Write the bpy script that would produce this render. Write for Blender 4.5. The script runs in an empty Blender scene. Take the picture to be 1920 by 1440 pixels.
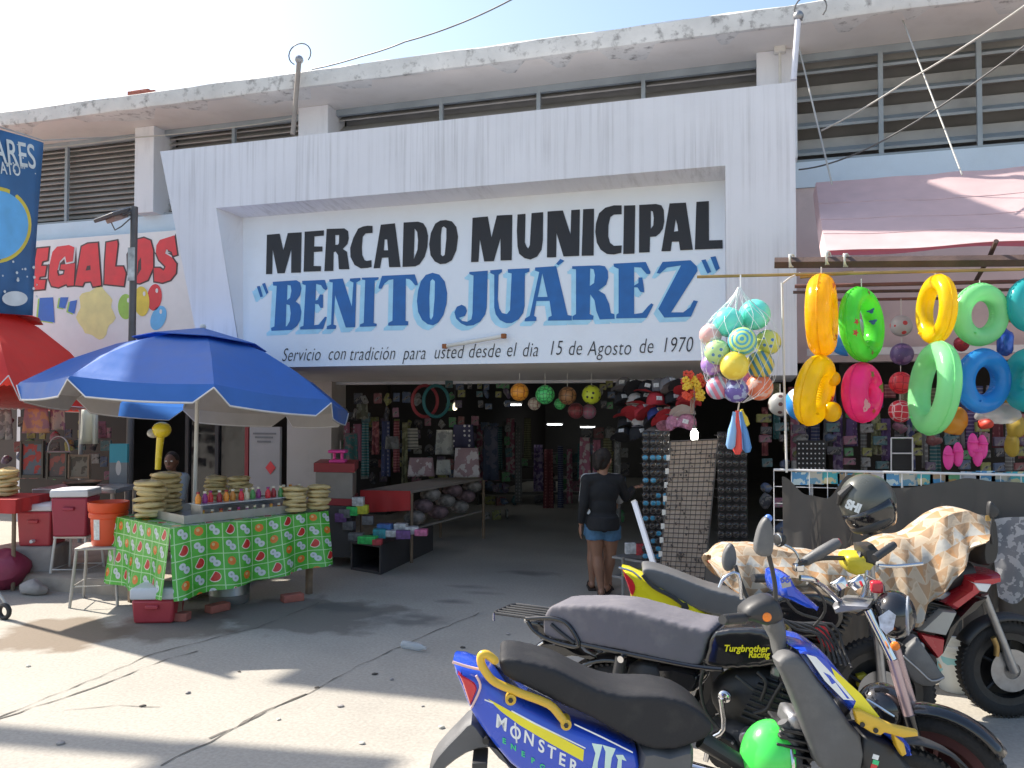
import bpy, bmesh, math, random
from mathutils import Vector, Matrix, noise
from mathutils.geometry import tessellate_polygon
R = math.radians
rnd = random.Random(7)
SC = bpy.context.scene
COL = SC.collection

# ------------------------------------------------------------------ camera, world, sun, exposure
FPX, YAW, PITCH, CAMH = 1554.0, R(17.2), R(1.55), 1.85
cam_d = bpy.data.cameras.new('camera'); cam = bpy.data.objects.new('camera', cam_d); COL.objects.link(cam)
cam_d.sensor_width = 36.0; cam_d.lens = 36.0 * FPX / 1920.0; cam_d.clip_start = 0.05; cam_d.clip_end = 3000
cam.location = (0, 0, CAMH); cam.rotation_euler = (R(90) + PITCH, 0, YAW)
SC.camera = cam
SUNDIR = Vector((0.95, -0.25, -1.0)).normalized()       # the way the light travels
sun_el = math.asin(-SUNDIR.z); sun_az = math.atan2(-SUNDIR.x, -SUNDIR.y)
world = bpy.data.worlds.new('World'); SC.world = world; world.use_nodes = True
wn = world.node_tree; wn.nodes.clear()
sky = wn.nodes.new('ShaderNodeTexSky'); sky.sky_type = 'NISHITA'; sky.sun_disc = False
sky.sun_elevation = sun_el; sky.sun_rotation = sun_az
sky.air_density = 1.3; sky.dust_density = 2.2; sky.ozone_density = 1.5
bg = wn.nodes.new('ShaderNodeBackground'); bg.inputs['Strength'].default_value = 0.132
wo = wn.nodes.new('ShaderNodeOutputWorld')
wn.links.new(sky.outputs[0], bg.inputs[0]); wn.links.new(bg.outputs[0], wo.inputs[0])
sun_d = bpy.data.lights.new('sun', 'SUN'); sun_d.energy = 5.0; sun_d.angle = R(0.55); sun_d.color = (1.0, 0.93, 0.82)
sun = bpy.data.objects.new('sun', sun_d); COL.objects.link(sun); sun.location = (-20, 18, 30)
sun.rotation_euler = SUNDIR.to_track_quat('-Z', 'Y').to_euler()
SC.view_settings.view_transform = 'Standard'; SC.view_settings.look = 'None'
SC.view_settings.gamma = 1.0; SC.view_settings.exposure = 0.88
SC.view_settings.use_curve_mapping = False
SC.render.engine = 'CYCLES'
SC.cycles.max_bounces = 8; SC.cycles.diffuse_bounces = 4; SC.cycles.transparent_max_bounces = 12
SC.cycles.use_denoising = True; SC.cycles.sample_clamp_indirect = 6

CR = Vector((math.cos(YAW), math.sin(YAW), 0))
CF = Vector((-math.sin(YAW) * math.cos(PITCH), math.cos(YAW) * math.cos(PITCH), math.sin(PITCH)))
CU = CR.cross(CF)
CP = Vector((0, 0, CAMH))
def ray(px, py): return CR * ((px - 960) / FPX) + CU * ((720 - py) / FPX) + CF
def onY(px, py, Y): d = ray(px, py); return CP + d * (Y / d.y)
def onZ(px, py, z=0.0): d = ray(px, py); return CP + d * ((z - CAMH) / d.z)
def atF(px, py, f): return CP + ray(px, py) * f
def onPl(px, py, p, n): d = ray(px, py); return CP + d * ((p - CP).dot(n) / d.dot(n))

# ------------------------------------------------------------------ mesh helpers
class MB:
    def __init__(s): s.v = []; s.f = []; s.mi = []; s.cur = 0
    def add(s, vs, fs):
        o = len(s.v); s.v += [tuple(v) for v in vs]
        for q in fs: s.f.append(tuple(i + o for i in q)); s.mi.append(s.cur)
        return s
    def box(s, c, d, rot=None):
        c = Vector(c); vs = []
        for x in (-.5, .5):
            for y in (-.5, .5):
                for z in (-.5, .5):
                    p = Vector((x * d[0], y * d[1], z * d[2]))
                    vs.append(c + (rot @ p if rot else p))
        return s.add(vs, [(0, 1, 3, 2), (4, 6, 7, 5), (0, 4, 5, 1), (2, 3, 7, 6), (0, 2, 6, 4), (1, 5, 7, 3)])
    def bb(s, a, b):
        a = Vector(a); b = Vector(b); return s.box((a + b) / 2, [abs(b[i] - a[i]) for i in range(3)])
    def rings(s, rs, closed=True, caps=True, wrap=False):
        n = len(rs[0]); vs = [p for r in rs for p in r]; fs = []; m = len(rs)
        for i in range(m if wrap else m - 1):
            a = i * n; b = ((i + 1) % m) * n
            for j in range(n if closed else n - 1):
                k = (j + 1) % n; fs.append((a + j, a + k, b + k, b + j))
        if caps and not wrap and closed:
            fs.append(tuple(range(n - 1, -1, -1))); fs.append(tuple((m - 1) * n + j for j in range(n)))
        return s.add(vs, fs)
    def tube(s, path, r, n=8, wrap=False, squash=1.0):
        P = [Vector(p) for p in path]; m = len(P); rs = []
        rr = r if isinstance(r, (list, tuple)) else [r] * m
        up = Vector((0, 0, 1)); last = None
        for i in range(m):
            a = P[i - 1] if (i > 0 or wrap) else P[i]; b = P[(i + 1) % m] if (i < m - 1 or wrap) else P[i]
            t = (b - a)
            if t.length < 1e-9: t = Vector((0, 0, 1))
            t.normalize()
            if last is None:
                u = t.cross(up)
                if u.length < 1e-3: u = t.cross(Vector((1, 0, 0)))
            else: u = last - t * last.dot(t)
            u.normalize(); last = u; w = t.cross(u)
            rs.append([P[i] + (u * math.cos(2 * math.pi * k / n) + w * math.sin(2 * math.pi * k / n) * squash) * rr[i] for k in range(n)])
        return s.rings(rs, wrap=wrap)
    def cyl(s, a, b, r, n=16, r2=None): return s.tube([a, b], [r, r if r2 is None else r2], n)
    def sphere(s, c, r, nu=20, nv=12, rot=None):
        c = Vector(c); r = r if isinstance(r, (tuple, list)) else (r, r, r); rs = []
        for j in range(nv + 1):
            t = math.pi * j / nv; st = max(math.sin(t), 1e-4); ring = []
            for i in range(nu):
                a = 2 * math.pi * i / nu
                p = Vector((r[0] * st * math.cos(a), r[1] * st * math.sin(a), -r[2] * math.cos(t)))
                ring.append(c + (rot @ p if rot else p))
            rs.append(ring)
        return s.rings(rs)
    def torus(s, c, Rr, r, rot=None, nu=36, nv=12, sq=1.0, wob=0, nw=0):
        c = Vector(c); rs = []
        for i in range(nu):
            a = 2 * math.pi * i / nu; ring = []
            for j in range(nv):
                b = 2 * math.pi * j / nv
                rr = r * (1 + wob * (math.cos(a * nw) if nw else 0))
                q = Rr + rr * math.cos(b)
                p = Vector((q * math.cos(a), q * math.sin(a), rr * sq * math.sin(b)))
                ring.append(c + (rot @ p if rot else p))
            rs.append(ring)
        return s.rings(rs, wrap=True)
    def lathe(s, prof, c=(0, 0, 0), n=24, rot=None):
        c = Vector(c); rs = []
        for (r, z) in prof:
            ring = []
            for i in range(n):
                a = 2 * math.pi * i / n; p = Vector((max(r, 1e-4) * math.cos(a), max(r, 1e-4) * math.sin(a), z))
                ring.append(c + (rot @ p if rot else p))
            rs.append(ring)
        return s.rings(rs)
    def grid(s, fn, nu, nv):
        vs = [fn(i / nu, j / nv) for j in range(nv + 1) for i in range(nu + 1)]; w = nu + 1
        return s.add(vs, [(j * w + i, j * w + i + 1, (j + 1) * w + i + 1, (j + 1) * w + i) for j in range(nv) for i in range(nu)])
    def poly(s, loops):
        """flat filled polygon with holes (list of loops of 3-D points)"""
        loops = [[Vector(p) for p in l] for l in loops]
        vs = [p for l in loops for p in l]
        return s.add(vs, [tuple(t) for t in tessellate_polygon(loops)])
    def prism(s, loop, d):
        """extrude a planar outline along vector d"""
        d = Vector(d); L = [Vector(p) for p in loop]; n = len(L)
        t = [tuple(x) for x in tessellate_polygon([L])]
        fs = [(i, (i + 1) % n, n + (i + 1) % n, n + i) for i in range(n)]
        return s.add(L + [p + d for p in L], fs + t + [tuple(n + i for i in reversed(x)) for x in t])
    def panel(s, loop, d):
        return s.prism(loop, d)

def pmesh(name, mb, mats, smooth=True, fix=True, angle=40):
    me = bpy.data.meshes.new(name); me.from_pydata(mb.v, [], mb.f)
    for m in (mats if isinstance(mats, (list, tuple)) else [mats]): me.materials.append(m)
    if any(mb.mi): me.polygons.foreach_set('material_index', mb.mi)
    if fix:
        bm = bmesh.new(); bm.from_mesh(me); bmesh.ops.recalc_face_normals(bm, faces=bm.faces); bm.to_mesh(me); bm.free()
    if smooth:
        me.polygons.foreach_set('use_smooth', [True] * len(me.polygons)); me.set_sharp_from_angle(angle=R(angle))
    me.update(); return me
def obj(name, mb, mats, parent=None, local=False, bevel=0, smooth=True, fix=True, label=None, angle=40, sub=0):
    if parent is not None and not local:
        inv = parent.matrix_basis.inverted(); p = parent.parent
        while p is not None: inv = inv @ p.matrix_basis.inverted(); p = p.parent
        mb.v = [tuple(inv @ Vector(v)) for v in mb.v]
    o = bpy.data.objects.new(name, pmesh(name, mb, mats, smooth, fix, angle)); COL.objects.link(o)
    if parent is not None: o.parent = parent
    if bevel:
        b = o.modifiers.new('bevel', 'BEVEL'); b.width = bevel; b.segments = 2; b.limit_method = 'ANGLE'; b.angle_limit = R(40); b.harden_normals = False
    if sub:
        b = o.modifiers.new('sub', 'SUBSURF'); b.levels = sub; b.render_levels = sub
    if label: o['label'] = label
    return o
def thing(name, label, cat, loc=(0, 0, 0), rz=0, group=None, rot=None):
    o = bpy.data.objects.new(name, None); COL.objects.link(o); o.empty_display_size = .1
    o.location = loc; o.rotation_euler = rot if rot else (0, 0, rz)
    o.matrix_basis = Matrix.LocRotScale(Vector(loc), o.rotation_euler, None)
    o['label'] = label; o['category'] = cat
    if group: o['group'] = group
    return o
def tag(o, label, cat, group=None):
    o['label'] = label; o['category'] = cat
    if group: o['group'] = group
    return o
def struct(o, kind='structure'): o['kind'] = kind; return o
def dup(root, loc=None, rot=None, label=None, group=None, parent=None):
    r = root.copy(); COL.objects.link(r)
    if parent is not None: r.parent = parent
    if loc is not None: r.location = loc
    if rot is not None: r.rotation_euler = rot
    if label: r['label'] = label
    if group: r['group'] = group
    for ch in root.children: dup(ch, parent=r)
    return r

# ------------------------------------------------------------------ materials
def lin(c):
    if isinstance(c, str):
        c = c.lstrip('#'); c = [int(c[i:i + 2], 16) / 255 for i in (0, 2, 4)]
        return tuple((x / 12.92 if x <= .04045 else ((x + .055) / 1.055) ** 2.4) for x in c)
    return tuple(c)
MATS = {}
def mat(name, col, rough=.6, metal=0, var=.12, scale=6, bump=0, bscale=60, spec=.5, trans=0, alpha=1, coat=0, emit=0, dirt=None, dscale=2.5, damt=.5, sss=0, sheen=0, streak=0, dthr=.52):
    if name in MATS: return MATS[name]
    col = lin(col); m = bpy.data.materials.new(name); m.use_nodes = True; MATS[name] = m
    nt = m.node_tree; N = nt.nodes; L = nt.links; b = N['Principled BSDF']
    b.inputs['Roughness'].default_value = rough; b.inputs['Metallic'].default_value = metal
    b.inputs['Specular IOR Level'].default_value = spec; b.inputs['Coat Weight'].default_value = coat
    b.inputs['Transmission Weight'].default_value = trans; b.inputs['Alpha'].default_value = alpha
    if sheen: b.inputs['Sheen Weight'].default_value = sheen
    if sss:
        b.inputs['Subsurface Weight'].default_value = sss; b.inputs['Subsurface Radius'].default_value = (.05, .05, .05)
    tc = N.new('ShaderNodeTexCoord'); src = tc.outputs['Object']
    n = N.new('ShaderNodeTexNoise'); n.inputs['Scale'].default_value = scale; n.inputs['Detail'].default_value = 6
    L.new(src, n.inputs['Vector'])
    mp = N.new('ShaderNodeMapRange'); mp.inputs[1].default_value = .25; mp.inputs[2].default_value = .75
    mp.inputs[3].default_value = 1 - var; mp.inputs[4].default_value = 1 + var; L.new(n.outputs[0], mp.inputs[0])
    hv = N.new('ShaderNodeMixRGB'); hv.blend_type = 'MULTIPLY'; hv.inputs[0].default_value = 1
    hv.inputs[1].default_value = (*col, 1); L.new(mp.outputs[0], hv.inputs[2]); out = hv.outputs[0]
    if dirt is not None:
        n2 = N.new('ShaderNodeTexNoise'); n2.inputs['Scale'].default_value = dscale; n2.inputs['Detail'].default_value = 8; n2.inputs['Roughness'].default_value = .65
        if streak:
            mm = N.new('ShaderNodeMapping'); mm.inputs['Scale'].default_value = (streak, streak, 0.35); L.new(src, mm.inputs[0]); L.new(mm.outputs[0], n2.inputs['Vector'])
        else: L.new(src, n2.inputs['Vector'])
        r2 = N.new('ShaderNodeMapRange'); r2.inputs[1].default_value = dthr; r2.inputs[2].default_value = dthr + .18; r2.inputs[3].default_value = 0; r2.inputs[4].default_value = damt
        L.new(n2.outputs[0], r2.inputs[0])
        mx = N.new('ShaderNodeMixRGB'); L.new(r2.outputs[0], mx.inputs[0]); L.new(out, mx.inputs[1]); mx.inputs[2].default_value = (*lin(dirt), 1); out = mx.outputs[0]
    L.new(out, b.inputs['Base Color'])
    rr = N.new('ShaderNodeMapRange'); rr.inputs[1].default_value = .3; rr.inputs[2].default_value = .7
    rr.inputs[3].default_value = max(.02, rough - .08); rr.inputs[4].default_value = min(1, rough + .08); L.new(n.outputs[0], rr.inputs[0]); L.new(rr.outputs[0], b.inputs['Roughness'])
    if emit:
        b.inputs['Emission Color'].default_value = (*col, 1); b.inputs['Emission Strength'].default_value = emit
    if bump:
        n3 = N.new('ShaderNodeTexNoise'); n3.inputs['Scale'].default_value = bscale; n3.inputs['Detail'].default_value = 5; L.new(src, n3.inputs['Vector'])
        bp = N.new('ShaderNodeBump'); bp.inputs['Strength'].default_value = bump; bp.inputs['Distance'].default_value = .02; L.new(n3.outputs[0], bp.inputs['Height']); L.new(bp.outputs[0], b.inputs['Normal'])
    m['out'] = 1
    return m
def nodes(m): return m.node_tree.nodes, m.node_tree.links, m.node_tree.nodes['Principled BSDF']
def thin(name, col, rough=.35, tl=.5, alpha=1, var=.06, bump=0, bscale=20):
    """plastic sheet or cloth that lets light through"""
    if name in MATS: return MATS[name]
    m = mat(name, col, rough, var=var, bump=bump, bscale=bscale); N, L, b = nodes(m)
    t = N.new('ShaderNodeBsdfTranslucent'); mx = N.new('ShaderNodeMixShader'); mx.inputs[0].default_value = tl
    src = b.inputs['Base Color'].links[0].from_socket; L.new(src, t.inputs[0])
    o = N['Material Output']; L.new(b.outputs[0], mx.inputs[1]); L.new(t.outputs[0], mx.inputs[2])
    last = mx.outputs[0]
    if alpha < 1:
        tr = N.new('ShaderNodeBsdfTransparent'); m2 = N.new('ShaderNodeMixShader'); m2.inputs[0].default_value = alpha
        L.new(tr.outputs[0], m2.inputs[1]); L.new(last, m2.inputs[2]); last = m2.outputs[0]
    L.new(last, o.inputs[0]); return m

# ------------------------------------------------------------------ lettering
def px_poly(loops, o, sc):
    return [[(o[0] + x / sc, o[1] + y / sc) for (x, y) in l] for l in loops]
def text_mesh(txt, size, mtl, parent, M, name='lettering', xs=1.0, shear=0, space=1.0, off=0):
    cu = bpy.data.curves.new('t', 'FONT'); cu.body = txt; cu.size = size; cu.shear = shear; cu.space_character = space; cu.align_x = 'CENTER'; cu.align_y = 'CENTER'; cu.offset = off
    to = bpy.data.objects.new('t', cu); COL.objects.link(to)
    bpy.context.view_layer.update()
    me = bpy.data.meshes.new_from_object(to.evaluated_get(bpy.context.evaluated_depsgraph_get()))
    mb = MB(); mb.add([M @ Vector((v.co.x * xs, v.co.y, 0)) for v in me.vertices], [tuple(p.vertices) for p in me.polygons])
    bpy.data.objects.remove(to); bpy.data.curves.remove(cu); bpy.data.meshes.remove(me)
    return obj(name, mb, mtl, parent, smooth=False, fix=False)
def frame_mat(c, xdir, zdir, off=0):
    """matrix whose x runs along the writing and y up the letters"""
    x = Vector(xdir).normalized(); y = Vector(zdir); y = (y - x * y.dot(x)).normalized(); z = x.cross(y)
    M = Matrix((x, y, z)).transposed().to_4x4(); M.translation = Vector(c) + z * off; return M
# ------------------------------------------------------------------ building
YS, YF, YW = 8.0, 9.35, 10.2            # sign front, roof fascia, wall
m_white = mat('white painted concrete', (.74, .74, .77), .75, var=.05, scale=1.2, bump=.15, bscale=35, dirt=(.42, .42, .45), dscale=3.0, damt=.28, streak=2.2)
m_soffit = mat('cream soffit', (.72, .68, .64), .8, var=.06, scale=1.5, bump=.1, dirt=(.5, .45, .4), damt=.25)
m_fascia = mat('weathered concrete edge', (.66, .65, .63), .85, var=.12, scale=4, bump=.3, bscale=30, dirt=(.10, .09, .085), dscale=8.5, damt=.8, dthr=.53)
m_band = mat('pale blue paint', (.60, .70, .80), .7, var=.05, scale=2, bump=.1, dirt=(.5, .55, .6), damt=.2)
m_pink = mat('awning tinted plaster', (.62, .50, .49), .8, var=.08, scale=2, bump=.15, dirt=(.4, .33, .32), damt=.3)  # pink light from the awning is put into this wall colour
m_louv = mat('grey louvre', (.36, .345, .33), .65, var=.15, scale=3, dirt=(.2, .19, .18), damt=.4)
m_louvb = mat('blue grey louvre edge', (.30, .34, .37), .55, var=.15, scale=3)
m_pillar = mat('beige plaster', (.50, .45, .42), .8, var=.06, scale=2, bump=.15, dirt=(.3, .26, .24), damt=.35)
m_dark = mat('dark void', (.02, .02, .022), .9)
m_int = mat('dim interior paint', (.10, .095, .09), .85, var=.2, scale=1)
m_panel = mat('sign panel white', (.74, .77, .82), .65, var=.04, scale=1.5, bump=.08, dirt=(.62, .6, .6), dscale=1.5, damt=.3)

# ground
def ground_mat():
    m = mat('worn concrete', (.37, .343, .298), .88, var=.13, scale=.9, bump=.16, bscale=30, dirt=(.25, .235, .21), dscale=.55, damt=.5); N, L, b = nodes(m)
    base = b.inputs['Base Color'].links[0].from_socket
    tc = [n for n in N if n.type == 'TEX_COORD'][0]
    n1 = N.new('ShaderNodeTexNoise'); n1.inputs['Scale'].default_value = 45; n1.inputs['Detail'].default_value = 8; L.new(tc.outputs['Object'], n1.inputs['Vector'])
    r1 = N.new('ShaderNodeMapRange'); r1.inputs[1].default_value = .3; r1.inputs[2].default_value = .7; r1.inputs[3].default_value = .86; r1.inputs[4].default_value = 1.10; L.new(n1.outputs[0], r1.inputs[0])
    x1 = N.new('ShaderNodeMixRGB'); x1.blend_type = 'MULTIPLY'; x1.inputs[0].default_value = 1; L.new(base, x1.inputs[1]); L.new(r1.outputs[0], x1.inputs[2])
    out = x1.outputs[0]
    # wet and oily patches with their own outlines
    def blob(c, r, col, sx=1, sy=1, amt=.85, ns=2.2, nd=.9):
        nonlocal out
        mp = N.new('ShaderNodeMapping'); mp.inputs['Location'].default_value = (-c[0] * sx, -c[1] * sy, 0); mp.inputs['Scale'].default_value = (sx, sy, 0)
        L.new(tc.outputs['Object'], mp.inputs[0])
        nn = N.new('ShaderNodeTexNoise'); nn.inputs['Scale'].default_value = ns; nn.inputs['Detail'].default_value = 7; L.new(tc.outputs['Object'], nn.inputs['Vector'])
        sb = N.new('ShaderNodeVectorMath'); sb.operation = 'LENGTH'; L.new(mp.outputs[0], sb.inputs[0])
        ma = N.new('ShaderNodeMath'); ma.operation = 'MULTIPLY_ADD'; ma.inputs[1].default_value = nd * 2 * r; L.new(nn.outputs[0], ma.inputs[0]); L.new(sb.outputs['Value'], ma.inputs[2])
        rg = N.new('ShaderNodeMapRange'); rg.inputs[1].default_value = r * (1 + nd) + .04; rg.inputs[2].default_value = r * (1 + nd) - .12; rg.inputs[3].default_value = 0; rg.inputs[4].default_value = amt
        L.new(ma.outputs[0], rg.inputs[0])
        mx = N.new('ShaderNodeMixRGB'); L.new(rg.outputs[0], mx.inputs[0]); L.new(out, mx.inputs[1]); mx.inputs[2].default_value = (*col, 1); out = mx.outputs[0]
    wet = (.17, .125, .085)
    c = onZ(110, 1190); blob((c.x, c.y), .62, wet, 1, 1.3)
    c = onZ(560, 1150); blob((c.x, c.y), .75, (.15, .13, .11), .8, 1.2, .75)
    c = onZ(330, 1170); blob((c.x, c.y), .55, (.13, .10, .075), 1, 1, .75)
    for (px, py, r) in ((790, 1157, .16), (850, 1128, .13), (760, 1166, .2), (640, 1140, .25), (880, 1100, .12), (1000, 1075, .2), (905, 1112, .1)):
        c = onZ(px, py); blob((c.x, c.y), r, (.11, .105, .10), .6, 1.5, .65, 5)
    L.new(out, b.inputs['Base Color']); return m
m_ground = ground_mat()
mb = MB(); mb.grid(lambda u, v: (-150 + 300 * u, -60 + 260 * v, 0), 30, 26)
struct(obj('ground', mb, m_ground, fix=False))
# cracks and joints of the slab
m_crack = mat('crack dirt', (.14, .128, .11), .95, var=.3, scale=20)
def crack(pts, w, name='pavement_crack', seed=1):
    r = random.Random(seed); P = [onZ(*p) for p in pts]; L_ = []
    for a, b in zip(P[:-1], P[1:]):
        n = max(2, int((b - a).length / .09))
        for i in range(n): L_.append(a.lerp(b, i / n))
    L_.append(P[-1]); ring = []
    for i, p in enumerate(L_):
        t = (L_[min(i + 1, len(L_) - 1)] - L_[max(i - 1, 0)]).normalized(); nrm = Vector((-t.y, t.x, 0))
        k = w * r.choice((.1, .3, .5, .7, .9, 1.2)) * .8; j = r.uniform(-.014, .014)
        ring.append((p + nrm * (j + k), p + nrm * (j - k)))
    mb = MB(); mb.add([(q.x, q.y, .004) for pr in ring for q in pr], [(2 * i, 2 * i + 1, 2 * i + 3, 2 * i + 2) for i in range(len(ring) - 1)])
    struct(obj(name, mb, m_crack, fix=False))
crack([(-60, 1368), (90, 1318), (200, 1282), (300, 1240), (372, 1222)], .011, seed=3)
crack([(-20, 1352), (120, 1296), (205, 1262), (290, 1225), (480, 1178), (600, 1130)], .009, seed=4)
crack([(300, 1436), (420, 1378), (500, 1332), (578, 1300), (640, 1265), (800, 1190), (900, 1150)], .008, seed=5)
crack([(395, 1386), (500, 1334), (576, 1302)], .015, seed=6)
crack([(120, 1332), (220, 1322), (300, 1326)], .004, seed=8)

# market hall shell ------------------------------------------------------------
XL, XR = -11.6, 14.0
hall = thing('market_hall', 'white concrete market hall with louvred windows under a flat overhanging roof', 'market building', (0, 10, 0))
def col_x(px, Y=YW - .3): return onY(px, 330, Y).x
z_sof = 5.98
# roof slab: soffit + fascia (gently arched line)
def roofz(x): return 0.0
mb = MB(); mb.grid(lambda u, v: (XL + (XR - XL) * u, YF + .05 + (YW + .1 - YF) * v, z_sof), 40, 2)
obj('soffit', mb, m_soffit, hall, fix=False)
mb = MB(); rs = []
prof = [(YF + .05, z_sof), (YF, z_sof + .005), (YF - .012, z_sof + .05), (YF - .01, z_sof + .2), (YF + .03, z_sof + .225), (16, z_sof + .3), (22, z_sof + .3), (22, z_sof + .01), (YW + .1, z_sof + .01)]
rr = random.Random(4)
for i in range(81):
    x = XL + (XR - XL) * i / 80; rs.append([(x, y + (rr.uniform(-.006, .006) if k < 5 else 0), z + (rr.uniform(-.008, .008) if k < 5 else 0)) for k, (y, z) in enumerate(prof)])
mb.rings(rs)
obj('roof', mb, m_fascia, hall, smooth=True)
# wall strips and columns
zb0, zb1 = 4.42, 4.72                 # pale blue sill band
def wall(name, x0, x1, z0, z1, m, y0=YW, y1=YW + .25):
    mb = MB(); mb.bb((x0, y0, z0), (x1, y1, z1)); return obj(name, mb, m, hall, smooth=False)
wall('sill_band', XL, XR, 4.40, 4.70, m_band, YW - .03)
wall('wall', XL, -7.6, 2.6, 4.398, m_band)
wall('wall', .2, XR, 2.36, 4.398, m_pink)
wall('wall', -7.6, .2, 2.36, 4.398, m_white)
cols = [(-60, -16), (249, 285), (556, 612), (1418, 1492)]
cx = []
for a, b in cols:
    xa, xb = onY(a, 330, YW - .25).x, onY(b, 330, YW - .25).x; cx.append((xa, xb))
cx[3] = (onY(1418, 110, YW - .25).x, onY(1494, 110, YW - .25).x)
for xa, xb in cx + [(4.9, 5.4), (9.5, 10)]:
    mb = MB(); mb.bb((xa, YW - .22, 4.70), (xb, YW + .26, z_sof)); obj('column', mb, m_white, hall, bevel=.01, smooth=False)
mb = MB(); mb.bb((-19, 11.3, 0), (XL - .03, 11.5, 3.6)); tag(obj('neighbour_wall', mb, mat('dark brown plaster', (.09, .07, .06), .85), smooth=False), 'plain dark wall of the next lot at the far left edge', 'wall')
wall('end_wall', XL - .02, XL + .25, 0, z_sof, m_white, YW + .252, 21.9)
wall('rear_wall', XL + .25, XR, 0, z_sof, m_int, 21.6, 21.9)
wall('end_wall', XR - .25, XR, 0, z_sof, m_white, YW + .252, 21.6)
m_lback = mat('louvre shade', (.24, .235, .23), .8, var=.2, scale=2)
# louvre windows (each a part: frame + blades)
def louvre(x0, x1, z0, z1, pitch, blade, tilt, mull, big=False):
    mb = MB(); mb.bb((x0, YW + (.42 if big else .3), z0 - .1), (x1, YW + (.46 if big else .34), z1)); w = obj('louvre_window', mb, m_lback, hall, smooth=False)
    n = int((z1 - z0) / pitch)
    for k in range(n):
        z = z0 + pitch * (k + .5)
        mb = MB(); mb.box(((x0 + x1) / 2, YW + .14, z), (x1 - x0 - .02, blade, .018 if not big else .03), Matrix.Rotation(R(tilt), 3, 'X')); obj('blade', mb, m_louv if not big else m_louvb, w, smooth=False)
        if big:
            mb = MB(); mb.box(((x0 + x1) / 2, YW + .30, z + .1), (x1 - x0 - .02, .16, .14)); obj('blade', mb, m_louv, w, smooth=False)
    for t in mull:
        mb = MB(); mb.box((x0 + (x1 - x0) * t, YW + .02, (z0 + z1) / 2), (.05, .05, z1 - z0 - .01)); obj('mullion', mb, m_louvb, w, smooth=False)
    for zc_, hh_ in ((z1 - .045, .085), (z0 + .02, .03)): mb = MB(); mb.box(((x0 + x1) / 2, YW + .03, zc_), (x1 - x0 - .01, .06, hh_)); obj('window_frame', mb, m_louvb, w, smooth=False)
louvre(cx[0][1], cx[1][0], 4.70, z_sof, .082, .10, 38, (.45,))
louvre(XL + .25, cx[0][0], 4.70, z_sof, .082, .10, 38, (.5,))
louvre(cx[1][1], cx[2][0], 4.70, z_sof, .082, .10, 38, (.5,))
louvre(cx[2][1], cx[3][0], 4.70, z_sof, .16, .2, 38, (.28, .52, .76))
louvre(cx[3][1], 4.9, 4.70, z_sof, .32, .24, 28, (.2, .42, .64, .86), big=True)
louvre(5.4, 9.5, 4.70, z_sof, .32, .24, 28, (.33, .66), big=True)
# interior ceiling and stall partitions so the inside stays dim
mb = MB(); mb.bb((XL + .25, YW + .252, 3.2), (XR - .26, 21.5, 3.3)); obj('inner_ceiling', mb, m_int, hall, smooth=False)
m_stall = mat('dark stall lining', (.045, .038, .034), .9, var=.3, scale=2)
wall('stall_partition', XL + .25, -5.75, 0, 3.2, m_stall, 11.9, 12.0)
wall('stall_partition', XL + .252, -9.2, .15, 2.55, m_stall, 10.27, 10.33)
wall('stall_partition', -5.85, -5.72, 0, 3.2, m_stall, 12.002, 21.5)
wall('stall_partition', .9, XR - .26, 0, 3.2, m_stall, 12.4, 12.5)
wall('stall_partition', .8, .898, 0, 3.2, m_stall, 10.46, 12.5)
# beige pillar left of the entrance, kerb-side wall
xp0, xp1 = onY(538, 850, YW - .1).x, onY(621, 850, YW - .1).x
wall('pillar', xp0, xp1, 0, 2.6, m_pillar, YW - .1, YW + .3)
wall('lintel', xp1, .2, 2.15, 2.36, m_white, YW + .01, YW + .24)

# ------------------------------------------------------------------ entrance sign block
sign = thing('entrance_sign', 'big white concrete sign frame lettered over the market entrance', 'sign', (0, YS, 2.3))
def sp(px, py): p = onY(px, py, YS); return (p.x, p.z)
TL, TR = sp(300, 285), sp(1490, 152)
z_top = (TL[1] + TR[1]) / 2; xr = TR[0]; xl = TL[0]
z_bot = sp(1040, 680)[1]
xlb = sp(392, 700)[0]; xlb = xl + (sp(345, 510)[0] - xl) / (z_top - sp(345, 510)[1]) * (z_top - z_bot)
iTL, iTR = sp(405, 390), sp(1360, 310)
z_in = (iTL[1] + iTR[1]) / 2; xil = iTL[0]; xir = iTR[0]
xilb = xil + (sp(440, 600)[0] - xil) / (z_in - sp(440, 600)[1]) * (z_in - z_bot)
DEP = .34
z_pier = sp(1440, 704)[1]
mb = MB()
# front frame faces as one ring of quads around the recess
F = lambda x, z, y=YS: (x, y, z)
o_ = [F(xl, z_top), F(xr, z_top), F(xr, z_pier), F(xir, z_pier), F(xir, z_bot), F(xir, z_in), F(xil, z_in), F(xilb, z_bot), F(xlb, z_bot)]
mb.poly([o_])
# recess sides: top, left, right (panel leans: flush at the bottom, deep at the top)
rT = [F(xil + .12, z_in - .05, YS + DEP), F(xir - .02, z_in - .05, YS + DEP)]
mb.add([F(xil, z_in), F(xir, z_in), rT[1], rT[0]], [(0, 1, 2, 3)])
mb.add([F(xil, z_in), rT[0], F(xilb + .005, z_bot, YS + .004)], [(0, 1, 2)])
mb.add([F(xir, z_in), rT[1], F(xir - .005, z_bot, YS + .004)], [(0, 1, 2)])
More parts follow.
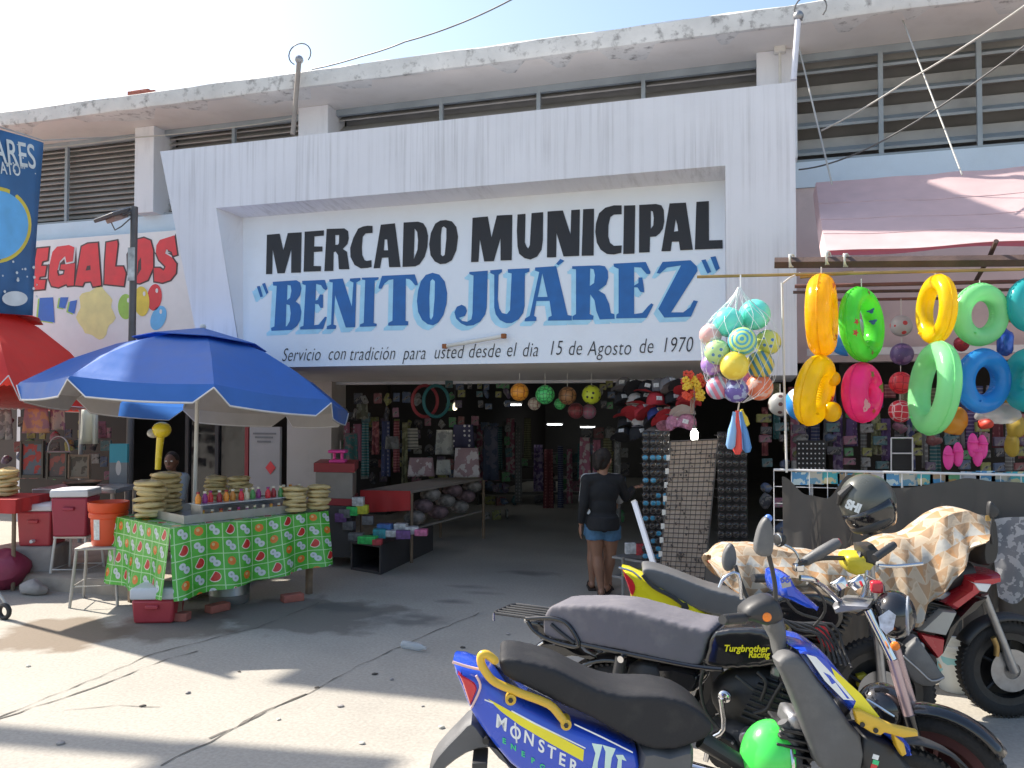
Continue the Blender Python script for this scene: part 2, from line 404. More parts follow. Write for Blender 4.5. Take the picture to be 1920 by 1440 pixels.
# outer sides, top, underside, back
B = lambda x, z: (x, YW - .002, z)
mb.add([F(xl, z_top), F(xr, z_top), B(xr, z_top), B(xl, z_top)], [(0, 1, 2, 3)])
mb.add([F(xl, z_top), F(xlb, z_bot), B(xlb, z_bot - .1), B(xl, z_top)], [(0, 1, 2, 3)])
mb.add([F(xr, z_top), F(xr, z_pier), B(xr, z_pier), B(xr, z_top)], [(0, 1, 2, 3)])
mb.add([F(xir, z_pier), F(xr, z_pier), B(xr, z_pier), B(xir, z_pier)], [(0, 1, 2, 3)])
mb.add([F(xir, z_pier), F(xir, z_bot), B(xir, z_bot - .1), B(xir, z_pier)], [(0, 1, 2, 3)])
def sign_mat():
    m = mat('sign concrete', (.71, .71, .755), .75, var=.05, scale=1.5, bump=.12, bscale=30); N, L, b = nodes(m)
    base = b.inputs['Base Color'].links[0].from_socket; tc = [n for n in N if n.type == 'TEX_COORD'][0]
    mp = N.new('ShaderNodeMapping'); mp.inputs['Scale'].default_value = (11, 2, .22); L.new(tc.outputs['Object'], mp.inputs[0])
    n = N.new('ShaderNodeTexNoise'); n.inputs['Scale'].default_value = 1.6; n.inputs['Detail'].default_value = 9; n.inputs['Roughness'].default_value = .7; L.new(mp.outputs[0], n.inputs['Vector'])
    r = N.new('ShaderNodeMapRange'); r.inputs[1].default_value = .47; r.inputs[2].default_value = .74; r.inputs[3].default_value = 0; r.inputs[4].default_value = .68; L.new(n.outputs[0], r.inputs[0])
    n2 = N.new('ShaderNodeTexNoise'); n2.inputs['Scale'].default_value = 1.1; n2.inputs['Detail'].default_value = 5; L.new(tc.outputs['Object'], n2.inputs['Vector'])
    r2 = N.new('ShaderNodeMapRange'); r2.inputs[1].default_value = .35; r2.inputs[2].default_value = .6; L.new(n2.outputs[0], r2.inputs[0])
    ml = N.new('ShaderNodeMath'); ml.operation = 'MULTIPLY'; L.new(r.outputs[0], ml.inputs[0]); L.new(r2.outputs[0], ml.inputs[1])
    mx = N.new('ShaderNodeMixRGB'); L.new(ml.outputs[0], mx.inputs[0]); L.new(base, mx.inputs[1]); mx.inputs[2].default_value = (.34, .33, .34, 1); L.new(mx.outputs[0], b.inputs['Base Color'])
    return m
m_sign = sign_mat()
obj('frame', mb, m_sign, sign, smooth=False)
mb = MB(); mb.add([F(xlb, z_bot), F(xir, z_bot), B(xir, z_bot - .1), B(xlb, z_bot - .1)], [(0, 1, 2, 3)]); obj('soffit', mb, m_soffit, sign, smooth=False)
pn = MB(); PT = [rT[0], rT[1], F(xir - .005, z_bot, YS + .004), F(xilb + .005, z_bot, YS + .004)]
pn.add(PT, [(0, 1, 2, 3)]); obj('sign_panel', pn, m_panel, sign, smooth=False)
pn_n = (Vector(PT[1]) - Vector(PT[0])).cross(Vector(PT[3]) - Vector(PT[0])).normalized()
if pn_n.y > 0: pn_n = -pn_n
pn_p = Vector(PT[3])
Z1, Z2, Z3, Z4 = ((490, 390), 9.6), ((680, 380), 9.6), ((870, 370), 8.0), ((1090, 365), 6.857)
Z5, Z6, Z7, Z8 = ((470, 500), 8.0), ((660, 490), 8.727), ((840, 470), 7.68), ((1060, 460), 6.194)
BLK = [
 (Z1, [[(105,485),(335,465),(400,760),(480,455),(730,440),(715,1165),(540,1170),(545,740),(425,1175),(295,1180),(210,750),(200,1190),(88,1195)]]),
 (Z1, [[(785,430),(1130,405),(1130,500),(960,515),(955,695),(1105,695),(1105,785),(950,795),(945,1045),(1080,1050),(1075,1140),(765,1150)]]),
 (Z1, [[(1180,380),(1500,370),(1565,420),(1578,550),(1555,650),(1470,740),(1545,790),(1590,1105),(1400,1105),(1385,850),(1340,785),(1305,800),(1300,1135),(1138,1140)],[(1335,490),(1405,490),(1400,640),(1380,665),(1335,665)]]),
 (((0,0),1), [[(699,424),(690,423.5),(681,425),(672,429),(663,446),(657,465),(657.7,482),(665,497),(677,503.5),(690,502.5),(697,501),(697,488),(688,489.5),(684,488),(679.6,478),(679,463),(680.6,444),(686,438),(699,437)]]),
 (Z2, [[(330,400),(585,375),(685,1160),(480,1165),(465,990),(350,995),(315,1180),(200,1185)],[(400,665),(445,665),(460,860),(385,860)]]),
 (Z2, [[(740,360),(1000,345),(1095,375),(1150,460),(1180,600),(1170,800),(1120,980),(1030,1110),(950,1150),(720,1160)],[(940,470),(985,530),(1000,680),(990,850),(925,1020)]]),
 (Z2, [[(1500,315),(1610,340),(1690,440),(1720,620),(1690,860),(1610,1040),(1500,1100),(1400,1110),(1300,1060),(1225,950),(1200,750),(1230,550),(1310,380),(1400,325)],[(1465,430),(1510,470),(1510,650),(1480,940),(1445,970),(1410,940),(1410,600),(1430,450)]]),
 (Z3, [[(130,310),(360,290),(415,600),(495,275),(728,265),(718,945),(550,950),(550,620),(450,960),(305,965),(240,630),(220,970),(108,975)]]),
 (Z3, [[(805,260),(925,250),(915,680),(940,740),(965,770),(990,720),(1015,240),(1190,225),(1185,650),(1165,790),(1100,890),(1000,935),(910,915),(830,850),(805,740),(795,500)]]),
 (Z3, [[(1255,215),(1485,200),(1600,560),(1610,195),(1740,185),(1730,880),(1495,890),(1390,540),(1385,900),(1245,905)]]),
 (Z4, [[(25,190),(165,183),(160,785),(5,788)]]),
 (Z4, [[(520,140),(520,255),(420,260),(375,290),(350,400),(348,540),(370,620),(420,660),(522,655),(515,750),(420,772),(330,765),(250,710),(200,620),(180,480),(190,370),(230,240),(310,170),(420,140)]]),
 (Z4, [[(550,143),(695,138),(685,760),(540,765)]]),
 (Z4, [[(745,135),(960,122),(1030,140),(1062,200),(1068,350),(1050,440),(1010,500),(960,540),(885,545),(880,742),(742,748)],[(895,210),(920,220),(932,300),(925,400),(895,440)]]),
 (Z4, [[(1135,115),(1345,105),(1435,710),(1272,718),(1255,605),(1165,608),(1150,728),(1030,730)],[(1215,320),(1235,390),(1245,470),(1192,478)]]),
 (Z4, [[(1480,95),(1640,85),(1642,590),(1815,585),(1818,695),(1460,708)]]),
]
BLU = [
 (Z5, [[(95,300),(140,290),(190,450),(150,460)]]), (Z5, [[(175,260),(220,245),(270,390),(240,420)]]),
 (Z5, [[(335,230),(690,205),(745,240),(765,330),(745,430),(680,525),(740,570),(765,680),(750,800),(700,890),(620,950),(315,965),(310,920),(360,900),(395,290),(340,285)],[(555,275),(605,285),(615,370),(595,470),(550,505)],[(540,565),(590,580),(605,700),(590,820),(550,890),(530,900)]]),
 (Z5, [[(775,215),(1115,200),(1155,330),(1130,355),(1090,330),(1060,280),(985,260),(975,510),(1010,500),(1040,420),(1090,420),(1090,620),(1050,620),(1020,565),(970,560),(955,880),(1030,870),(1080,800),(1120,750),(1145,760),(1090,935),(745,945),(748,905),(795,890),(830,280),(780,265)]]),
 (Z5, [[(1180,195),(1385,180),(1520,600),(1545,240),(1490,215),(1495,180),(1650,170),(1650,205),(1590,240),(1570,910),(1430,915),(1270,430),(1245,870),(1290,885),(1280,935),(1145,940),(1150,895),(1210,870),(1235,240),(1185,230)]]),
 (Z6, [[(165,270),(440,262),(435,300),(375,320),(358,1010),(410,1025),(405,1065),(130,1075),(135,1035),(195,1010),(220,310),(165,300)]]),
 (Z6, [[(495,240),(1030,215),(1080,370),(1075,395),(1035,395),(985,330),(945,295),(885,285),(880,975),(925,985),(920,1050),(595,1055),(600,1010),(665,975),(680,295),(600,310),(530,370),(490,450),(440,450),(440,420)]]),
 (Z6, [[(1320,190),(1430,220),(1520,330),(1560,520),(1550,700),(1500,880),(1420,1000),(1330,1050),(1240,1030),(1150,960),(1085,830),(1065,650),(1085,480),(1130,330),(1210,225)],[(1320,290),(1360,330),(1355,600),(1330,900),(1295,960),(1275,920),(1268,600),(1285,330)]]),
 (Z7, [[(310,310),(575,290),(560,820),(540,920),(470,1020),(370,1075),(270,1085),(190,1050),(120,980),(95,890),(130,810),(200,780),(255,810),(275,870),(250,940),(160,970),(210,1015),(280,1025),(340,990),(355,900),(370,360),(310,340)]]),
 (Z7, [[(610,285),(780,270),(780,310),(730,345),(720,700),(740,830),(780,900),(850,915),(895,860),(920,330),(865,320),(862,270),(1175,255),(1172,305),(1110,330),(1105,800),(1085,900),(1020,990),(920,1045),(840,1045),(750,1000),(690,920),(668,820),(668,350),(612,325)]]),
 (Z7, [[(1255,245),(1560,225),(1725,930),(1785,940),(1785,1005),(1440,1010),(1450,960),(1495,940),(1465,725),(1275,728),(1240,940),(1275,960),(1275,1015),(1105,1020),(1110,980),(1180,940),(1315,310),(1255,290)],[(1360,330),(1435,668),(1295,670)]]),
 (Z7, [[(1560,190),(1620,120),(1680,150),(1590,215)]]),
 (Z8, [[(80,245),(400,235),(460,245),(495,300),(500,380),(475,460),(385,525),(460,570),(510,680),(530,790),(570,800),(575,855),(400,862),(360,760),(340,640),(290,570),(285,800),(330,820),(322,865),(85,868),(85,825),(125,800),(125,280),(80,275)],[(290,270),(330,280),(345,350),(335,440),(285,475)]]),
 (Z8, [[(560,215),(935,195),(990,310),(985,335),(945,335),(905,290),(880,260),(800,255),(800,470),(850,440),(850,375),(895,375),(915,500),(915,550),(870,540),(840,490),(800,490),(800,800),(900,785),(960,710),(1000,675),(1025,690),(945,845),(590,850),(595,805),(620,790),(620,275),(565,250)]]),
 (Z8, [[(1130,195),(1455,175),(1530,250),(1535,300),(1230,780),(1370,780),(1450,720),(1490,640),(1540,650),(1460,830),(1150,840),(1080,740),(1345,235),(1180,260),(1100,330),(1060,325)]]),
 (Z8, [[(1580,175),(1630,165),(1695,310),(1650,330)]]), (Z8, [[(1685,140),(1745,128),(1795,270),(1750,300)]]),
]
m_blk = mat('black sign paint', (.022, .021, .023), .6, var=.2, scale=8)
m_blu = mat('blue sign paint', (.022, .125, .36), .6, var=.14, scale=9)
m_lbl = mat('light blue sign paint', (.38, .66, .82), .65, var=.12, scale=9)
def glyphs(defs, m, name, p0, n, off, dx=0, dy=0, parent=None):
    mb = MB()
    for (z, loops) in defs:
        mb.poly([[onPl(x + dx, y + dy, p0, n) + n * off for (x, y) in l] for l in px_poly(loops, *z)])
    return obj(name, mb, m, parent, smooth=False, fix=False)
glyphs(BLK, m_blk, 'lettering', pn_p, pn_n, .006, parent=sign)
gl = MB()
for (dx, dy, off) in ((-3, 3.5, .003), (-6, 6.5, .0025), (-9, 9, .002)):
    for (z, loops) in BLU:
        gl.poly([[onPl(x + dx, y + dy, pn_p, pn_n) + pn_n * off for (x, y) in l] for l in px_poly(loops[:1], *z)])
mm = obj('letter_shadow', gl, m_lbl, sign, smooth=False, fix=False)
glyphs(BLU, m_blu, 'lettering', pn_p, pn_n, .006, parent=sign)
# counters of B, O, A, R painted back in light blue
mb = MB()
a, b = onPl(550, 668, pn_p, pn_n), onPl(1312, 650, pn_p, pn_n)
upv = Vector(PT[0]) - Vector(PT[3])
xd = (b - a); ln = xd.length
words = [('Servicio', 565, 666), ('con', 632, 664), ('tradición', 698, 664), ('para', 777, 663), ('usted', 841, 661), ('desde', 908, 659), ('el', 958, 657), ('dia', 994, 657), ('15', 1041, 654), ('de', 1078, 654), ('Agosto', 1142, 654), ('de', 1211, 650), ('1970', 1269, 648)]
for w, x, y in words:
    c = onPl(x, y, pn_p, pn_n)
    text_mesh(w, .215, m_blk, sign, frame_mat(c, xd, upv, .006), xs=.66, shear=.2, space=1.06, off=-.0022)
# dead tube lamp and small stains on the panel
lt = thing('tube_lamp', 'unlit dirty white tube lamp slanting across the bottom of the sign panel', 'lamp', tuple(onPl(888, 643, pn_p, pn_n)))
a = onPl(838, 652, pn_p, pn_n) + pn_n * .06; b = onPl(948, 633, pn_p, pn_n) + pn_n * .06
m_offw = mat('off white plastic', (.62, .60, .56), .5, var=.12)
m_rust = mat('rust', (.28, .10, .04), .9, var=.35, scale=14)
mb = MB(); mb.cyl(a, b, .022, 10); obj('lamp_body', mb, m_offw, lt)
for q in (a, b): mb = MB(); mb.box(q, (.05, .05, .05)); obj('lamp_holder', mb, m_rust, lt, bevel=.008)
# shade tarps strung high over the street outside the picture (three throw the straight edged shade on the slab; two more are added)
m_steel = mat('dull steel', (.33, .33, .34), .45, metal=.7, var=.2)
m_tarp = mat('grey tarp', (.3, .3, .31), .8)
def ups(p, z): return Vector((p[0], p[1], 0)) - SUNDIR * (z / -SUNDIR.z)
g = lambda x, y: tuple(onZ(x, y))[:2]
TARPS = (([(-3.22, 4.86), (.35, 4.95), (.35, 7.7), (-3.24, 7.4)], 'wide grey shade tarp strung high over the market entrance'),
         ([g(-200, 1340), g(352, 1391), g(352, 1428), g(-200, 1382)], 'narrow shade tarp strung over the street at the far left'),
         ([g(352, 1388), g(762, 1420), (g(762, 1420)[0] - .05, 2.6), (g(352, 1388)[0], 2.6)], 'shade tarp strung over the near street outside the picture'))
aw0, aw1, aw2 = onY(1550, 471, 7.0), onY(1530, 342, 8.9), onY(1900, 462, 7.0); aw2.z = aw0.z; awn_ = (aw1 - aw0).cross(aw2 - aw0).normalized()
awpts = [onPl(x, y, aw0 - Vector((0, 0, .06)), awn_) for x, y in ((1470, 325), (1700, 318), (1720, 338), (1945, 410), (2100, 455), (2100, 438), (1470, 428))]
mb = MB(); mb.prism([p - SUNDIR * ((9.5 - p.z) / -SUNDIR.z) for p in awpts], (0, 0, .01)); tag(obj('unseen_tarp', mb, m_tarp, smooth=False), 'unseen tarp added over the roof to shade the pink awning', 'tarp', 'shade tarps over the street')  # added out of view to lay a band of shade across the awning
ua = [Vector((-11.5, 7.75, 2.7)), Vector((-7.4, 7.75, 2.5)), Vector((-7.4, 9.8, 2.5)), Vector((-11.5, 9.8, 2.7))]
mb = MB(); mb.prism([p - SUNDIR * ((9.5 - p.z) / -SUNDIR.z) for p in ua], (0, 0, .01)); tag(obj('unseen_tarp', mb, m_tarp, smooth=False), 'unseen tarp added high up to shade the red umbrella', 'tarp', 'shade tarps over the street')  # added out of view to keep sun off the upper red umbrella
for (poly, lab) in TARPS:
    mb = MB(); mb.prism([ups(p, 9.5) for p in poly], (0, 0, .01)); tag(obj('unseen_tarp', mb, m_tarp, smooth=False), lab, 'tarp', 'shade tarps over the street')
# ------------------------------------------------------------------ shader maths helper
class E:
    """a float socket with arithmetic"""
    def __init__(s, nt, v): s.nt = nt; s.v = v
    def _op(s, op, *o):
        n = s.nt.nodes.new('ShaderNodeMath'); n.operation = op
        for i, x in enumerate((s,) + o):
            x = x.v if isinstance(x, E) else x
            if isinstance(x, (int, float)): n.inputs[i].default_value = x
            else: s.nt.links.new(x, n.inputs[i])
        return E(s.nt, n.outputs[0])
    def __add__(s, o): return s._op('ADD', o)
    def __sub__(s, o): return s._op('SUBTRACT', o)
    def __mul__(s, o): return s._op('MULTIPLY', o)
    def __truediv__(s, o): return s._op('DIVIDE', o)
    def fr(s): return s._op('FRACT')
    def fl(s): return s._op('FLOOR')
    def ab(s): return s._op('ABSOLUTE')
    def lt(s, o): return s._op('LESS_THAN', o)
    def gt(s, o): return s._op('GREATER_THAN', o)
    def mx(s, o): return s._op('MAXIMUM', o)
    def mn(s, o): return s._op('MINIMUM', o)
    def sq(s): return s * s
    def sin(s): return s._op('SINE')
    def mod(s, o): return s._op('FLOORED_MODULO', o)
def uvxy(m, which='UV'):
    N, L, b = nodes(m); tc = [n for n in N if n.type == 'TEX_COORD'][0]
    sp_ = N.new('ShaderNodeSeparateXYZ'); L.new(tc.outputs[which], sp_.inputs[0]); nt = m.node_tree
    return E(nt, sp_.outputs[0]), E(nt, sp_.outputs[1]), E(nt, sp_.outputs[2])
def over(m, fac, col):
    N, L, b = nodes(m); base = b.inputs['Base Color'].links[0].from_socket
    mx = N.new('ShaderNodeMixRGB'); L.new(fac.v, mx.inputs[0]); L.new(base, mx.inputs[1]); mx.inputs[2].default_value = (*lin(col), 1); L.new(mx.outputs[0], b.inputs['Base Color'])
    for n in N:
        if n.type == 'BSDF_TRANSLUCENT': L.new(mx.outputs[0], n.inputs[0])
def noise_e(m, scale, detail=3, which='Object'):
    N, L, b = nodes(m); tc = [n for n in N if n.type == 'TEX_COORD'][0]; n = N.new('ShaderNodeTexNoise'); n.inputs['Scale'].default_value = scale; n.inputs['Detail'].default_value = detail
    L.new(tc.outputs[which], n.inputs['Vector']); return E(m.node_tree, n.outputs[0])
def vor_e(m, scale, feat='F1', out='Distance', which='Object', rnd_=1.0):
    N, L, b = nodes(m); tc = [n for n in N if n.type == 'TEX_COORD'][0]; n = N.new('ShaderNodeTexVoronoi'); n.feature = feat; n.inputs['Scale'].default_value = scale; n.inputs['Randomness'].default_value = rnd_
    L.new(tc.outputs[which], n.inputs['Vector']); return E(m.node_tree, n.outputs[out])
def set_uv(o, uvs):
    me = o.data; l = me.uv_layers.new(name='UVMap')
    for lp in me.loops: l.data[lp.index].uv = uvs[lp.vertex_index]
def pt(p): return Vector(p)
ORD = ['lowest', 'second', 'third', 'fourth', 'fifth', 'sixth', 'seventh', 'eighth', 'ninth', 'tenth', 'eleventh', 'twelfth']
ORDL = ['first', 'second', 'third', 'fourth', 'fifth', 'sixth', 'seventh', 'eighth', 'ninth', 'tenth', 'eleventh', 'twelfth', 'thirteenth', 'fourteenth', 'fifteenth', 'sixteenth', 'seventeenth', 'eighteenth', 'nineteenth', 'twentieth']

# ------------------------------------------------------------------ roof odds and ends
m_wire = mat('pale cable', (.42, .41, .38), .6)
m_wired = mat('dark cable', (.10, .10, .10), .6)
def wire(name, pts, r, m, label, cat='cable', sag=0):
    P = [Vector(p) for p in pts]; out = []
    for a, b in zip(P[:-1], P[1:]):
        for i in range(10): t = i / 10; out.append(a.lerp(b, t) - Vector((0, 0, sag * 4 * t * (1 - t))))
    out.append(P[-1]); mb = MB(); mb.tube(out, r, 6); o = obj(name, mb, m); return tag(o, label, cat)
wire('overhead_cable', [atF(965, -4, 8.2), atF(860, 45, 8.6), atF(760, 78, 9.0), atF(680, 105, 9.5), atF(585, 130, 10.0)], .008, m_wired, 'thin dark cable curving across the sky down to the left roof pole', sag=.01)
wire('overhead_cable', [atF(1925, 8, 6.5), atF(1700, 152, 7.4), atF(1540, 245, 8.0)], .008, m_wire, 'pale cable slanting from the top right corner across the big louvres', sag=.02)
wire('overhead_cable', [atF(1925, 83, 7.0), atF(1770, 195, 7.6), atF(1640, 272, 8.0), atF(1560, 305, 8.3), atF(1498, 318, 8.6)], .008, m_wired, 'lower thin grey cable sagging along the pale blue band at right', sag=.01)
wire('awning_rope', [atF(1498, 88, 9.2), atF(1560, 345, 7.6)], .009, m_wire, 'short pale rope holding the left corner of the pink awning', 'rope')
wire('awning_rope', [atF(1686, 20, 9.0), atF(1804, 328, 7.2)], .008, m_wire, 'long pale rope crossing the big louvres down to the pink awning', 'rope')
wire('facade_cable', [onY(78, 278, 9.9), onY(250, 258, 9.9), onY(400, 243, 9.9), onY(548, 222, 9.9)], .009, m_wire, 'pale cable strung along the louvred windows at left', sag=.01)
def roof_pole(p0, p1, mt, label, ring):
    t = thing('roof_pole', label, 'pole', tuple(p0)); mb = MB(); mb.cyl(p0, p1, .032, 10); obj('pole', mb, mt, t)
    mb = MB(); mb.sphere(p1, .055, 10, 8); obj('pole_cap', mb, m_steel, t)
    mb = MB(); mb.tube([p1 + Vector((.16 * math.cos(a) + ring, -.02, .06 + .14 * math.sin(a))) for a in [i * math.pi / 9 for i in range(-2, 13)]], .008, 6); obj('cable_loop', mb, m_wired, t)
m_polew = mat('white painted pole', (.70, .70, .76), .5, dirt=(.35, .2, .12), damt=.5)
m_poleb = mat('rusty conduit', (.32, .27, .23), .7, var=.3, dirt=(.2, .08, .04), damt=.5)
roof_pole(onY(549, 252, 9.25), onY(561, 112, 9.25), m_poleb, 'rusty conduit pole rising past the roof edge left of the sign text', .02)
roof_pole(onY(1488, 150, 9.2), onY(1497, 30, 9.2), m_polew, 'white pole standing on the right end of the sign block', .12)
p = onY(270, 158, 9.6); m_brick = mat('red brick', (.36, .12, .09), .9, var=.25, scale=12, bump=.3)
mb = MB(); mb.box((p.x, 9.62, 6.26), (.42, .2, .11), Matrix.Rotation(.15, 3, 'Z')); mb.box((p.x - .02, 9.62, 6.325), (.3, .18, .02)); tag(obj('brick', mb, m_brick, bevel=.01), 'red brick lying on the roof edge at left', 'brick')
bx = thing('junction_box', 'small white electrical box on the column beside the big louvres', 'electrical box', tuple(onY(1462, 90, YW - .3)))
p = onY(1462, 90, YW - .28); mb = MB(); mb.box(p, (.13, .1, .12)); obj('box_body', mb, m_offw, bx, bevel=.012); mb = MB(); mb.cyl(p - Vector((0, 0, .06)), p - Vector((0, 0, .5)), .016, 8); obj('conduit', mb, m_offw, bx)

# ------------------------------------------------------------------ painted gift-shop board left of the sign
board = thing('shop_board', 'white painted shop board with fat red letters and balloons', 'shop sign', (-9, 9.9, 3))
YB = 9.95
mb = MB(); q = [onY(-60, 470, YB), onY(70, 455, YB), onY(330, 428, YB), onY(372, 640, YB), onY(372, 740, YB), onY(-60, 760, YB)]
zt = (q[1].z + q[2].z) / 2; x1 = onY(385, 520, YB).x
mb.bb((XL + .1, YB, 2.55), (x1, YB + .05, zt)); m_bwhite = mat('board white', (.80, .79, .78), .55, var=.04)
obj('board', mb, m_bwhite, board, smooth=False)
ZB = ((0, 440), 4.0)
RED = [[[(282,105),(368,97),(358,190),(320,200),(310,235),(350,235),(338,310),(300,315),(292,340),(345,340),(335,408),(222,418)]],
 [[(430,90),(520,78),(560,95),(548,200),(500,210),(490,160),(450,200),(430,280),(440,310),(480,300),(490,265),(455,260),(460,225),(565,215),(555,380),(510,385),(500,370),(440,395),(390,385),(368,330),(375,220),(395,130)]],
 [[(615,90),(660,68),(735,62),(760,380),(700,390),(685,350),(635,355),(620,385),(565,380)],[(655,235),(680,230),(682,265),(645,270)]],
 [[(800,60),(880,45),(885,70),(870,200),(865,240),(925,240),(945,290),(930,385),(785,370),(790,200)]],
 [[(1020,40),(1080,25),(1130,45),(1150,120),(1150,250),(1110,340),(1050,365),(1000,360),(965,300),(960,150)],[(1040,200),(1060,170),(1062,260),(1030,310)]],
 [[(1200,40),(1280,15),(1310,5),(1330,150),(1300,160),(1290,130),(1250,110),(1240,140),(1290,170),(1325,220),(1320,290),(1280,340),(1220,360),(1160,350),(1155,250),(1200,250),(1230,270),(1245,240),(1195,190),(1170,130),(1175,80)]],
 [[(60,130),(180,112),(215,150),(205,230),(165,270),(200,420),(140,425),(115,290),(95,430),(30,440)],[(120,180),(150,175),(150,215),(115,225)]]]
m_red = mat('red sign paint', (.75, .06, .07), .55); m_dol = mat('dark outline paint', (.10, .06, .06), .6)
def grow(l, d):
    n = len(l); A = sum(l[i][0] * l[(i + 1) % n][1] - l[(i + 1) % n][0] * l[i][1] for i in range(n)); s = 1 if A > 0 else -1; out = []
    for i in range(n):
        a, b, c = Vector(l[i - 1]), Vector(l[i]), Vector(l[(i + 1) % n]); t1 = (b - a).normalized(); t2 = (c - b).normalized()
        n1 = Vector((t1.y, -t1.x)) * s; n2 = Vector((t2.y, -t2.x)) * s; m_ = (n1 + n2); k = max(.45, m_.dot(n1)) if m_.length > .1 else 1
        out.append(tuple(b + m_ * (d / k)))
    return out
def boardpoly(loops, mt, off, name='lettering', mb_=None):
    return [[onY(x, y, YB) - Vector((0, off, 0)) for (x, y) in l] for l in px_poly(loops, *ZB)]
mr, md = MB(), MB()
for L_ in RED:
    mr.poly(boardpoly(L_, None, .006)); md.poly(boardpoly([grow(L_[0], 11)], None, .003))
obj('letter_outline', md, m_dol, board, smooth=False, fix=False); obj('lettering', mr, m_red, board, smooth=False, fix=False)
m_bblue = mat('board blue', (.05, .16, .55), .5); m_bgreen = mat('board green', (.35, .60, .10), .5); m_yel = mat('board yellow', (.80, .62, .08), .5); m_sky = mat('board sky blue', (.16, .50, .85), .5); m_splash = mat('pale yellow splash', (.82, .74, .32), .6, var=.1)
for (dx, mt, off, nm) in ((-14, m_bgreen, .003, 'letter_shadow'), (0, m_bblue, .006, 'lettering')):
    mb = MB()
    for l in ([(160, 480), (245, 475), (240, 560), (150, 560)], [(300, 475), (400, 470), (412, 660), (285, 640)], [(455, 470), (515, 470), (490, 555), (442, 545)], [(528, 500), (580, 490), (560, 595), (512, 575)]):
        mb.poly(boardpoly([[(x + dx, y - dx * .4) for x, y in l]], None, off))
    obj(nm, mb, mt, board, smooth=False, fix=False)
mb = MB(); mb.poly(boardpoly([[(585 + 0 * a, 0) for a in ()] or [(720 + (135 + 18 * math.sin(a * 7)) * math.cos(a), 585 + (190 + 20 * math.cos(a * 5)) * math.sin(a)) for a in [i * math.pi / 16 for i in range(32)]]], None, .003)); obj('paint_splash', mb, m_splash, board, smooth=False, fix=False)
for (x, y, rx, ry, mt, til) in ((945, 540, 58, 95, m_bgreen, 0), (1160, 470, 55, 100, m_red, .1), (1065, 500, 58, 112, m_yel, -.05), (1190, 625, 55, 95, m_sky, .35)):
    mb = MB(); l = [(x + rx * math.cos(a) * math.cos(til) - ry * math.sin(a) * math.sin(til), y + rx * math.cos(a) * math.sin(til) + ry * math.sin(a) * math.cos(til)) for a in [i * math.pi / 14 for i in range(28)]]
    off = .006 + .002 * (mt is m_yel)
    mb.poly(boardpoly([l], None, off)); bo = obj('painted_balloon', mb, mt, board, smooth=False, fix=False)
    mb = MB(); mb.poly(boardpoly([[(x + rx * .35 + 10 * math.cos(a), y - ry * .5 + 18 * math.sin(a)) for a in [i * math.pi / 6 for i in range(12)]]], None, off + .003)); obj('highlight', mb, m_bwhite, bo, smooth=False, fix=False)

# ------------------------------------------------------------------ blue printed banner at the left edge
P1 = atF(80, 268, 10.0); P0 = atF(-170, 190, 8.4); P2 = atF(52, 575, 9.85)
bx_ = (P1 - P0); bz = Vector((0, 0, -1.0)); hgt = P1.z - P2.z + .1
m_ban = mat('blue banner print', (.05, .16, .34), .5, var=.25, scale=1.8, dirt=(.08, .22, .38), dscale=1.5, damt=.6)
ban = thing('printed_banner', 'dark blue printed banner hanging at the left edge of the street', 'banner', tuple(P1))
bn = bx_.cross(bz).normalized();  bn = -bn if bn.dot(CP - P1) < 0 else bn
mb = MB(); mb.grid(lambda u, v: P0 + bx_ * u + bz * (hgt * v) + bx_.normalized() * (-.10 * v * u) + bn * (.02 * math.sin(u * 9 + v * 3)), 16, 10)
sh = obj('banner_sheet', mb, m_ban, ban, fix=False); so = sh.modifiers.new('s', 'SOLIDIFY'); so.thickness = .006
def onban(px, py, off=.03): return onPl(px, py, P1, bn) + bn * off
m_lt = mat('banner white', (.75, .78, .75), .5)
up_ = onban(40, 250) - onban(40, 300); xd_ = onban(60, 318) - onban(0, 308)
text_mesh('ARES', .40, m_lt, ban, frame_mat(onban(24, 290), onban(64, 292) - onban(-16, 276), up_), xs=.66, off=.004)
text_mesh("ATO'''", .19, m_lt, ban, frame_mat(onban(21, 319), onban(44, 322) - onban(-4, 316), up_), xs=.7, off=.003)
for k, (rr_, mt) in enumerate(((1.0, m_yel), (.9, m_sky))):
    mb = MB(); mb.poly([[onban(-12 + 68 * rr_ * math.cos(a), 422 + 72 * rr_ * math.sin(a), .024 + .006 * k) for a in [i * math.pi / 20 for i in range(40)]]]); obj('printed_disc', mb, mt, ban, smooth=False, fix=False)
mb = MB(); mb.poly([[onban(24 + 24 * math.cos(a), 560 + 14 * math.sin(a)) for a in [i * math.pi / 12 for i in range(24)]]]); obj('printed_disc', mb, m_lt, ban, smooth=False, fix=False)
rp = random.Random(2); mb = MB()
for k in range(26):
    x, y = rp.uniform(0, 66), rp.uniform(480, 560) if k % 3 else rp.uniform(250, 330); c = onban(x, y, .026); s = rp.uniform(.008, .022); mb.poly([[c + (bx_.normalized() * math.cos(a) + Vector((0, 0, math.sin(a)))) * s for a in [i * math.pi / 3 for i in range(6)]]])
obj('printed_specks', mb, m_lt, ban, smooth=False, fix=False)
mb = MB(); mb.cyl(Vector((P0.x, P0.y, 0)), Vector((P0.x, P0.y, P0.z + .1)), .03, 8); obj('banner_post', mb, m_steel, ban)
mb = MB(); mb.tube([P0 + Vector((0, 0, .03)), P1 + Vector((0, 0, .03)), onY(250, 255, YW - .25)], .008, 6); obj('cord', mb, m_wire, ban)

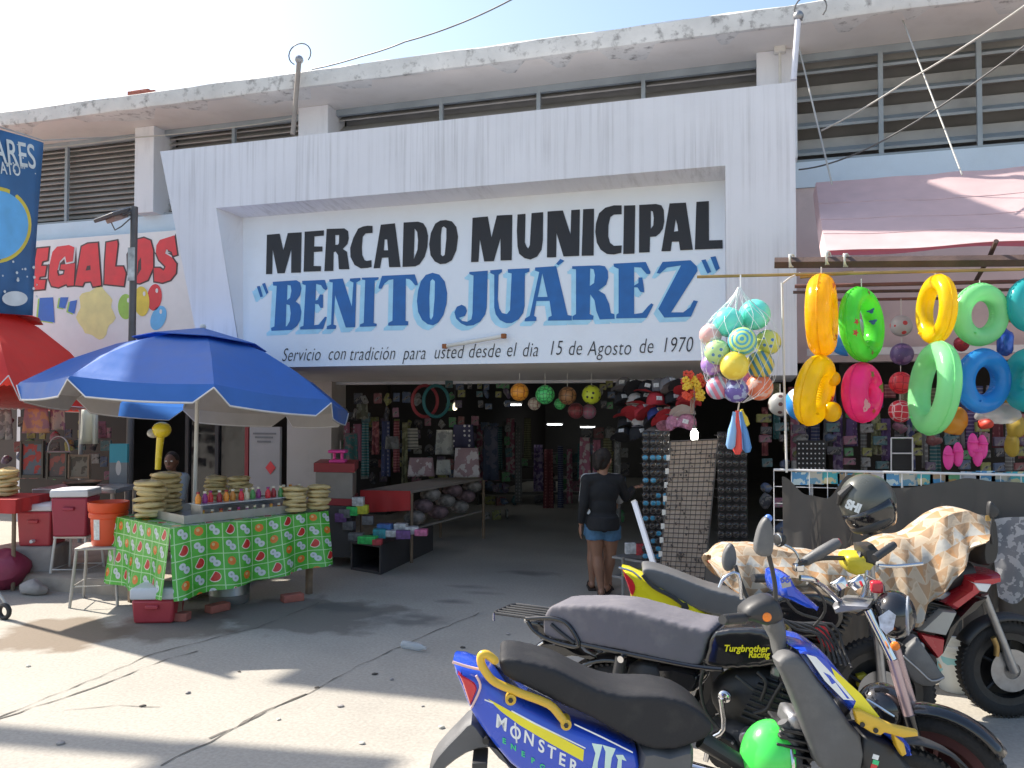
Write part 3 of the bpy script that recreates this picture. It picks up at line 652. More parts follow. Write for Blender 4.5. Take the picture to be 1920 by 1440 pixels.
# ------------------------------------------------------------------ solar street lamp
m_polg = mat('grey lamp post', (.10, .10, .105), .5, metal=.3, var=.2)
lp0 = onY(252, 388, 8.6); lampx, lampy = lp0.x, lp0.y
lamp = thing('street_lamp', 'dark grey street lamp post with a square solar lamp head', 'street lamp', (lampx, lampy, 0))
mb = MB(); mb.tube([(lampx - .03, lampy, 0), (lampx, lampy, lp0.z)], .045, 12); obj('post', mb, m_polg, lamp)
hc = onY(216, 402, 8.5); rot = Matrix.Rotation(R(24), 3, 'X') @ Matrix.Rotation(R(-12), 3, 'Y')
mb = MB(); mb.box(hc, (.34, .42, .045), rot); h = obj('lamp_head', mb, m_polg, lamp, bevel=.008)
mb = MB(); mb.box(hc + rot @ Vector((0, 0, .028)), (.31, .39, .008), rot); obj('solar_panel', mb, mat('solar glass', (.30, .36, .46), .15, spec=.8), h)
mb = MB(); mb.box(hc + rot @ Vector((0, 0, -.05)), (.16, .24, .06), rot); obj('lamp_housing', mb, mat('lamp housing', (.36, .27, .24), .5), h, bevel=.01)
mb = MB(); mb.tube([hc + rot @ Vector((.1, 0, -.03)), lp0 - Vector((0, 0, .04))], .018, 8); obj('bracket', mb, m_polg, lamp)
mb = MB(); mb.tube([hc + Vector((-.06, 0, -.1)), hc + Vector((0, 0, -.2)), hc + Vector((.1, 0, -.16)), lp0 - Vector((.0, .02, .12))], .008, 6); obj('lamp_cable', mb, m_wired, lamp)
mb = MB(); mb.box(onY(246, 495, 8.53), (.1, .012, .42)); obj('pasted_notice', mb, mat('pasted notice', (.45, .50, .50), .7, var=.5, scale=9), lamp)

# ------------------------------------------------------------------ umbrellas
m_ubl = thin('blue umbrella cloth', (.07, .225, .68), .40, .36, bump=.15, bscale=9)
m_ugr = mat('silver grey lining', (.46, .44, .43), .75, var=.08)
m_ured = thin('red umbrella cloth', (.74, .05, .04), .5, .14, bump=.12, bscale=9)
m_uedge = mat('white binding', (.72, .72, .74), .6)
m_alu = mat('white umbrella pole', (.66, .65, .62), .4, var=.1)
def umbrella(name, label, c, foot, Rr, rise, val, phase, tiltM, mtop, mlin, vent=.42, group=None, dark=None):
    t = thing(name, label, 'umbrella', tuple(foot)); c = Vector(c); n = 8
    def P(r, a, z): return c + tiltM @ Vector((r * math.cos(a), r * math.sin(a), z))
    ang = [phase + 2 * math.pi * k / n for k in range(n)]
    def rimr(f): # radius scale inside a panel so edges run straight between ribs
        return math.cos(math.pi / n) / math.cos((f - .5) * 2 * math.pi / n)
    def sheet(dz, m, nm, up):
        mb = MB(); NS = 8
        for k in range(n):
            rows = []
            for (rf, z) in ((.0, rise), (.12, rise * .96), (.3, rise * .86), (.5, rise * .70), (.75, rise * .40), (1.0, 0)):
                rows.append([P(Rr * rf * rimr(f / NS), ang[k] + (2 * math.pi / n) * f / NS, z + dz - .05 * rf * rf * math.sin(math.pi * f / NS) * (1 if rf < 1 else .5)) for f in range(NS + 1)])
            # valance, slit at the ribs
            e = [];
            for f in range(NS + 1):
                ff = f / NS; dd = val * min(1, min(ff, 1 - ff) / .1) if True else val
                ff2 = min(max(ff, .0), 1.0)
                e.append(P(Rr * 1.012 * rimr(ff2), ang[k] + (2 * math.pi / n) * ff2, dz - .03 - dd - .02 * math.sin(math.pi * ff)))
            rows.append(e)
            vs = [p for r in rows for p in r]; w = NS + 1
            mb.add(vs, [(j * w + i, j * w + i + 1, (j + 1) * w + i + 1, (j + 1) * w + i) for j in range(len(rows) - 1) for i in range(NS) if not (up < 0 and k == 4 and j >= 1 and i < 5)])
        return obj(nm, mb, m, t, fix=False)
    cano = sheet(0, mtop, 'canopy', 1)
    if mlin: sheet(-.012, mlin, 'lining', -1)
    # vent flap on top
    mb = MB()
    for k in range(n):
        a0, a1 = ang[k], ang[k] + 2 * math.pi / n
        mb.add([P(0, 0, rise + .06), P(Rr * vent, a0, rise * .79 + .03), P(Rr * vent, a1, rise * .79 + .03)], [(0, 1, 2)])
    vf = obj('vent_flap', mb, mtop, t, fix=False, smooth=False); s_ = vf.modifiers.new('s', 'SOLIDIFY'); s_.thickness = .008
    mb = MB()
    for k in range(n):
        a0 = ang[k]; e = []
        for f in range(9):
            ff = f / 8; dd = val * min(1, min(ff, 1 - ff) / .1)
            e.append(P(Rr * 1.014 * rimr(ff), a0 + 2 * math.pi / n * ff, -.03 - dd - .02 * math.sin(math.pi * ff)))
        mb.tube(e, .006, 5)
    obj('binding', mb, m_uedge, cano)
    for k in range(n):
        mb = MB(); mb.tube([P(.03, ang[k], rise - .06), P(Rr * .5, ang[k], rise * .7 - .03), P(Rr * .985, ang[k], -.015)], .008, 6); obj('rib', mb, m_alu, t)
        mb = MB(); mb.tube([P(.03, ang[k], rise - .52), P(Rr * .5, ang[k], rise * .6 - .03)], .006, 6); obj('strut', mb, m_alu, t)
    mb = MB(); mb.tube([Vector(foot), P(0, 0, rise - .5), P(0, 0, rise + .02)], .02, 12); obj('pole', mb, m_alu, t)
    mb = MB(); mb.sphere(P(0, 0, rise + .07), .03, 10, 8); obj('finial', mb, m_alu, t)
    return t
def camdir(deg): # direction on the ground, 0 = towards the camera, 90 = to the right
    a = R(deg); return -Vector((CF.x, CF.y, 0)).normalized() * math.cos(a) + CR * math.sin(a)
uc = atF(368, 728, 8.4); uc.z = 1.94
front = camdir(26); ph = math.atan2(front.y, front.x)
axis_fb = CR; axis_lr = Vector((CF.x, CF.y, 0)).normalized()
tilt = Matrix.Rotation(R(-5.5), 3, axis_fb) @ Matrix.Rotation(R(2.9), 3, axis_lr)
umb = umbrella('market_umbrella', 'big blue umbrella with a grey lining over the green covered food table', uc, (uc.x - .02, uc.y - .0, 0), 1.55, .66, .13, ph, tilt, m_ubl, m_ugr)
# part of one rear lining is left out so sunlight shows blue from below
# red umbrella, mostly out of the frame
rc = atF(-70, 708, 10.5)
umbrella('market_umbrella', 'red umbrella reaching in from the left edge of the street', rc, (rc.x, rc.y, 0), 1.72, 1.0, .26, ph + R(22), Matrix.Rotation(R(-4), 3, axis_fb) @ Matrix.Rotation(R(3), 3, axis_lr), m_ured, None, vent=.5)

# ------------------------------------------------------------------ food table under the umbrella
A = onZ(325, 1165); A = Vector((-4.89, 5.95, 0)); e1 = Vector((.427, .904, 0)).normalized(); e2 = Vector((-.904, .427, 0)).normalized()
TZ, TL_, TW_ = .80, 1.55, 1.13
m_wood = mat('worn wood', (.20, .14, .095), .8, var=.3, scale=9, bump=.2)
m_met = mat('scratched steel', (.36, .37, .38), .38, metal=.8, var=.15, scale=8)
def T(a, b, z): return A + e1 * a + e2 * b + Vector((0, 0, z))
rotT = Matrix.Rotation(math.atan2(e1.y, e1.x), 3, 'Z')
table = thing('food_table', 'wooden trestle table under a green fruit printed plastic cloth', 'table', tuple(T(TL_ / 2, TW_ / 2, 0)))
mb = MB(); mb.box(T(TL_ / 2, TW_ / 2, TZ - .02), (TL_ - .04, TW_ - .04, .03), rotT); obj('tabletop', mb, m_wood, table)
for (a, b) in ((.1, .08), (TL_ - .12, .08), (TL_ - .1, TW_ - .1), (.1, TW_ - .1)):
    mb = MB(); mb.box(T(a, b, TZ / 2 - .02), (.05, .05, TZ - .045), rotT); obj('leg', mb, m_wood, table)
m_cloth = thin('green oilcloth', (.09, .47, .05), .28, .12, var=.1)
u, v, _ = uvxy(m_cloth); C_ = 6.8; cu_, cv_ = u * C_, v * C_
fu, fv = cu_.fr(), cv_.fr(); par = (cu_.fl() + cv_.fl()).mod(2.0); par3 = (cu_.fl() * 3 + cv_.fl() * 5).mod(4.0)
line = (fu - .5).ab().mx((fv - .5).ab()).gt(.47)
def disc(x, y, r): return ((fu - x).sq() + (fv - y).sq()).lt(r * r)
dots = disc(.38, .36, .2).mx(disc(.63, .62, .21)) * par.lt(.5)
over(m_cloth, dots, (.62, .68, .70)); over(m_cloth, (disc(.38, .36, .07).mx(disc(.63, .62, .07))) * par.lt(.5), (.35, .45, .4))
mel = disc(.5, .45, .3) * (fu + fv * .6).gt(.62) * par.gt(.5) * par3.lt(1.5); over(m_cloth, disc(.5, .47, .34) * (fu + fv * .6).gt(.56) * par.gt(.5) * par3.lt(1.5), (.78, .75, .6)); over(m_cloth, mel, (.60, .035, .03))
over(m_cloth, disc(.5, .5, .27) * par.gt(.5) * par3.gt(2.5), (.75, .2, .03)); over(m_cloth, disc(.45, .42, .1) * par.gt(.5) * par3.gt(2.5), (.7, .5, .2))
over(m_cloth, disc(.5, .5, .24) * par.gt(.5) * par3.gt(1.5) * par3.lt(2.5), (.06, .22, .16))
over(m_cloth, line, (.45, .75, .38))
mb = MB(); uvs = []
rw = random.Random(11)
def cl(u, v, side):
    if side == 0:   # long side facing the right front
        a = -.03 + (TL_ + .06) * u; hem = .205 + .09 * u; z = TZ + .012 - (TZ + .012 - hem) * v
        w = (.018 + .03 * v) * math.sin(a * 13 + v) * v + .008 * math.sin(a * 31); p = T(a, -.03 - .06 * v - w, z); uvs.append((a, v * .62 + .02 * math.sin(a * 6))); return p
    b = -.03 + (TW_ + .06) * u; hem = .215 - .02 * u; z = TZ + .012 - (TZ + .012 - hem) * v
    w = (.012 + .02 * v) * math.sin(b * 12 + 1) * v; p = T(-.03 - .05 * v - w, b, z); uvs.append((-b, v * .62)); return p
mb.grid(lambda u, v: cl(u, v, 0), 40, 12); mb.grid(lambda u, v: cl(u, v, 1), 30, 12)
def tp(u, v): a = -.03 + (TL_ + .06) * u; b = -.03 + (TW_ + .06) * v; uvs.append((a, -b)); return T(a, b, TZ + .012 + .002 * math.sin(a * 20))
mb.grid(tp, 20, 16)
tcl = obj('tablecloth', mb, m_cloth, fix=False); set_uv(tcl, uvs); tag(tcl, 'bright green plastic tablecloth printed with watermelons and white blossoms', 'tablecloth')
tray = thing('steel_tray', 'low steel counter tray lying on the green tablecloth', 'tray', tuple(T(.8, .5, TZ + .02)))
mb = MB(); z0 = TZ + .018
mb.box(T(.80, .10, z0 + .035), (1.3, .012, .075), rotT); mb.box(T(.16, .53, z0 + .035), (.012, .86, .075), rotT); mb.box(T(1.44, .53, z0 + .035), (.012, .86, .075), rotT); mb.box(T(.80, .97, z0 + .035), (1.3, .012, .075), rotT); mb.box(T(.80, .53, z0 + .004), (1.27, .85, .006), rotT)
obj('tray_body', mb, m_met, tray)
mb = MB(); mb.box(T(.85, .2, z0 + .15), (1.1, .22, .008), rotT); obj('glass_shelf', mb, mat('pale glass', (.45, .48, .52), .12, spec=.8), tray)
for a in (.32, 1.38):
    mb = MB(); mb.box(T(a, .2, z0 + .078), (.02, .18, .136), rotT); obj('shelf_foot', mb, m_met, tray)
# bottles in two rows
cols_b = [('yellow', (.75, .52, .06)), ('dark red', (.30, .02, .03)), ('green', (.08, .28, .08)), ('amber', (.55, .22, .03)), ('red', (.62, .03, .04)), ('cream', (.7, .62, .42)), ('orange', (.8, .28, .03)), ('purple', (.25, .03, .18))]
bm_ = {}
for nme, c in cols_b: bm_[nme] = mat('sauce ' + nme, c, .3, var=.2, scale=30)
m_cap = mat('bottle cap', (.66, .62, .5), .4)
def bottle(a, b, z, k, row, seq):
    nme, c = cols_b[k]
    t = thing('sauce_bottle', f'small {nme} sauce bottle, {seq} from the left in the {row} row on the tray', 'bottle', tuple(T(a, b, z)), group='sauce bottles on the food table')
    h = .075 if row == 'upper' else .06
    mb = MB(); mb.lathe([(.0, 0), (.024, 0), (.026, .01), (.026, h * .75), (.014, h), (.012, h + .012)], T(a, b, z), 12); obj('bottle', mb, bm_[nme], t)
    mb = MB(); mb.lathe([(.0, h + .0125), (.016, h + .0125), (.016, h + .03), (0, h + .03)], T(a, b, z), 10); obj('cap', mb, m_cap if k % 2 else bm_[cols_b[(k + 3) % 8][0]], t)
for i in range(16): bottle(.33 + i * .069, .2 + rw.uniform(-.04, .04), z0 + .155, (i * 5 + 2) % 8 if i % 3 else (i + 6) % 8, 'upper', ORDL[i])
for i in range(12): bottle(.36 + i * .085, .15 + rw.uniform(-.01, .01), z0 + .008, (i * 3) % 8, 'lower', ORDL[i])
# stacks of bagged food
m_bag = thin('bagged fritters', (.74, .60, .31), .28, .3, var=.22, bump=.3, bscale=25)
def bag_mesh(seed):
    r = random.Random(seed); mb = MB(); rs = []
    for (rad, z) in ((.01, .0), (.10, .0), (.145, .012), (.155, .03), (.145, .048), (.10, .058), (.01, .06)):
        ring = []
        for i in range(20):
            a = 2 * math.pi * i / 20; k = 1 + .06 * math.sin(a * 3 + seed) + .05 * math.sin(a * 5 + seed * 2) + r.uniform(-.025, .025)
            ring.append((rad * k * math.cos(a), rad * k * math.sin(a), z * (1 + .18 * math.sin(a * 2 + seed)) + r.uniform(-.004, .004)))
        rs.append(ring)
    mb.rings(rs); return pmesh('food_bag', mb, m_bag)
bags = [bag_mesh(k) for k in range(4)]
def stack(x, y, z, n, where, s=1.0, jit=.012, gap=.052):
    for k in range(n):
        o = bpy.data.objects.new('food_bag', bags[(k + n) % 4]); COL.objects.link(o)
        o.location = (x + rw.uniform(-jit, jit), y + rw.uniform(-jit, jit), z + k * gap * s); o.rotation_euler = (rw.uniform(-.09, .09), rw.uniform(-.09, .09), rw.uniform(0, 6)); o.scale = (s, s, s)
        pos = 'topmost' if k == n - 1 else (ORD[k] + ('' if k == 0 else ' from the bottom'))
        tag(o, f'yellow snack bag, {pos} of the {where}', 'food bag', 'stacked bags of fried snacks')
def tabpt(px, f): p = atF(px, 900, f); return p.x, p.y
x, y = tabpt(281, 7.72); stack(x, y, TZ + .02, 7, 'front left stack', .92)
x, y = tabpt(312, 8.08); stack(x, y, TZ + .02, 8, 'second front left stack', .92)
x, y = tabpt(406, 8.55); stack(x, y, TZ + .1, 6, 'left rear stack', .72)
x, y = tabpt(450, 8.5); stack(x, y, TZ + .1, 6, 'right rear stack', .72)
x, y = tabpt(553, 8.1); stack(x, y, TZ + .03, 6, 'stack right of the bottles', .75)
x, y = tabpt(596, 8.25); stack(x, y, TZ + .03, 6, 'rightmost stack', .75)
x, y = tabpt(8, 8.6); stack(x, y, .93, 6, 'stack at the left edge', .85)
# things under and beside the table --------------------------------------------
m_cool = mat('cooler red', (.42, .045, .06), .42, var=.1, bump=.05); m_coolw = mat('cooler white', (.62, .63, .66), .45, var=.06)
def cooler(px, py, f, w, d, h, rz, label, lidh=.07, spigot=False, z=0, gap=0, mt=None):
    p = atF(px, py, f); t = thing('cooler', label, 'cooler', (p.x, p.y, z), rz, 'red drink coolers of the food stall')
    def sec(k, zz, g=0): return [(sx * (w / 2 * k + g), sy * (d / 2 * k + g), zz) for sx, sy in ((-1, -1), (1, -1), (1, 1), (-1, 1))]
    mb = MB(); mb.rings([sec(.9, 0), sec(1, h)]); b = obj('cooler_body', mb, mt or m_cool, t, True, bevel=.02)
    mb = MB(); mb.rings([sec(1.02, h + .004), sec(1.05, h + .02), sec(1.05, h + lidh), sec(.97, h + lidh + .015)]); lid = obj('lid', mb, m_coolw, t, True, bevel=.012)
    mb = MB(); mb.box((0, -d / 2 * .97 - .014, h * .72), (w * .3, .03, .035)); obj('handle', mb, mt or m_cool, t, True, bevel=.008)
    if spigot:
        mb = MB(); mb.cyl((0, -d / 2 * .93, h * .16), (0, -d / 2 - .04, h * .16), .018, 10); obj('spigot', mb, m_coolw, t, True)
    return t
rzc = YAW
cooler(298, 1120, 7.2, .36, .3, .2, rzc + .05, 'small red cooler with a white lid standing under the green tablecloth', .09)
def gz(px, py, f): return atF(px, py, f).z
cooler(80, 980, 8.75, .36, .34, .36, rzc, 'red cooler with a grey lid standing on the stone block', .06, True, z=.40)
cooler(142, 980, 8.6, .36, .34, .40, rzc + .1, 'darker red cooler raised on a white frame stool behind the orange bucket', .07, z=.52, mt=mat('cooler dark red', (.33, .03, .06), .45, var=.1))
# orange bucket
m_buc = mat('orange plastic bucket', (.66, .075, .02), .38, var=.08)
bp = atF(203, 1020, 7.9); bz_ = .54
buck = thing('bucket', 'orange plastic bucket with a white sticker standing on a metal stool', 'bucket', (bp.x, bp.y, bz_))
mb = MB(); mb.lathe([(0, 0), (.155, 0), (.16, .015), (.175, .25), (.19, .26), (.195, .30), (.185, .31), (.20, .325), (.205, .40), (.195, .405), (.19, .38), (.16, .3), (0, .29)], (0, 0, 0), 32); mb.v = [(x_ * .9, y_ * .9, z_) for x_, y_, z_ in mb.v]; obj('bucket_body', mb, m_buc, buck, True)
mb = MB(); mb.grid(lambda u, v: (.1585 * math.cos(-2.05 + .42 * u) * (1 - .04 * (1 - v)), .1585 * math.sin(-2.05 + .42 * u) * (1 - .04 * (1 - v)), .06 + .19 * v), 6, 2); st = obj('sticker', mb, mat('white sticker', (.6, .62, .6), .5, var=.35, scale=40), buck, True, fix=False); st.rotation_euler = (0, 0, YAW)
# stools
def stool(p, w, h, rz, label, mt, group=None, cross=.12):
    t = thing('stool', label, 'stool', (p.x, p.y, 0), rz, group)
    mb = MB(); mb.box((0, 0, h - .012), (w, w, .022)); obj('seat', mb, mt, t, True, bevel=.005)
    for sx in (-1, 1):
        for sy in (-1, 1):
            mb = MB(); mb.tube([(sx * (w / 2 - .015), sy * (w / 2 - .015), h - .02), (sx * (w / 2 + .025), sy * (w / 2 + .025), 0)], .014, 8); obj('leg', mb, mt, t, True)
    mb = MB(); k = w / 2 + .008; mb.tube([(-k, -k, h * .35), (k, -k, h * .35), (k, k, h * .35), (-k, k, h * .35)], .009, 6, wrap=True); obj('stretcher', mb, mt, t, True)
    return t
m_galv = mat('grey stool tube', (.42, .40, .37), .5, metal=.4, var=.2)
stool(atF(188, 1100, 7.85), .36, .54, YAW + .2, 'tall grey metal stool carrying the orange bucket', m_galv)
stool(atF(146, 1050, 8.65), .34, .52, YAW, 'white framed stool carrying the darker red cooler', m_offw)
# stone block, kerb, bricks
m_stone = mat('rough stone', (.34, .31, .29), .9, var=.2, scale=5, bump=.5, bscale=22)
p = atF(75, 1080, 8.75); mb = MB(); mb.box((p.x, p.y, .2), (.44, .4, .4), Matrix.Rotation(YAW + .08, 3, 'Z')); tag(obj('stone_block', mb, m_stone, bevel=.03), 'rough grey stone block under the red cooler with the grey lid', 'stone block')
m_kerb = mat('worn kerb', (.36, .30, .24), .9, var=.25, scale=4, bump=.4)
k0, k1 = onZ(-200, 1085), onZ(350, 1128); kd = (k1 - k0).normalized(); kn = Vector((-kd.y, kd.x, 0))
mb = MB(); L_ = []
for i in range(31):
    q = k0.lerp(k1, i / 30); j = rw.uniform(-.012, .012); L_.append([q + kn * j + Vector((0, 0, -.1)), q + kn * (j + .005) + Vector((0, 0, .12)), q + kn * (j + .03) + Vector((0, 0, .145)), q + kn * 1.1 + Vector((0, 0, .15)), q + kn * 6.0 + Vector((0, 0, .15)), q + kn * 6.0 + Vector((0, 0, -.1))])
mb.rings(L_); struct(obj('sidewalk', mb, m_kerb, angle=50))
def small_rock(name, label, px, py, s, mt, cat, seed):
    r = random.Random(seed); p = onZ(px, py); mb = MB(); mb.sphere((p.x, p.y, s[2] * .8), s, 12, 8)
    mb.v = [tuple(Vector(v) + Vector((noise.noise(Vector(v) * 9), noise.noise(Vector(v) * 9 + Vector((5, 1, 2))), noise.noise(Vector(v) * 8 + Vector((1, 7, 3))))) * min(s) * .5) for v in mb.v]
    return tag(obj(name, mb, mt), label, cat)
small_rock('rock', 'grey rock lying against the kerb at left', 62, 1114, (.16, .1, .07), m_stone, 'rock', 1)
for (px, py, lab) in ((333, 1163, 'broken brick under the near corner leg of the green table'), (548, 1127, 'broken brick under the far right leg of the green table'), (408, 1146, 'broken brick lying beside the steel pot')):
    p = onZ(px, py); mb = MB(); mb.box((p.x, p.y, .035), (.2, .11, .07), Matrix.Rotation(rw.uniform(0, 2), 3, 'Z')); tag(obj('brick', mb, m_brick, bevel=.008), lab, 'brick')
# steel pot
p = atF(430, 1130, 7.85)
pot = thing('steel_pot', 'dented steel stock pot standing under the green tablecloth', 'pot', (p.x, p.y, 0))
mb = MB(); mb.lathe([(0, .0), (.17, 0), (.18, .015), (.185, .08), (.19, .084), (.185, .09), (.18, .36), (.19, .37), (.18, .38), (.165, .36), (.16, .05), (0, .05)], (0, 0, 0), 28); obj('pot_body', mb, m_met, pot, True)
mb = MB(); mb.torus((0, 0, .3), .19, .006, None, 20, 6); obj('pot_band', mb, m_met, pot, True)
# second cooking table behind the coolers
gt = thing('grill_table', 'steel topped grill table standing behind the red coolers', 'table', tuple(atF(165, 920, 9.3)))
c = atF(165, 916, 9.2); rZ = Matrix.Rotation(YAW, 3, 'Z')
mb = MB(); mb.box((c.x, c.y, c.z), (.9, .6, .05), rZ); obj('steel_top', mb, m_met, gt, bevel=.006)
for sx in (-.4, .4):
    for sy in (-.25, .25):
        mb = MB(); q = Vector((c.x, c.y, 0)) + rZ @ Vector((sx, sy, 0)); mb.cyl((q.x, q.y, .15), (q.x, q.y, c.z - .025), .018, 8); obj('leg', mb, m_galv, gt)
pp = atF(155, 902, 9.2); pan = thing('frying_pan', 'wide dark frying pan on the steel grill table', 'pan', tuple(pp))
mb = MB(); mb.lathe([(0, .0), (.13, 0), (.2, .05), (.195, .055), (.12, .01), (0, .01)], (pp.x, pp.y, c.z + .026), 24); obj('pan_body', mb, mat('dark pan', (.12, .08, .05), .35, metal=.4), pan)
# red covered table at the very left
rt = thing('side_table', 'small table under a red cloth at the left edge', 'table', tuple(atF(5, 1000, 8.6)))
c = atF(5, 955, 8.6); m_redc = mat('red cloth', (.45, .03, .03), .7, var=.1)
mb = MB(); mb.box((c.x, c.y, .90), (.62, .6, .03), rZ); obj('tabletop', mb, m_wood, rt)
mb = MB(); mb.grid(lambda u, v: Vector((c.x, c.y, 0)) + rZ @ Vector((-.32 + .64 * u, -.315 - .015 * math.sin(u * 22) * v, .918 - .14 * v)), 24, 3); mb.grid(lambda u, v: Vector((c.x, c.y, 0)) + rZ @ Vector((.32 + .01 * math.sin(v * 22), -.315 + .63 * v, .918 - .14 * u)), 3, 16); mb.grid(lambda u, v: Vector((c.x, c.y, .919)) + rZ @ Vector((-.32 + .64 * u, -.315 + .63 * v, 0)), 4, 4); obj('cloth', mb, m_redc, rt, fix=False)
for sx in (-.27, .27):
    for sy in (-.25, .25):
        mb = MB(); q = Vector((c.x, c.y, 0)) + rZ @ Vector((sx, sy, 0)); mb.cyl((q.x, q.y, 0), (q.x, q.y, .885), .02, 8); obj('leg', mb, m_wood, rt)
p = atF(8, 1060, 8.4); mb = MB(); mb.sphere((p.x, p.y, .2), (.24, .2, .2), 16, 10); mb.v = [tuple(Vector(v) + Vector((noise.noise(Vector(v) * 6), noise.noise(Vector(v) * 6 + Vector((3, 0, 0))), noise.noise(Vector(v) * 6 + Vector((0, 4, 0))))) * .05) for v in mb.v]
tag(obj('sack', mb, mat('maroon sack', (.25, .03, .07), .6, var=.2, bump=.4, bscale=12)), 'maroon sack slumped under the red covered table', 'sack')
p = onZ(8, 1150); tr = thing('hand_cart', 'wheel and strut of a hand cart poking in at the left edge', 'cart', tuple(p))
mb = MB(); mb.tube([atF(-30, 1070, 7.4), atF(20, 1145, 7.2)], .014, 8); obj('strut', mb, m_galv, tr)
mb = MB(); q = Vector((atF(8, 1150, 7.2).x, atF(8, 1150, 7.2).y, .07)); mb.torus(q, .055, .02, Matrix.Rotation(R(90), 3, 'X'), 20, 8); obj('wheel', mb, m_blk, tr)
# ------------------------------------------------------------------ goods hung in the entrance
m_str = mat('white string', (.62, .60, .56), .7)
m_net = mat('net cord', (.70, .72, .74), .4)
def ballmat(name, c1, c2, kind='hex', sc=3.2, rough=.32):
    if name in MATS: return MATS[name]
    m = mat(name, c1, rough, var=.05)
    if kind == 'hex': over(m, vor_e(m, sc, 'DISTANCE_TO_EDGE', rnd_=.25, which='Generated').lt(.06), c2)
    elif kind == 'patch': over(m, vor_e(m, sc, 'F1', 'Distance', rnd_=.4, which='Generated').lt(.24), c2)
    elif kind == 'stripe': x, y, z = uvxy(m, 'Generated'); over(m, ((x * sc + z * sc * .5).fr()).lt(.45), c2)
    elif kind == 'swirl': x, y, z = uvxy(m, 'Generated'); over(m, ((((x - .5).sq() + (z - .55).sq())._op('SQRT') * sc * 2).fr()).lt(.5), c2)
    elif kind == 'cloud': over(m, noise_e(m, sc, 3, 'Generated').gt(.52), c2)
    return m
def ball(px, py, f, rpx, mt, label, group, rope=None):
    p = atF(px, py, f); r = rpx * f / FPX; mb = MB(); mb.sphere((0, 0, 0), r, 24, 16)
    o = obj('toy_ball', mb, mt); o.location = p; tag(o, label, 'ball', group)
    if rope:
        mb = MB(); q = atF(rope[0], rope[1], f); mb.cyl(p + Vector((0, 0, r)), Vector((p.x, p.y, q.z)), .003, 5); tag(obj('hanging_string', mb, m_str), 'string holding the ' + label, 'string')
    return o
G = 'balls hanging under the entrance sign'
ball(974, 735, 8.9, 17, ballmat('orange ball', (.75, .30, .03), (.45, .14, .02)), 'orange ball hanging leftmost under the entrance sign', G, (974, 700))
ball(1022, 740, 8.9, 18, ballmat('green ball', (.10, .62, .18), (.02, .10, .04), 'hex', 5), 'green and black ball hanging second under the entrance sign', G, (1022, 700))
ball(1064, 742, 9.0, 17, ballmat('brown ball', (.34, .16, .07), (.10, .05, .03)), 'brown ball hanging between the green and yellow balls', G, (1064, 700))
ball(1109, 740, 8.9, 18, ballmat('yellow black ball', (.55, .62, .04), (.03, .03, .02), 'patch', 3.5), 'yellow and black ball hanging rightmost under the entrance sign', G, (1109, 700))
ball(1050, 757, 9.3, 11, ballmat('green ball', (.1, .6, .18), (.02, .1, .04)), 'small green ball behind the brown ball', G)
ball(1002, 757, 9.4, 12, ballmat('cream ball', (.5, .45, .36), (.25, .1, .1)), 'cream ball behind the green and black ball', G)
ball(1080, 770, 9.5, 15, ballmat('dull red ball', (.25, .05, .06), (.1, .03, .03)), 'dull red ball low behind the brown ball', G)
ball(1104, 772, 9.5, 14, ballmat('pink ball', (.35, .12, .18), (.2, .2, .22)), 'dull pink ball low under the yellow and black ball', G)
# hoops and bulb at the left of the passage
for (px, mt_, lab) in ((797, mat('dull red plastic', (.30, .04, .05), .5), 'red hoop hanging in the dark left part of the entrance'), (818, mat('dull teal plastic', (.03, .16, .17), .5), 'teal hoop hanging beside the red hoop')):
    p = atF(px, 752, 10.6); mb = MB(); mb.torus(p, .2, .022, Matrix.Rotation(R(90), 3, 'X') @ Matrix.Rotation(R(60), 3, 'Y'), 30, 8, sq=1); tag(obj('toy_hoop', mb, mt_), lab, 'hoop')
m_lampe = mat('fluorescent tube', (.95, .97, 1.0), .5, emit=2.2)
for (px, py, f, w, lab, rz) in ((962, 759, 15, .34, 'short lit tube lamp on the market ceiling at left', .25), (1040, 796, 19.5, .4, 'lit tube lamp deep in the market passage', .1), (1102, 801, 20.5, .4, 'farthest lit tube lamp in the market passage', .2)):
    p = atF(px, py, f); t = thing('tube_lamp', lab, 'lamp', tuple(p), rz)
    mb = MB(); mb.box((0, 0, .035), (w, .09, .04)); obj('lamp_body', mb, m_offw, t, True, bevel=.006)
    mb = MB(); mb.cyl((-w / 2 + .02, 0, 0), (w / 2 - .02, 0, 0), .014, 8); obj('tube', mb, m_lampe, t, True)
    ld = bpy.data.lights.new('tube_light', 'POINT'); ld.energy = 1.8; ld.shadow_soft_size = .15; ld.color = (.9, .96, 1); lo = bpy.data.objects.new('tube_light', ld); COL.objects.link(lo); lo.parent = t; lo.location = (0, 0, -.12)
m_bulb = mat('lit bulb', (1.0, .95, .85), .4, emit=6)
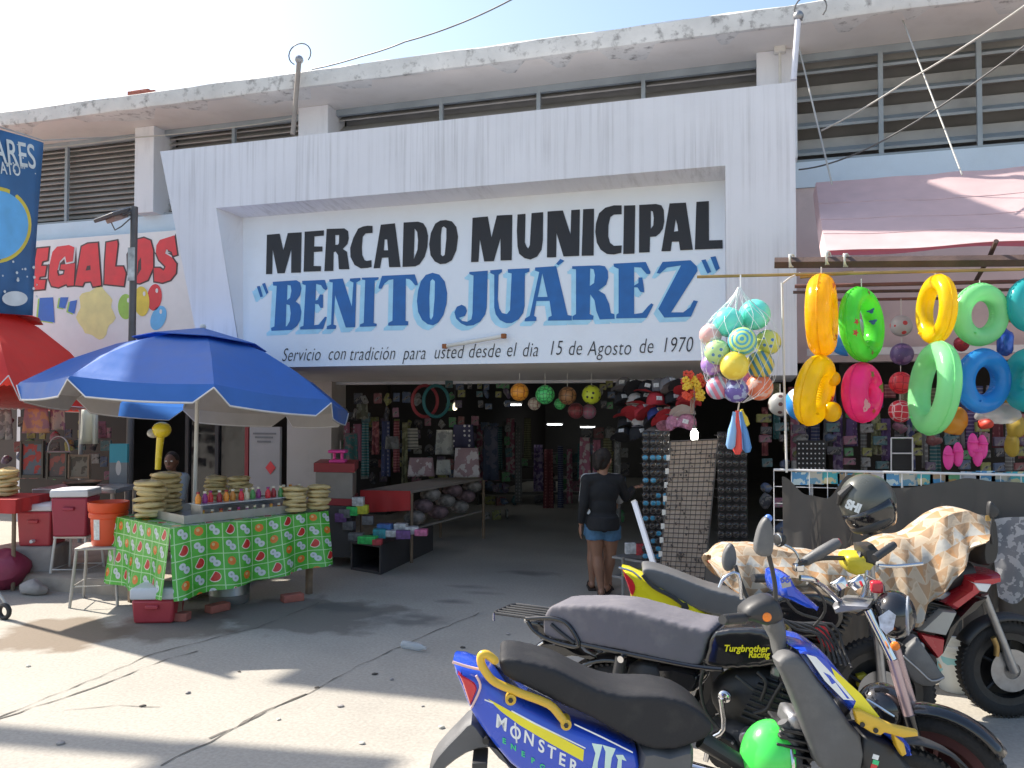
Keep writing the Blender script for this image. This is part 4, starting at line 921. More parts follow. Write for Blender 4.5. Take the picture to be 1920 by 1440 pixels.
def bulb(px, py, f, r, lab, mt=m_bulb):
    p = atF(px, py, f); t = thing('light_bulb', lab, 'light bulb', tuple(p))
    mb = MB(); mb.lathe([(0, -r * 1.6), (r * .8, -r * 1.3), (r, -r * .3), (r * .95, r * .6), (r * .5, r * 1.3), (r * .45, r * 1.5)], (0, 0, 0), 14); obj('bulb', mb, mt, t, True)
    mb = MB(); mb.cyl((0, 0, r * 1.5), (0, 0, r * 2.4), r * .45, 10); mb2 = MB(); mb2.cyl((0, 0, r * 2.4), (0, 0, r * 12), .004, 5); obj('socket', mb, m_wired, t, True); ld = bpy.data.lights.new('bulb_light', 'POINT'); ld.energy = 0.8; ld.shadow_soft_size = r; ld.color = (1, .93, .8); lo = bpy.data.objects.new('bulb_light', ld); COL.objects.link(lo); lo.parent = t; lo.location = (0, -r * 1.6, -r * 2.2); obj('cord', mb2, m_wired, t, True)
bulb(853, 762, 11.5, .035, 'small dim bulb hanging near the hoops', mat('dim bulb', (.9, .8, .6), .4, emit=.7))
bulb(1302, 815, 7.4, .035, 'bright white spiral bulb above the wire display panel')
# caps -------------------------------------------------------------------------
m_capd = mat('black cap cloth', (.012, .012, .016), .85, var=.3); m_capr = mat('red cap cloth', (.36, .02, .03), .8); m_capb = mat('blue cap cloth', (.03, .05, .22), .8); m_capg = mat('grey cap cloth', (.16, .15, .16), .85); m_capp = mat('pink print cloth', (.42, .18, .26), .8, var=.5, scale=40); m_capw = mat('pale cap cloth', (.42, .38, .36), .8)
m_logo = mat('cap badge', (.55, .55, .55), .6, var=.3, scale=50)
def cap_mesh():
    a, b, c = MB(), MB(), MB()
    a.lathe([(.095, -.01), (.097, .02), (.09, .06), (.07, .095), (.035, .118), (0, .122)], (0, 0, 0), 18)
    vs = []
    for j in range(5):
        for i in range(11):
            t = -1.15 + 2.3 * i / 10; k = j / 4; vs.append(((.095 + .085 * k * math.cos(t * .9)) * math.sin(t), -(.095 + .085 * k * math.cos(t * .9)) * math.cos(t), -.008 + .015 * math.cos(t) * k - .03 * k * abs(math.sin(t))))
    b.add(vs, [(j * 11 + i, j * 11 + i + 1, (j + 1) * 11 + i + 1, (j + 1) * 11 + i) for j in range(4) for i in range(10)])
    c.box((0, -.088, .055), (.055, .012, .04), Matrix.Rotation(R(-20), 3, 'X')); return a, b, c
capm = {}
def cap(px, py, f, key, brim, label, rz):
    mt = key; p = atF(px, py, f); t = thing('cap', label, 'cap', tuple(p), group='caps hung at the right of the entrance', rot=(R(-12 + rnd.uniform(-25, 25)), R(rnd.uniform(-14, 14)), rz))
    if (mt, brim) not in capm:
        a, b, c = cap_mesh(); mb_ = pmesh('brim', b, brim, fix=False)
        capm[(mt, brim)] = (pmesh('crown', a, mt), mb_, pmesh('badge', c, m_logo))
    for nm, me in zip(('crown', 'brim', 'badge'), capm[(mt, brim)]):
        o = bpy.data.objects.new(nm, me); COL.objects.link(o); o.parent = t
names = {m_capd: 'black', m_capr: 'red', m_capb: 'blue', m_capg: 'grey', m_capp: 'pink printed', m_capw: 'pale'}
rows = [(732, [1172, 1192, 1214, 1236, 1258, 1280], [m_capg, m_capd, m_capd, m_capg, m_capg, m_capr]), (757, [1168, 1190, 1212, 1232, 1262, 1284], [m_capd, m_capw, m_capd, m_capr, m_capd, m_capr]),
        (780, [1172, 1192, 1210, 1232, 1256, 1282], [m_capd, m_capr, m_capr, m_capb, m_capg, m_capw]), (800, [1176, 1200, 1226, 1250, 1270, 1288], [m_capd, m_capw, m_capd, m_capp, m_capp, m_capp]), (822, [1170, 1196, 1222], [m_capd, m_capd, m_capg])]
for ri, (y, xs_, ms) in enumerate(rows):
    for ci, (x, mt_) in enumerate(zip(xs_, ms)):
        cap(x + rnd.uniform(-3, 3), y + rnd.uniform(-4, 4), 8.0 + .12 * (5 - ci) + rnd.uniform(-.05, .05), mt_, [mt_, m_capd, m_capr, mt_][(ri + ci) % 4], f'{names[mt_]} cap, {ORDL[ci]} from the left in the {["top", "second", "third", "fourth", "lowest"][ri]} row of caps', YAW + rnd.uniform(-.5, .5))
# bouquet
bq = thing('flower_bunch', 'red and yellow plastic flower bunch hanging beside the netted balls', 'flowers', tuple(atF(1300, 725, 7.6)))
m_fy, m_fr = mat('yellow petals', (.75, .5, .04), .6), mat('red petals', (.65, .07, .03), .6)
for k in range(34):
    p = atF(1300 + rnd.uniform(-18, 18), 722 + rnd.uniform(-22, 24), 7.6 + rnd.uniform(-.1, .1)); mb = MB()
    for a in range(5):
        d = Vector((math.cos(a * 1.257), rnd.uniform(-.4, .4), math.sin(a * 1.257))) * .02; mb.sphere(p + d, (.016, .008, .016), 6, 4)
    obj('flower', mb, m_fy if k % 2 else m_fr, bq)
mb = MB()
for k in range(6): mb.cyl(atF(1300 + rnd.uniform(-10, 10), 735, 7.6), atF(1296 + rnd.uniform(-4, 4), 775, 7.6), .004, 5)
obj('stems', mb, mat('faded stem', (.3, .22, .18), .7), bq)
# sunglasses on two dark racks ---------------------------------------------------
m_rack = mat('black rack board', (.015, .015, .017), .7); m_gl = mat('dark lens', (.015, .016, .02), .08, spec=.9); m_glb = mat('blue mirror lens', (.03, .22, .38), .08, spec=1); m_gf = mat('glasses frame', (.05, .045, .045), .3)
def glasses_mesh(lens):
    mb = MB()
    for s in (-1, 1): mb.sphere((s * .034, 0, 0), (.03, .007, .022), 12, 8)
    a = MB()
    for s in (-1, 1): a.torus((s * .034, -.001, 0), .028, .004, Matrix.Rotation(R(90), 3, 'X'), 14, 5, sq=1)
    a.cyl((-.01, -.002, .006), (.01, -.002, .006), .004, 5); a.cyl((.064, 0, .01), (.066, .08, .01), .003, 5); a.cyl((-.064, 0, .01), (-.066, .08, .01), .003, 5)
    return pmesh('lenses', mb, lens), pmesh('glasses_frame', a, m_gf)
gm = [glasses_mesh(m_gl), glasses_mesh(m_glb)]
def rack(px0, px1, py0, py1, f, ncol, nrow, lab, where, blue):
    a, b = atF(px0, py0, f), atF(px1, py1, f); t = thing('sunglasses_rack', lab, 'display rack', tuple(atF((px0 + px1) / 2, py1, f)))
    mb = MB(); c = (a + b) / 2; w = (Vector((b.x, b.y, 0)) - Vector((a.x, a.y, 0))).length; mb.box((c.x, c.y + .05, c.z), (w, .03, a.z - b.z), Matrix.Rotation(YAW, 3, 'Z')); obj('rack_board', mb, m_rack, t)
    mb = MB(); mb.cyl((c.x, c.y + .08, 0), (c.x, c.y + .08, a.z), .02, 8); obj('rack_pole', mb, m_steel, t)
    for r_ in range(nrow):
        for c_ in range(ncol):
            p = atF(px0 + (px1 - px0) * (c_ + .5) / ncol + rnd.uniform(-1, 1), py0 + (py1 - py0) * (r_ + .5) / nrow, f - .03)
            me = gm[1 if (blue and rnd.random() < .35) else 0]; g = thing('sunglasses', f'{"blue mirrored" if me is gm[1] else "dark"} sunglasses, row {ORDL[r_]} from the top, {ORDL[c_]} across on the {where} rack', 'sunglasses', tuple(p), YAW + rnd.uniform(-.2, .2), 'sunglasses on the display racks')
            for nm, m_ in zip(('lenses', 'glasses_frame'), me):
                o = bpy.data.objects.new(nm, m_); COL.objects.link(o); o.parent = g
rack(1205, 1254, 808, 1050, 7.5, 2, 17, 'tall black sunglasses rack left of the beige wire panel', 'left', True)
rack(1346, 1400, 810, 1060, 7.4, 2, 15, 'tall black sunglasses rack right of the beige wire panel', 'right', False)
# beige wire display panel
f = 6.75; wp = thing('wire_display', 'beige backed wire display panel standing upright behind the yellow motorcycle', 'display panel', tuple(atF(1285, 1090, f)))
c4 = [atF(1257, 828, f + .15), atF(1346, 824, f + .15), atF(1320, 1092, f), atF(1236, 1086, f)]
m_card = mat('beige card', (.46, .37, .30), .85, var=.14, scale=9, dirt=(.28, .23, .19), dscale=6, damt=.4)
nrm = (c4[1] - c4[0]).cross(c4[3] - c4[0]).normalized(); nrm = -nrm if nrm.dot(CP - c4[0]) < 0 else nrm
mb = MB(); mb.prism([c + nrm * 0 for c in c4], -nrm * .012); obj('card_backing', mb, m_card, wp, smooth=False)
mb = MB()
def bil(u, v): return c4[0].lerp(c4[1], u).lerp(c4[3].lerp(c4[2], u), v) + nrm * .008
for k in range(10): mb.tube([bil(k / 9, v / 6) for v in range(7)], .0025 if 0 < k < 9 else .006, 5)
for k in range(31): mb.tube([bil(u / 4, k / 30) + nrm * .004 for u in range(5)], .0034 if 0 < k < 30 else .006, 5)
obj('wire_grid', mb, mat('dark wire', (.09, .08, .075), .5, metal=.3), wp)
mb = MB()
for k in range(90):
    q = bil(rnd.random(), rnd.random()) + nrm * .012; mb.box(q, (.012, .008, rnd.uniform(.006, .03)), Matrix.Rotation(rnd.uniform(-.4, .4), 3, 'Y'))
struct(obj('trinkets', mb, mat('dark trinkets', (.07, .055, .05), .5, var=.5, scale=40), wp, smooth=False), 'stuff')
for u in (.12, .88):
    q = bil(u, 1); mb = MB(); mb.cyl(q, (q.x, q.y + .05, 0), .012, 8); obj('leg', mb, m_steel, wp)
for k in range(9):
    q = bil(-.02, .12 + k * .1); mb = MB(); mb.box(q, (.03, .01, .045)); tag(obj('price_card', mb, m_offw), f'small pale card clipped on the left edge of the wire panel, {ORDL[k]} from the top', 'price card', 'cards on the wire panel edge')
mt_tube = thing('white_tube', 'white square metal tube leaning behind the yellow motorcycle', 'metal tube', tuple(onZ(1250, 1180)))
a, b = atF(1189, 940, 5.6), atF(1228, 1066, 5.3); dd = (b - a); b2 = a + dd * 1.65
mb = MB(); mb.tube([a, b2], .022, 4); obj('tube_body', mb, mat('white enamel', (.70, .70, .74), .4), mt_tube, smooth=False); mb = MB(); mb.tube([a - dd * .001, a + dd * .02], .024, 4); obj('end_cap', mb, m_offw, mt_tube, smooth=False)
# shelf with packets behind the women
def packet(px, py, f, w, h, mt_, lab, grp='small packets around the entrance', d=.06, rz=None):
    p = atF(px, py, f); mb = MB(); mb.box((0, 0, 0), (w, d, h)); o = obj('packet', mb, mt_, bevel=.006); o.location = p; o.rotation_euler = (0, 0, YAW + rnd.uniform(-.2, .2) if rz is None else rz); return tag(o, lab, 'packet', grp)
pal = {'white': mat('packet white', (.5, .5, .5), .5, var=.5, scale=25), 'yellow': mat('packet yellow', (.5, .5, .04), .5, var=.35, scale=25), 'red': mat('packet red', (.42, .04, .05), .5, var=.5, scale=25), 'green': mat('packet green', (.05, .5, .12), .5, var=.45, scale=25), 'blue': mat('packet blue', (.05, .14, .35), .5, var=.5, scale=25), 'teal': mat('packet teal', (.03, .25, .3), .5, var=.5, scale=25), 'pink': mat('packet pink', (.55, .14, .28), .5, var=.5, scale=25), 'grey': mat('packet grey', (.14, .14, .15), .5, var=.5, scale=25), 'purple': mat('packet purple', (.14, .06, .2), .5, var=.5, scale=25)}
shf = thing('low_shelf', 'low grey shelf of packets behind the woman in black', 'shelf', tuple(onZ(1215, 1110)))
for py in (1048, 1084):
    a, b = atF(1166, py, 7.9), atF(1262, py, 7.5); mb = MB(); c = (a + b) / 2; mb.box(c, ((b - a).length, .3, .02), Matrix.Rotation(math.atan2(b.y - a.y, b.x - a.x), 3, 'Z')); obj('shelf_board', mb, m_steel, shf)
for px in (1168, 1260):
    q = atF(px, 1048, 7.7); mb = MB(); mb.cyl((q.x, q.y, 0), (q.x, q.y, q.z + .02), .015, 6); obj('leg', mb, m_steel, shf)
for i, (px, py, cn, w, h) in enumerate(((1182, 1028, 'white', .1, .1), (1200, 1030, 'red', .08, .1), (1216, 1028, 'white', .09, .12), (1236, 1030, 'pink', .08, .1), (1180, 1074, 'yellow', .12, .06), (1202, 1074, 'yellow', .12, .07), (1226, 1076, 'green', .1, .06), (1248, 1074, 'red', .1, .07))):
    packet(px, py, 7.62, w, h, pal[cn], f'{cn} packet, {ORDL[i % 4]} from the left on the {"upper" if i < 4 else "lower"} low shelf board', 'packets on the low shelf')
# ------------------------------------------------------------------ left stall inside the entrance
m_drk = mat('dark counter', (.055, .052, .056), .7, var=.2); m_redp = mat('cart red', (.30, .03, .04), .5); m_cream = mat('dim cream', (.26, .23, .21), .7, var=.15)
cr = thing('display_crate', 'low dark grey display crate with an open front at the left of the passage', 'crate', tuple(onZ(725, 1070)))
a = onZ(657, 1068); b = onZ(714, 1078); c = onZ(812, 1032); hz = 1.85 - (1020 - 762) * 9.2 / 1554
def boxq(name, a, b, c, z0, z1, m, par, bevel=.004):
    a, b, c = (Vector((q.x, q.y, 0)) for q in (a, b, c)); d = a + (c - b); mb = MB(); L_ = [a, b, c, d]
    mb.rings([[q + Vector((0, 0, z0)) for q in L_], [q + Vector((0, 0, z1)) for q in L_]]); return obj(name, mb, m, par, bevel=bevel, smooth=False)
boxq('side_panel', b + (a - b) * .06, b, c, 0, hz, m_drk, cr); boxq('side_panel', a, a + (b - a) * .06, a + (b - a) * .06 + (c - b), 0, hz, m_drk, cr)
boxq('back_panel', a + (c - b) * .96 + (b - a) * .062, b + (c - b) * .96 - (b - a) * .062, c - (b - a) * .062, .03, hz - .03, m_drk, cr)
boxq('floor_panel', a + (b - a) * .062, b - (b - a) * .062, c - (b - a) * .062 - (c - b) * .05, .0, .03, m_drk, cr); boxq('top_panel', a + (b - a) * .062, b - (b - a) * .062, c - (b - a) * .062, hz - .028, hz, m_drk, cr)
tops = [('green', 690, 1012, .2, .08), ('teal', 712, 1000, .14, .1), ('red', 708, 1016, .1, .06), ('white', 738, 1000, .16, .07), ('purple', 756, 1002, .16, .09), ('white', 772, 994, .15, .08), ('pink', 790, 998, .14, .07), ('blue', 722, 992, .16, .12), ('grey', 668, 1006, .16, .08), ('white', 752, 988, .14, .08)]
for i, (cn, px, py, w, h) in enumerate(tops):
    t = i / len(tops); packet(px, py, 8.9 + .05 * (1020 - py) / 4, w, h, pal[cn], f'{cn} packet, {ORDL[i]} of the toys heaped on the dark display crate', 'toys heaped on the dark crate', .12)
for i, (px, py, cn) in enumerate(((662, 958, 'green'), (680, 955, 'yellow'), (648, 962, 'grey'), (672, 940, 'white'), (640, 970, 'purple'), (655, 985, 'grey'), (690, 975, 'grey'))):
    packet(px, py, 9.5, .13, .1, pal[cn], f'{cn} packet, {ORDL[i]} of the pile left of the red signboard cloth', 'packets left of the red cloth', .1)
tb = thing('counter_table', 'counter table with a red cloth front inside the entrance', 'table', tuple(onZ(730, 1040)))
a3, b3, c3 = atF(676, 925, 9.9), atF(770, 935, 9.8), atF(905, 905, 11.6)
zt_ = atF(720, 920, 9.85).z
boxq('tabletop', a3, b3, c3, zt_ - .03, zt_, m_cream, tb)
mb = MB(); dv = Vector((b3.x - a3.x, b3.y - a3.y, 0)); nn_ = Vector((dv.y, -dv.x, 0)).normalized() * .012
mb.grid(lambda u, v: Vector((a3.x, a3.y, zt_ + .003)) + dv * u + nn_ * (1 + .8 * math.sin(u * 17) * v) + Vector((0, 0, -.27 * v * (1 - .15 * u))), 20, 4); fc = obj('cloth', mb, m_redc, tb, fix=False)
for (w_, dx, dz, s_) in (('OFERTA', .0, -.09, .07), ('TOALLAS', .06, -.2, .075)): pass
for q in (a3, b3, c3, Vector((a3.x + c3.x - b3.x, a3.y + c3.y - b3.y, 0))):
    mb = MB(); mb.cyl((q.x, q.y + .03, 0), (q.x, q.y + .03, zt_ - .032), .02, 6); obj('leg', mb, m_wood, tb)
boxq('lower_shelf', a3 + dv * .9, b3, c3, .38, .40, m_cream, tb)
for i in range(9):
    p = Vector((b3.x, b3.y, 0)).lerp(Vector((c3.x, c3.y, 0)), .08 + .1 * i); mb = MB(); mb.sphere((0, 0, 0), (.14, .12, .09), 12, 8); o = obj('folded_bedding', mb, mat(('bedding pale', 'bedding print')[i % 2], ((.20, .18, .17), (.15, .10, .11))[i % 2], .9, var=.8, scale=16)); o.location = (p.x - .08, p.y + .1, .50 + .12 * (i % 3)); tag(o, f'bundle of printed bedding, {ORDL[i]} from the front under the counter', 'bedding', 'bedding bundles under the counter')
# red and white cart with the pink toy stand
ct = thing('food_cart', 'small red and cream cart beside the beige pillar', 'cart', tuple(onZ(635, 1060)))
a = atF(588, 880, 9.6); b = atF(665, 880, 9.5); c = atF(672, 880, 10.2); za, zb = atF(630, 885, 9.6).z, atF(630, 868, 9.6).z
boxq('cart_top', a, b, c, za, zb, m_redp, ct); boxq('cart_body', a + (b - a) * .05, b - (b - a) * .05, c - (b - a) * .05, za - .30, za - .002, m_cream, ct); boxq('cart_rail', a, b, c, za - .38, za - .302, m_redp, ct); boxq('cart_base', a + (b - a) * .06, b - (b - a) * .06, c - (b - a) * .06, .12, za - .382, m_drk, ct)
m_pk = mat('hot pink plastic', (.80, .06, .36), .4); p = atF(626, 866, 9.65); pk = thing('toy_stand', 'hot pink plastic toy stand on the red cart', 'toy', tuple(p))
z_ = zb + .002
for dz, w in ((.012, .19), (.125, .21)): mb = MB(); mb.box((p.x, p.y + .1, z_ + dz), (w, .16, .035), Matrix.Rotation(YAW, 3, 'Z')); obj('tray', mb, m_pk, pk, bevel=.01)
for s in (-.05, .05): mb = MB(); mb.cyl((p.x + s, p.y + .1, z_ + .03), (p.x + s, p.y + .1, z_ + .108), .018, 8); obj('leg', mb, m_pk, pk)
mb = MB(); mb.cyl((p.x + .03, p.y + .1, z_ + .143), (p.x + .03, p.y + .1, z_ + .25), .008, 6); obj('mast', mb, m_cream, pk)
# textiles, bags and pictures hanging in the dim left part ----------------------
def hang(px0, py0, px1, py1, f, mt_, lab, cat, name, grp, wav=.02):
    a, b = atF(px0, py0, f), atF(px1, py1, f); w = Vector((b.x - a.x, b.y - a.y, 0)); nv = Vector((-w.y, w.x, 0)).normalized(); s0 = rnd.uniform(0, 6); mb = MB()
    mb.grid(lambda u, v: Vector((a.x, a.y, a.z + (b.z - a.z) * v)) + w * (.5 + (u - .5) * (.86 + .14 * v)) + nv * (wav * math.sin(u * 9 + s0) * (.3 + v)), 10, 6); o = obj(name, mb, mt_, fix=False); s_ = o.modifiers.new('s', 'SOLIDIFY'); s_.thickness = .012; return tag(o, lab, cat, grp)
def printm(name, c1, c2, kind, sc):
    if name in MATS: return MATS[name]
    m = mat(name, c1, .85, var=.15)
    if kind == 'dots': over(m, vor_e(m, sc, rnd_=.15).lt(.28), c2)
    elif kind == 'grid': x, y, z = uvxy(m, 'Object'); over(m, (z * sc).fr().lt(.3), c2)
    else: over(m, noise_e(m, sc, 4).gt(.52), c2)
    return m
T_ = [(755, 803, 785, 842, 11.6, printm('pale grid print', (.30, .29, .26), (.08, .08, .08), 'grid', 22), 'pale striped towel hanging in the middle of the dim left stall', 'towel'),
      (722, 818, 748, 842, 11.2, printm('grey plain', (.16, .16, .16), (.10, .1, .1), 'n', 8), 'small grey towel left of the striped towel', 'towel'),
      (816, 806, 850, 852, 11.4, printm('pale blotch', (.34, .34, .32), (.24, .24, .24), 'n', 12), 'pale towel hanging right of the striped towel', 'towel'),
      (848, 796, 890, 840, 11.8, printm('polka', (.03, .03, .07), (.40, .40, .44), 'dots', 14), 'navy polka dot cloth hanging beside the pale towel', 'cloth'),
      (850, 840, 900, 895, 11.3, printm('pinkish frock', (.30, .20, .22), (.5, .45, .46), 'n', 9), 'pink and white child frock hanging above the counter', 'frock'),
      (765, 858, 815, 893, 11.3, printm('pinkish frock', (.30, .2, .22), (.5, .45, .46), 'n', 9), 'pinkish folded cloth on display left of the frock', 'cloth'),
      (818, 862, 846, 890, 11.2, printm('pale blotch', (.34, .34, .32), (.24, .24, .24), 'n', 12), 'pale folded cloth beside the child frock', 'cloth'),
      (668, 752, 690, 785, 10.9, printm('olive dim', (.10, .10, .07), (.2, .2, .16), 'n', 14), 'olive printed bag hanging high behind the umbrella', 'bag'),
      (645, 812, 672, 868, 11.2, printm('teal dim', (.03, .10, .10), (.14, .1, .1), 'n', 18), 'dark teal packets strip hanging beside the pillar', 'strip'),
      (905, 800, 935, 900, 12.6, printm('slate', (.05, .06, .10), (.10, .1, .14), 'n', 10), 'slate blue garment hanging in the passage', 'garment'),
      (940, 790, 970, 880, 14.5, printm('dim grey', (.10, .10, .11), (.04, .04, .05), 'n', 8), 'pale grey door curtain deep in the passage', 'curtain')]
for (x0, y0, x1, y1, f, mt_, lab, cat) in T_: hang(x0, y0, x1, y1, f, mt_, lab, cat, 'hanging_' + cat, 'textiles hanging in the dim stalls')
rg = random.Random(5); cn = list(pal)
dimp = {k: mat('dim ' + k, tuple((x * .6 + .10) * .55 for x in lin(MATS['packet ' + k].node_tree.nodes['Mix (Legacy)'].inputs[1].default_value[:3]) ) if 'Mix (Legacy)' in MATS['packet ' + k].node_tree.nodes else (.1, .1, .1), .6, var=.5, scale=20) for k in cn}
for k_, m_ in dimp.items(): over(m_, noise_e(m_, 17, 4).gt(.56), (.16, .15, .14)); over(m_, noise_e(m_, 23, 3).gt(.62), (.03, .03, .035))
def wallrow(x0, x1, y0, y1, nx, ny, f, what, where, grp, cat, prob=.85):
    for r_ in range(ny):
        for c_ in range(nx):
            if rg.random() > prob: continue
            k = rg.choice(cn); px = x0 + (x1 - x0) * (c_ + .5) / nx; py = y0 + (y1 - y0) * (r_ + .5) / ny; w = (x1 - x0) / nx * .8 * f / FPX; h = (y1 - y0) / ny * .8 * f / FPX
            px += rg.uniform(-4, 4); py += rg.uniform(-4, 4); w *= rg.uniform(.6, 1.15); p = atF(px, py, f + rg.uniform(-.06, .06)); mb = MB(); (mb.box((0, 0, 0), (w, .03, h * rg.uniform(.7, 1))) if rg.random() < .68 else mb.sphere((0, 0, 0), (w * rg.uniform(.35, .55), .05, h * rg.uniform(.4, .62)), 14, 10)); sd_ = rg.uniform(0, 99); mb.v = [tuple(Vector(v) + (Vector((noise.noise(Vector(v) * 11 + Vector((sd_, 0, 0))), 0, noise.noise(Vector(v) * 11 + Vector((0, sd_, 0))))) * .05 if len(mb.v) > 8 else Vector())) for v in mb.v]
            o = obj(what, mb, dimp[k], bevel=.008); o.location = p; o.rotation_euler = (0, rg.uniform(-.06, .06), YAW + rg.uniform(-.3, .3)); tag(o, f'{k} {cat} on the {where}, {ORDL[c_]} across in row {ORDL[r_]}', cat, grp)
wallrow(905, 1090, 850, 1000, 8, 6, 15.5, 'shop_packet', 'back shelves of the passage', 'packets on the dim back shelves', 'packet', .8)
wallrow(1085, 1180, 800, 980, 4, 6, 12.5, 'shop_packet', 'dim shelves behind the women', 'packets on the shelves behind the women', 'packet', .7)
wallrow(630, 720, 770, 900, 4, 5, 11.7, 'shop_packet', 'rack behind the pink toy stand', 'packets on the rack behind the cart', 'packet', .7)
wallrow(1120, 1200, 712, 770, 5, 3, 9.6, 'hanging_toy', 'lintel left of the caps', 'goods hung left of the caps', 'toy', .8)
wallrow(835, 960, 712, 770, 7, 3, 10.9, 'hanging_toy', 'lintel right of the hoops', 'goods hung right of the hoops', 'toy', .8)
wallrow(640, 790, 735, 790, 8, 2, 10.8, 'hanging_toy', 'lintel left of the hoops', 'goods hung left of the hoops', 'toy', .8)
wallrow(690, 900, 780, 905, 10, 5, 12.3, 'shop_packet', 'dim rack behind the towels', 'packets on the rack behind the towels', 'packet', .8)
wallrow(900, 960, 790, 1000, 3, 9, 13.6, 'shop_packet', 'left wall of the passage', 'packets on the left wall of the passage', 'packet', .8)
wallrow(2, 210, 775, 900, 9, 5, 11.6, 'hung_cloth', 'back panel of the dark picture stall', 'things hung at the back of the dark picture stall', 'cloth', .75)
bs = thing('back_shelves', 'dim wooden shelf unit at the end of the market passage', 'shelf', tuple(atF(1000, 1000, 16)))
for k in range(7):
    a, b = atF(900, 850 + 25 * k, 15.7), atF(1092, 850 + 25 * k, 15.7); c = (a + b) / 2; mb = MB(); mb.box(c, ((b - a).length, .25, .02), Matrix.Rotation(YAW, 3, 'Z')); obj('shelf_board', mb, m_int, bs)
for px in (900, 1092):
    a, b = atF(px, 845, 15.7), atF(px, 1002, 15.7); mb = MB(); mb.box((a + b) / 2, (.04, .25, (a - b).length)); obj('upright', mb, m_int, bs)

# ------------------------------------------------------------------ left street stall (behind the umbrella)
m_corr = mat('corrugated sheet', (.42, .41, .41), .5, metal=.3, var=.1)
aw = thing('sheet_awning', 'pale corrugated sheet awning over the dark picture stall at left', 'awning', tuple(atF(60, 750, 10)))
a, b = atF(-120, 764, 9.9), atF(150, 768, 10.4); up = Vector((0, .9, .28)); mb = MB(); mb.grid(lambda u, v: a.lerp(b, u) + up * v + Vector((0, 0, .012 * math.sin(u * 150))), 120, 2); o = obj('sheet', mb, m_corr, aw, fix=False); o.modifiers.new('s', 'SOLIDIFY').thickness = .006
for q in (a, b): mb = MB(); mb.cyl((q.x, q.y + .02, 0), (q.x, q.y + .02, q.z - .01), .025, 8); obj('post', mb, m_steel, aw)
m_frm = mat('dark picture frame', (.05, .04, .03), .4)
for i, (x0, y0, x1, y1, c1, c2) in enumerate(((40, 826, 84, 896, (.12, .14, .16), (.35, .06, .05)), (90, 846, 128, 898, (.12, .1, .09), (.3, .1, .08)), (130, 852, 170, 897, (.20, .17, .13), (.1, .08, .06)))):
    t = thing('framed_picture', ('framed picture with a red and blue print, leftmost in the dark stall', 'framed picture under a metal arch rack in the dark stall', 'small brown framed picture, rightmost of the three in the dark stall')[i], 'picture', tuple(atF((x0 + x1) / 2, y1, 10.2)), group='pictures in the dark stall')
    a, b = atF(x0, y0, 10.2), atF(x1, y1, 10.2); c = (a + b) / 2; w = (Vector((b.x - a.x, b.y - a.y, 0))).length; h = a.z - b.z
    mb = MB(); mb.box(c, (w * .8, .02, h * .82), Matrix.Rotation(YAW, 3, 'Z')); obj('print', mb, printm('picture print %d' % i, c1, c2, 'n', 9), t)
    rz_ = Matrix.Rotation(YAW, 3, 'Z')
    for s in (-1, 1):
        mb = MB(); mb.box(c + rz_ @ Vector((s * w * .46, -.012, 0)), (w * .09, .04, h)); obj('frame_bar', mb, m_frm if i < 2 else m_wood, t)
        mb = MB(); mb.box(c + rz_ @ Vector((0, -.014, s * h * .455)), (w * .83, .036, h * .085), rz_); obj('frame_bar', mb, m_frm if i < 2 else m_wood, t)
t = thing('arch_rack', 'small shiny metal arch rack above the middle picture', 'rack', tuple(atF(110, 848, 10.1)))
mb = MB(); mb.tube([atF(110 + 20 * math.cos(a), 845 - 27 * math.sin(a), 10.1) for a in [math.pi * i / 12 for i in range(13)]], .008, 6); obj('arch', mb, m_steel, t); mb = MB(); mb.cyl(atF(89, 847, 10.1), atF(133, 847, 10.1), .01, 6); obj('bar', mb, m_steel, t)
for i, (x0, y0, x1, y1, f, c1, c2, lab) in enumerate(((0, 768, 22, 824, 10.0, (.30, .28, .26), (.18, .17, .16), 'grey cloth bag hanging at the far left of the dark stall'), (44, 766, 92, 812, 10.1, (.32, .16, .18), (.45, .22, .12), 'pink and orange printed cloth hanging under the sheet awning'), (92, 768, 124, 806, 10.15, (.22, .10, .14), (.35, .25, .2), 'maroon printed cloth hanging beside the pink printed cloth'), (172, 790, 200, 822, 10.3, (.16, .05, .06), (.08, .03, .03), 'dark red cloth hanging behind the white bag'))):
    hang(x0, y0, x1, y1, f, printm('stall cloth %d' % i, c1, c2, 'n', 12), lab, 'cloth', 'hanging_cloth', 'cloths hanging in the dark stall')
hang(152, 768, 186, 832, 9.3, thin('white plastic bag', (.55, .56, .50), .4, .4), 'crumpled white plastic bag hanging from the umbrella rim', 'plastic bag', 'plastic_bag', None, .05)
sb = thing('advert_panel', 'small blue and white advert panel standing behind the grill table', 'advert', tuple(atF(224, 905, 9.6)))
a, b = atF(207, 832, 9.6), atF(240, 910, 9.6); c = (a + b) / 2; w = Vector((b.x - a.x, b.y - a.y, 0)).length
mb = MB(); mb.box(c, (w, .05, a.z - b.z), rZ); m_adv = mat('advert print', (.20, .20, .21), .4, var=.2); x, y, z = uvxy(m_adv, 'Generated'); over(m_adv, z.gt(.55), (.03, .28, .38)); over(m_adv, ((x - .55).sq() * 3 + (z - .42).sq() * 2).lt(.06), (.55, .50, .48)); obj('panel', mb, m_adv, sb)
for s in (-.4, .4): mb = MB(); q = c + rZ @ Vector((s * w, 0, 0)); mb.cyl((q.x, q.y, .15), (q.x, q.y, b.z), .015, 6); obj('leg', mb, m_steel, sb)
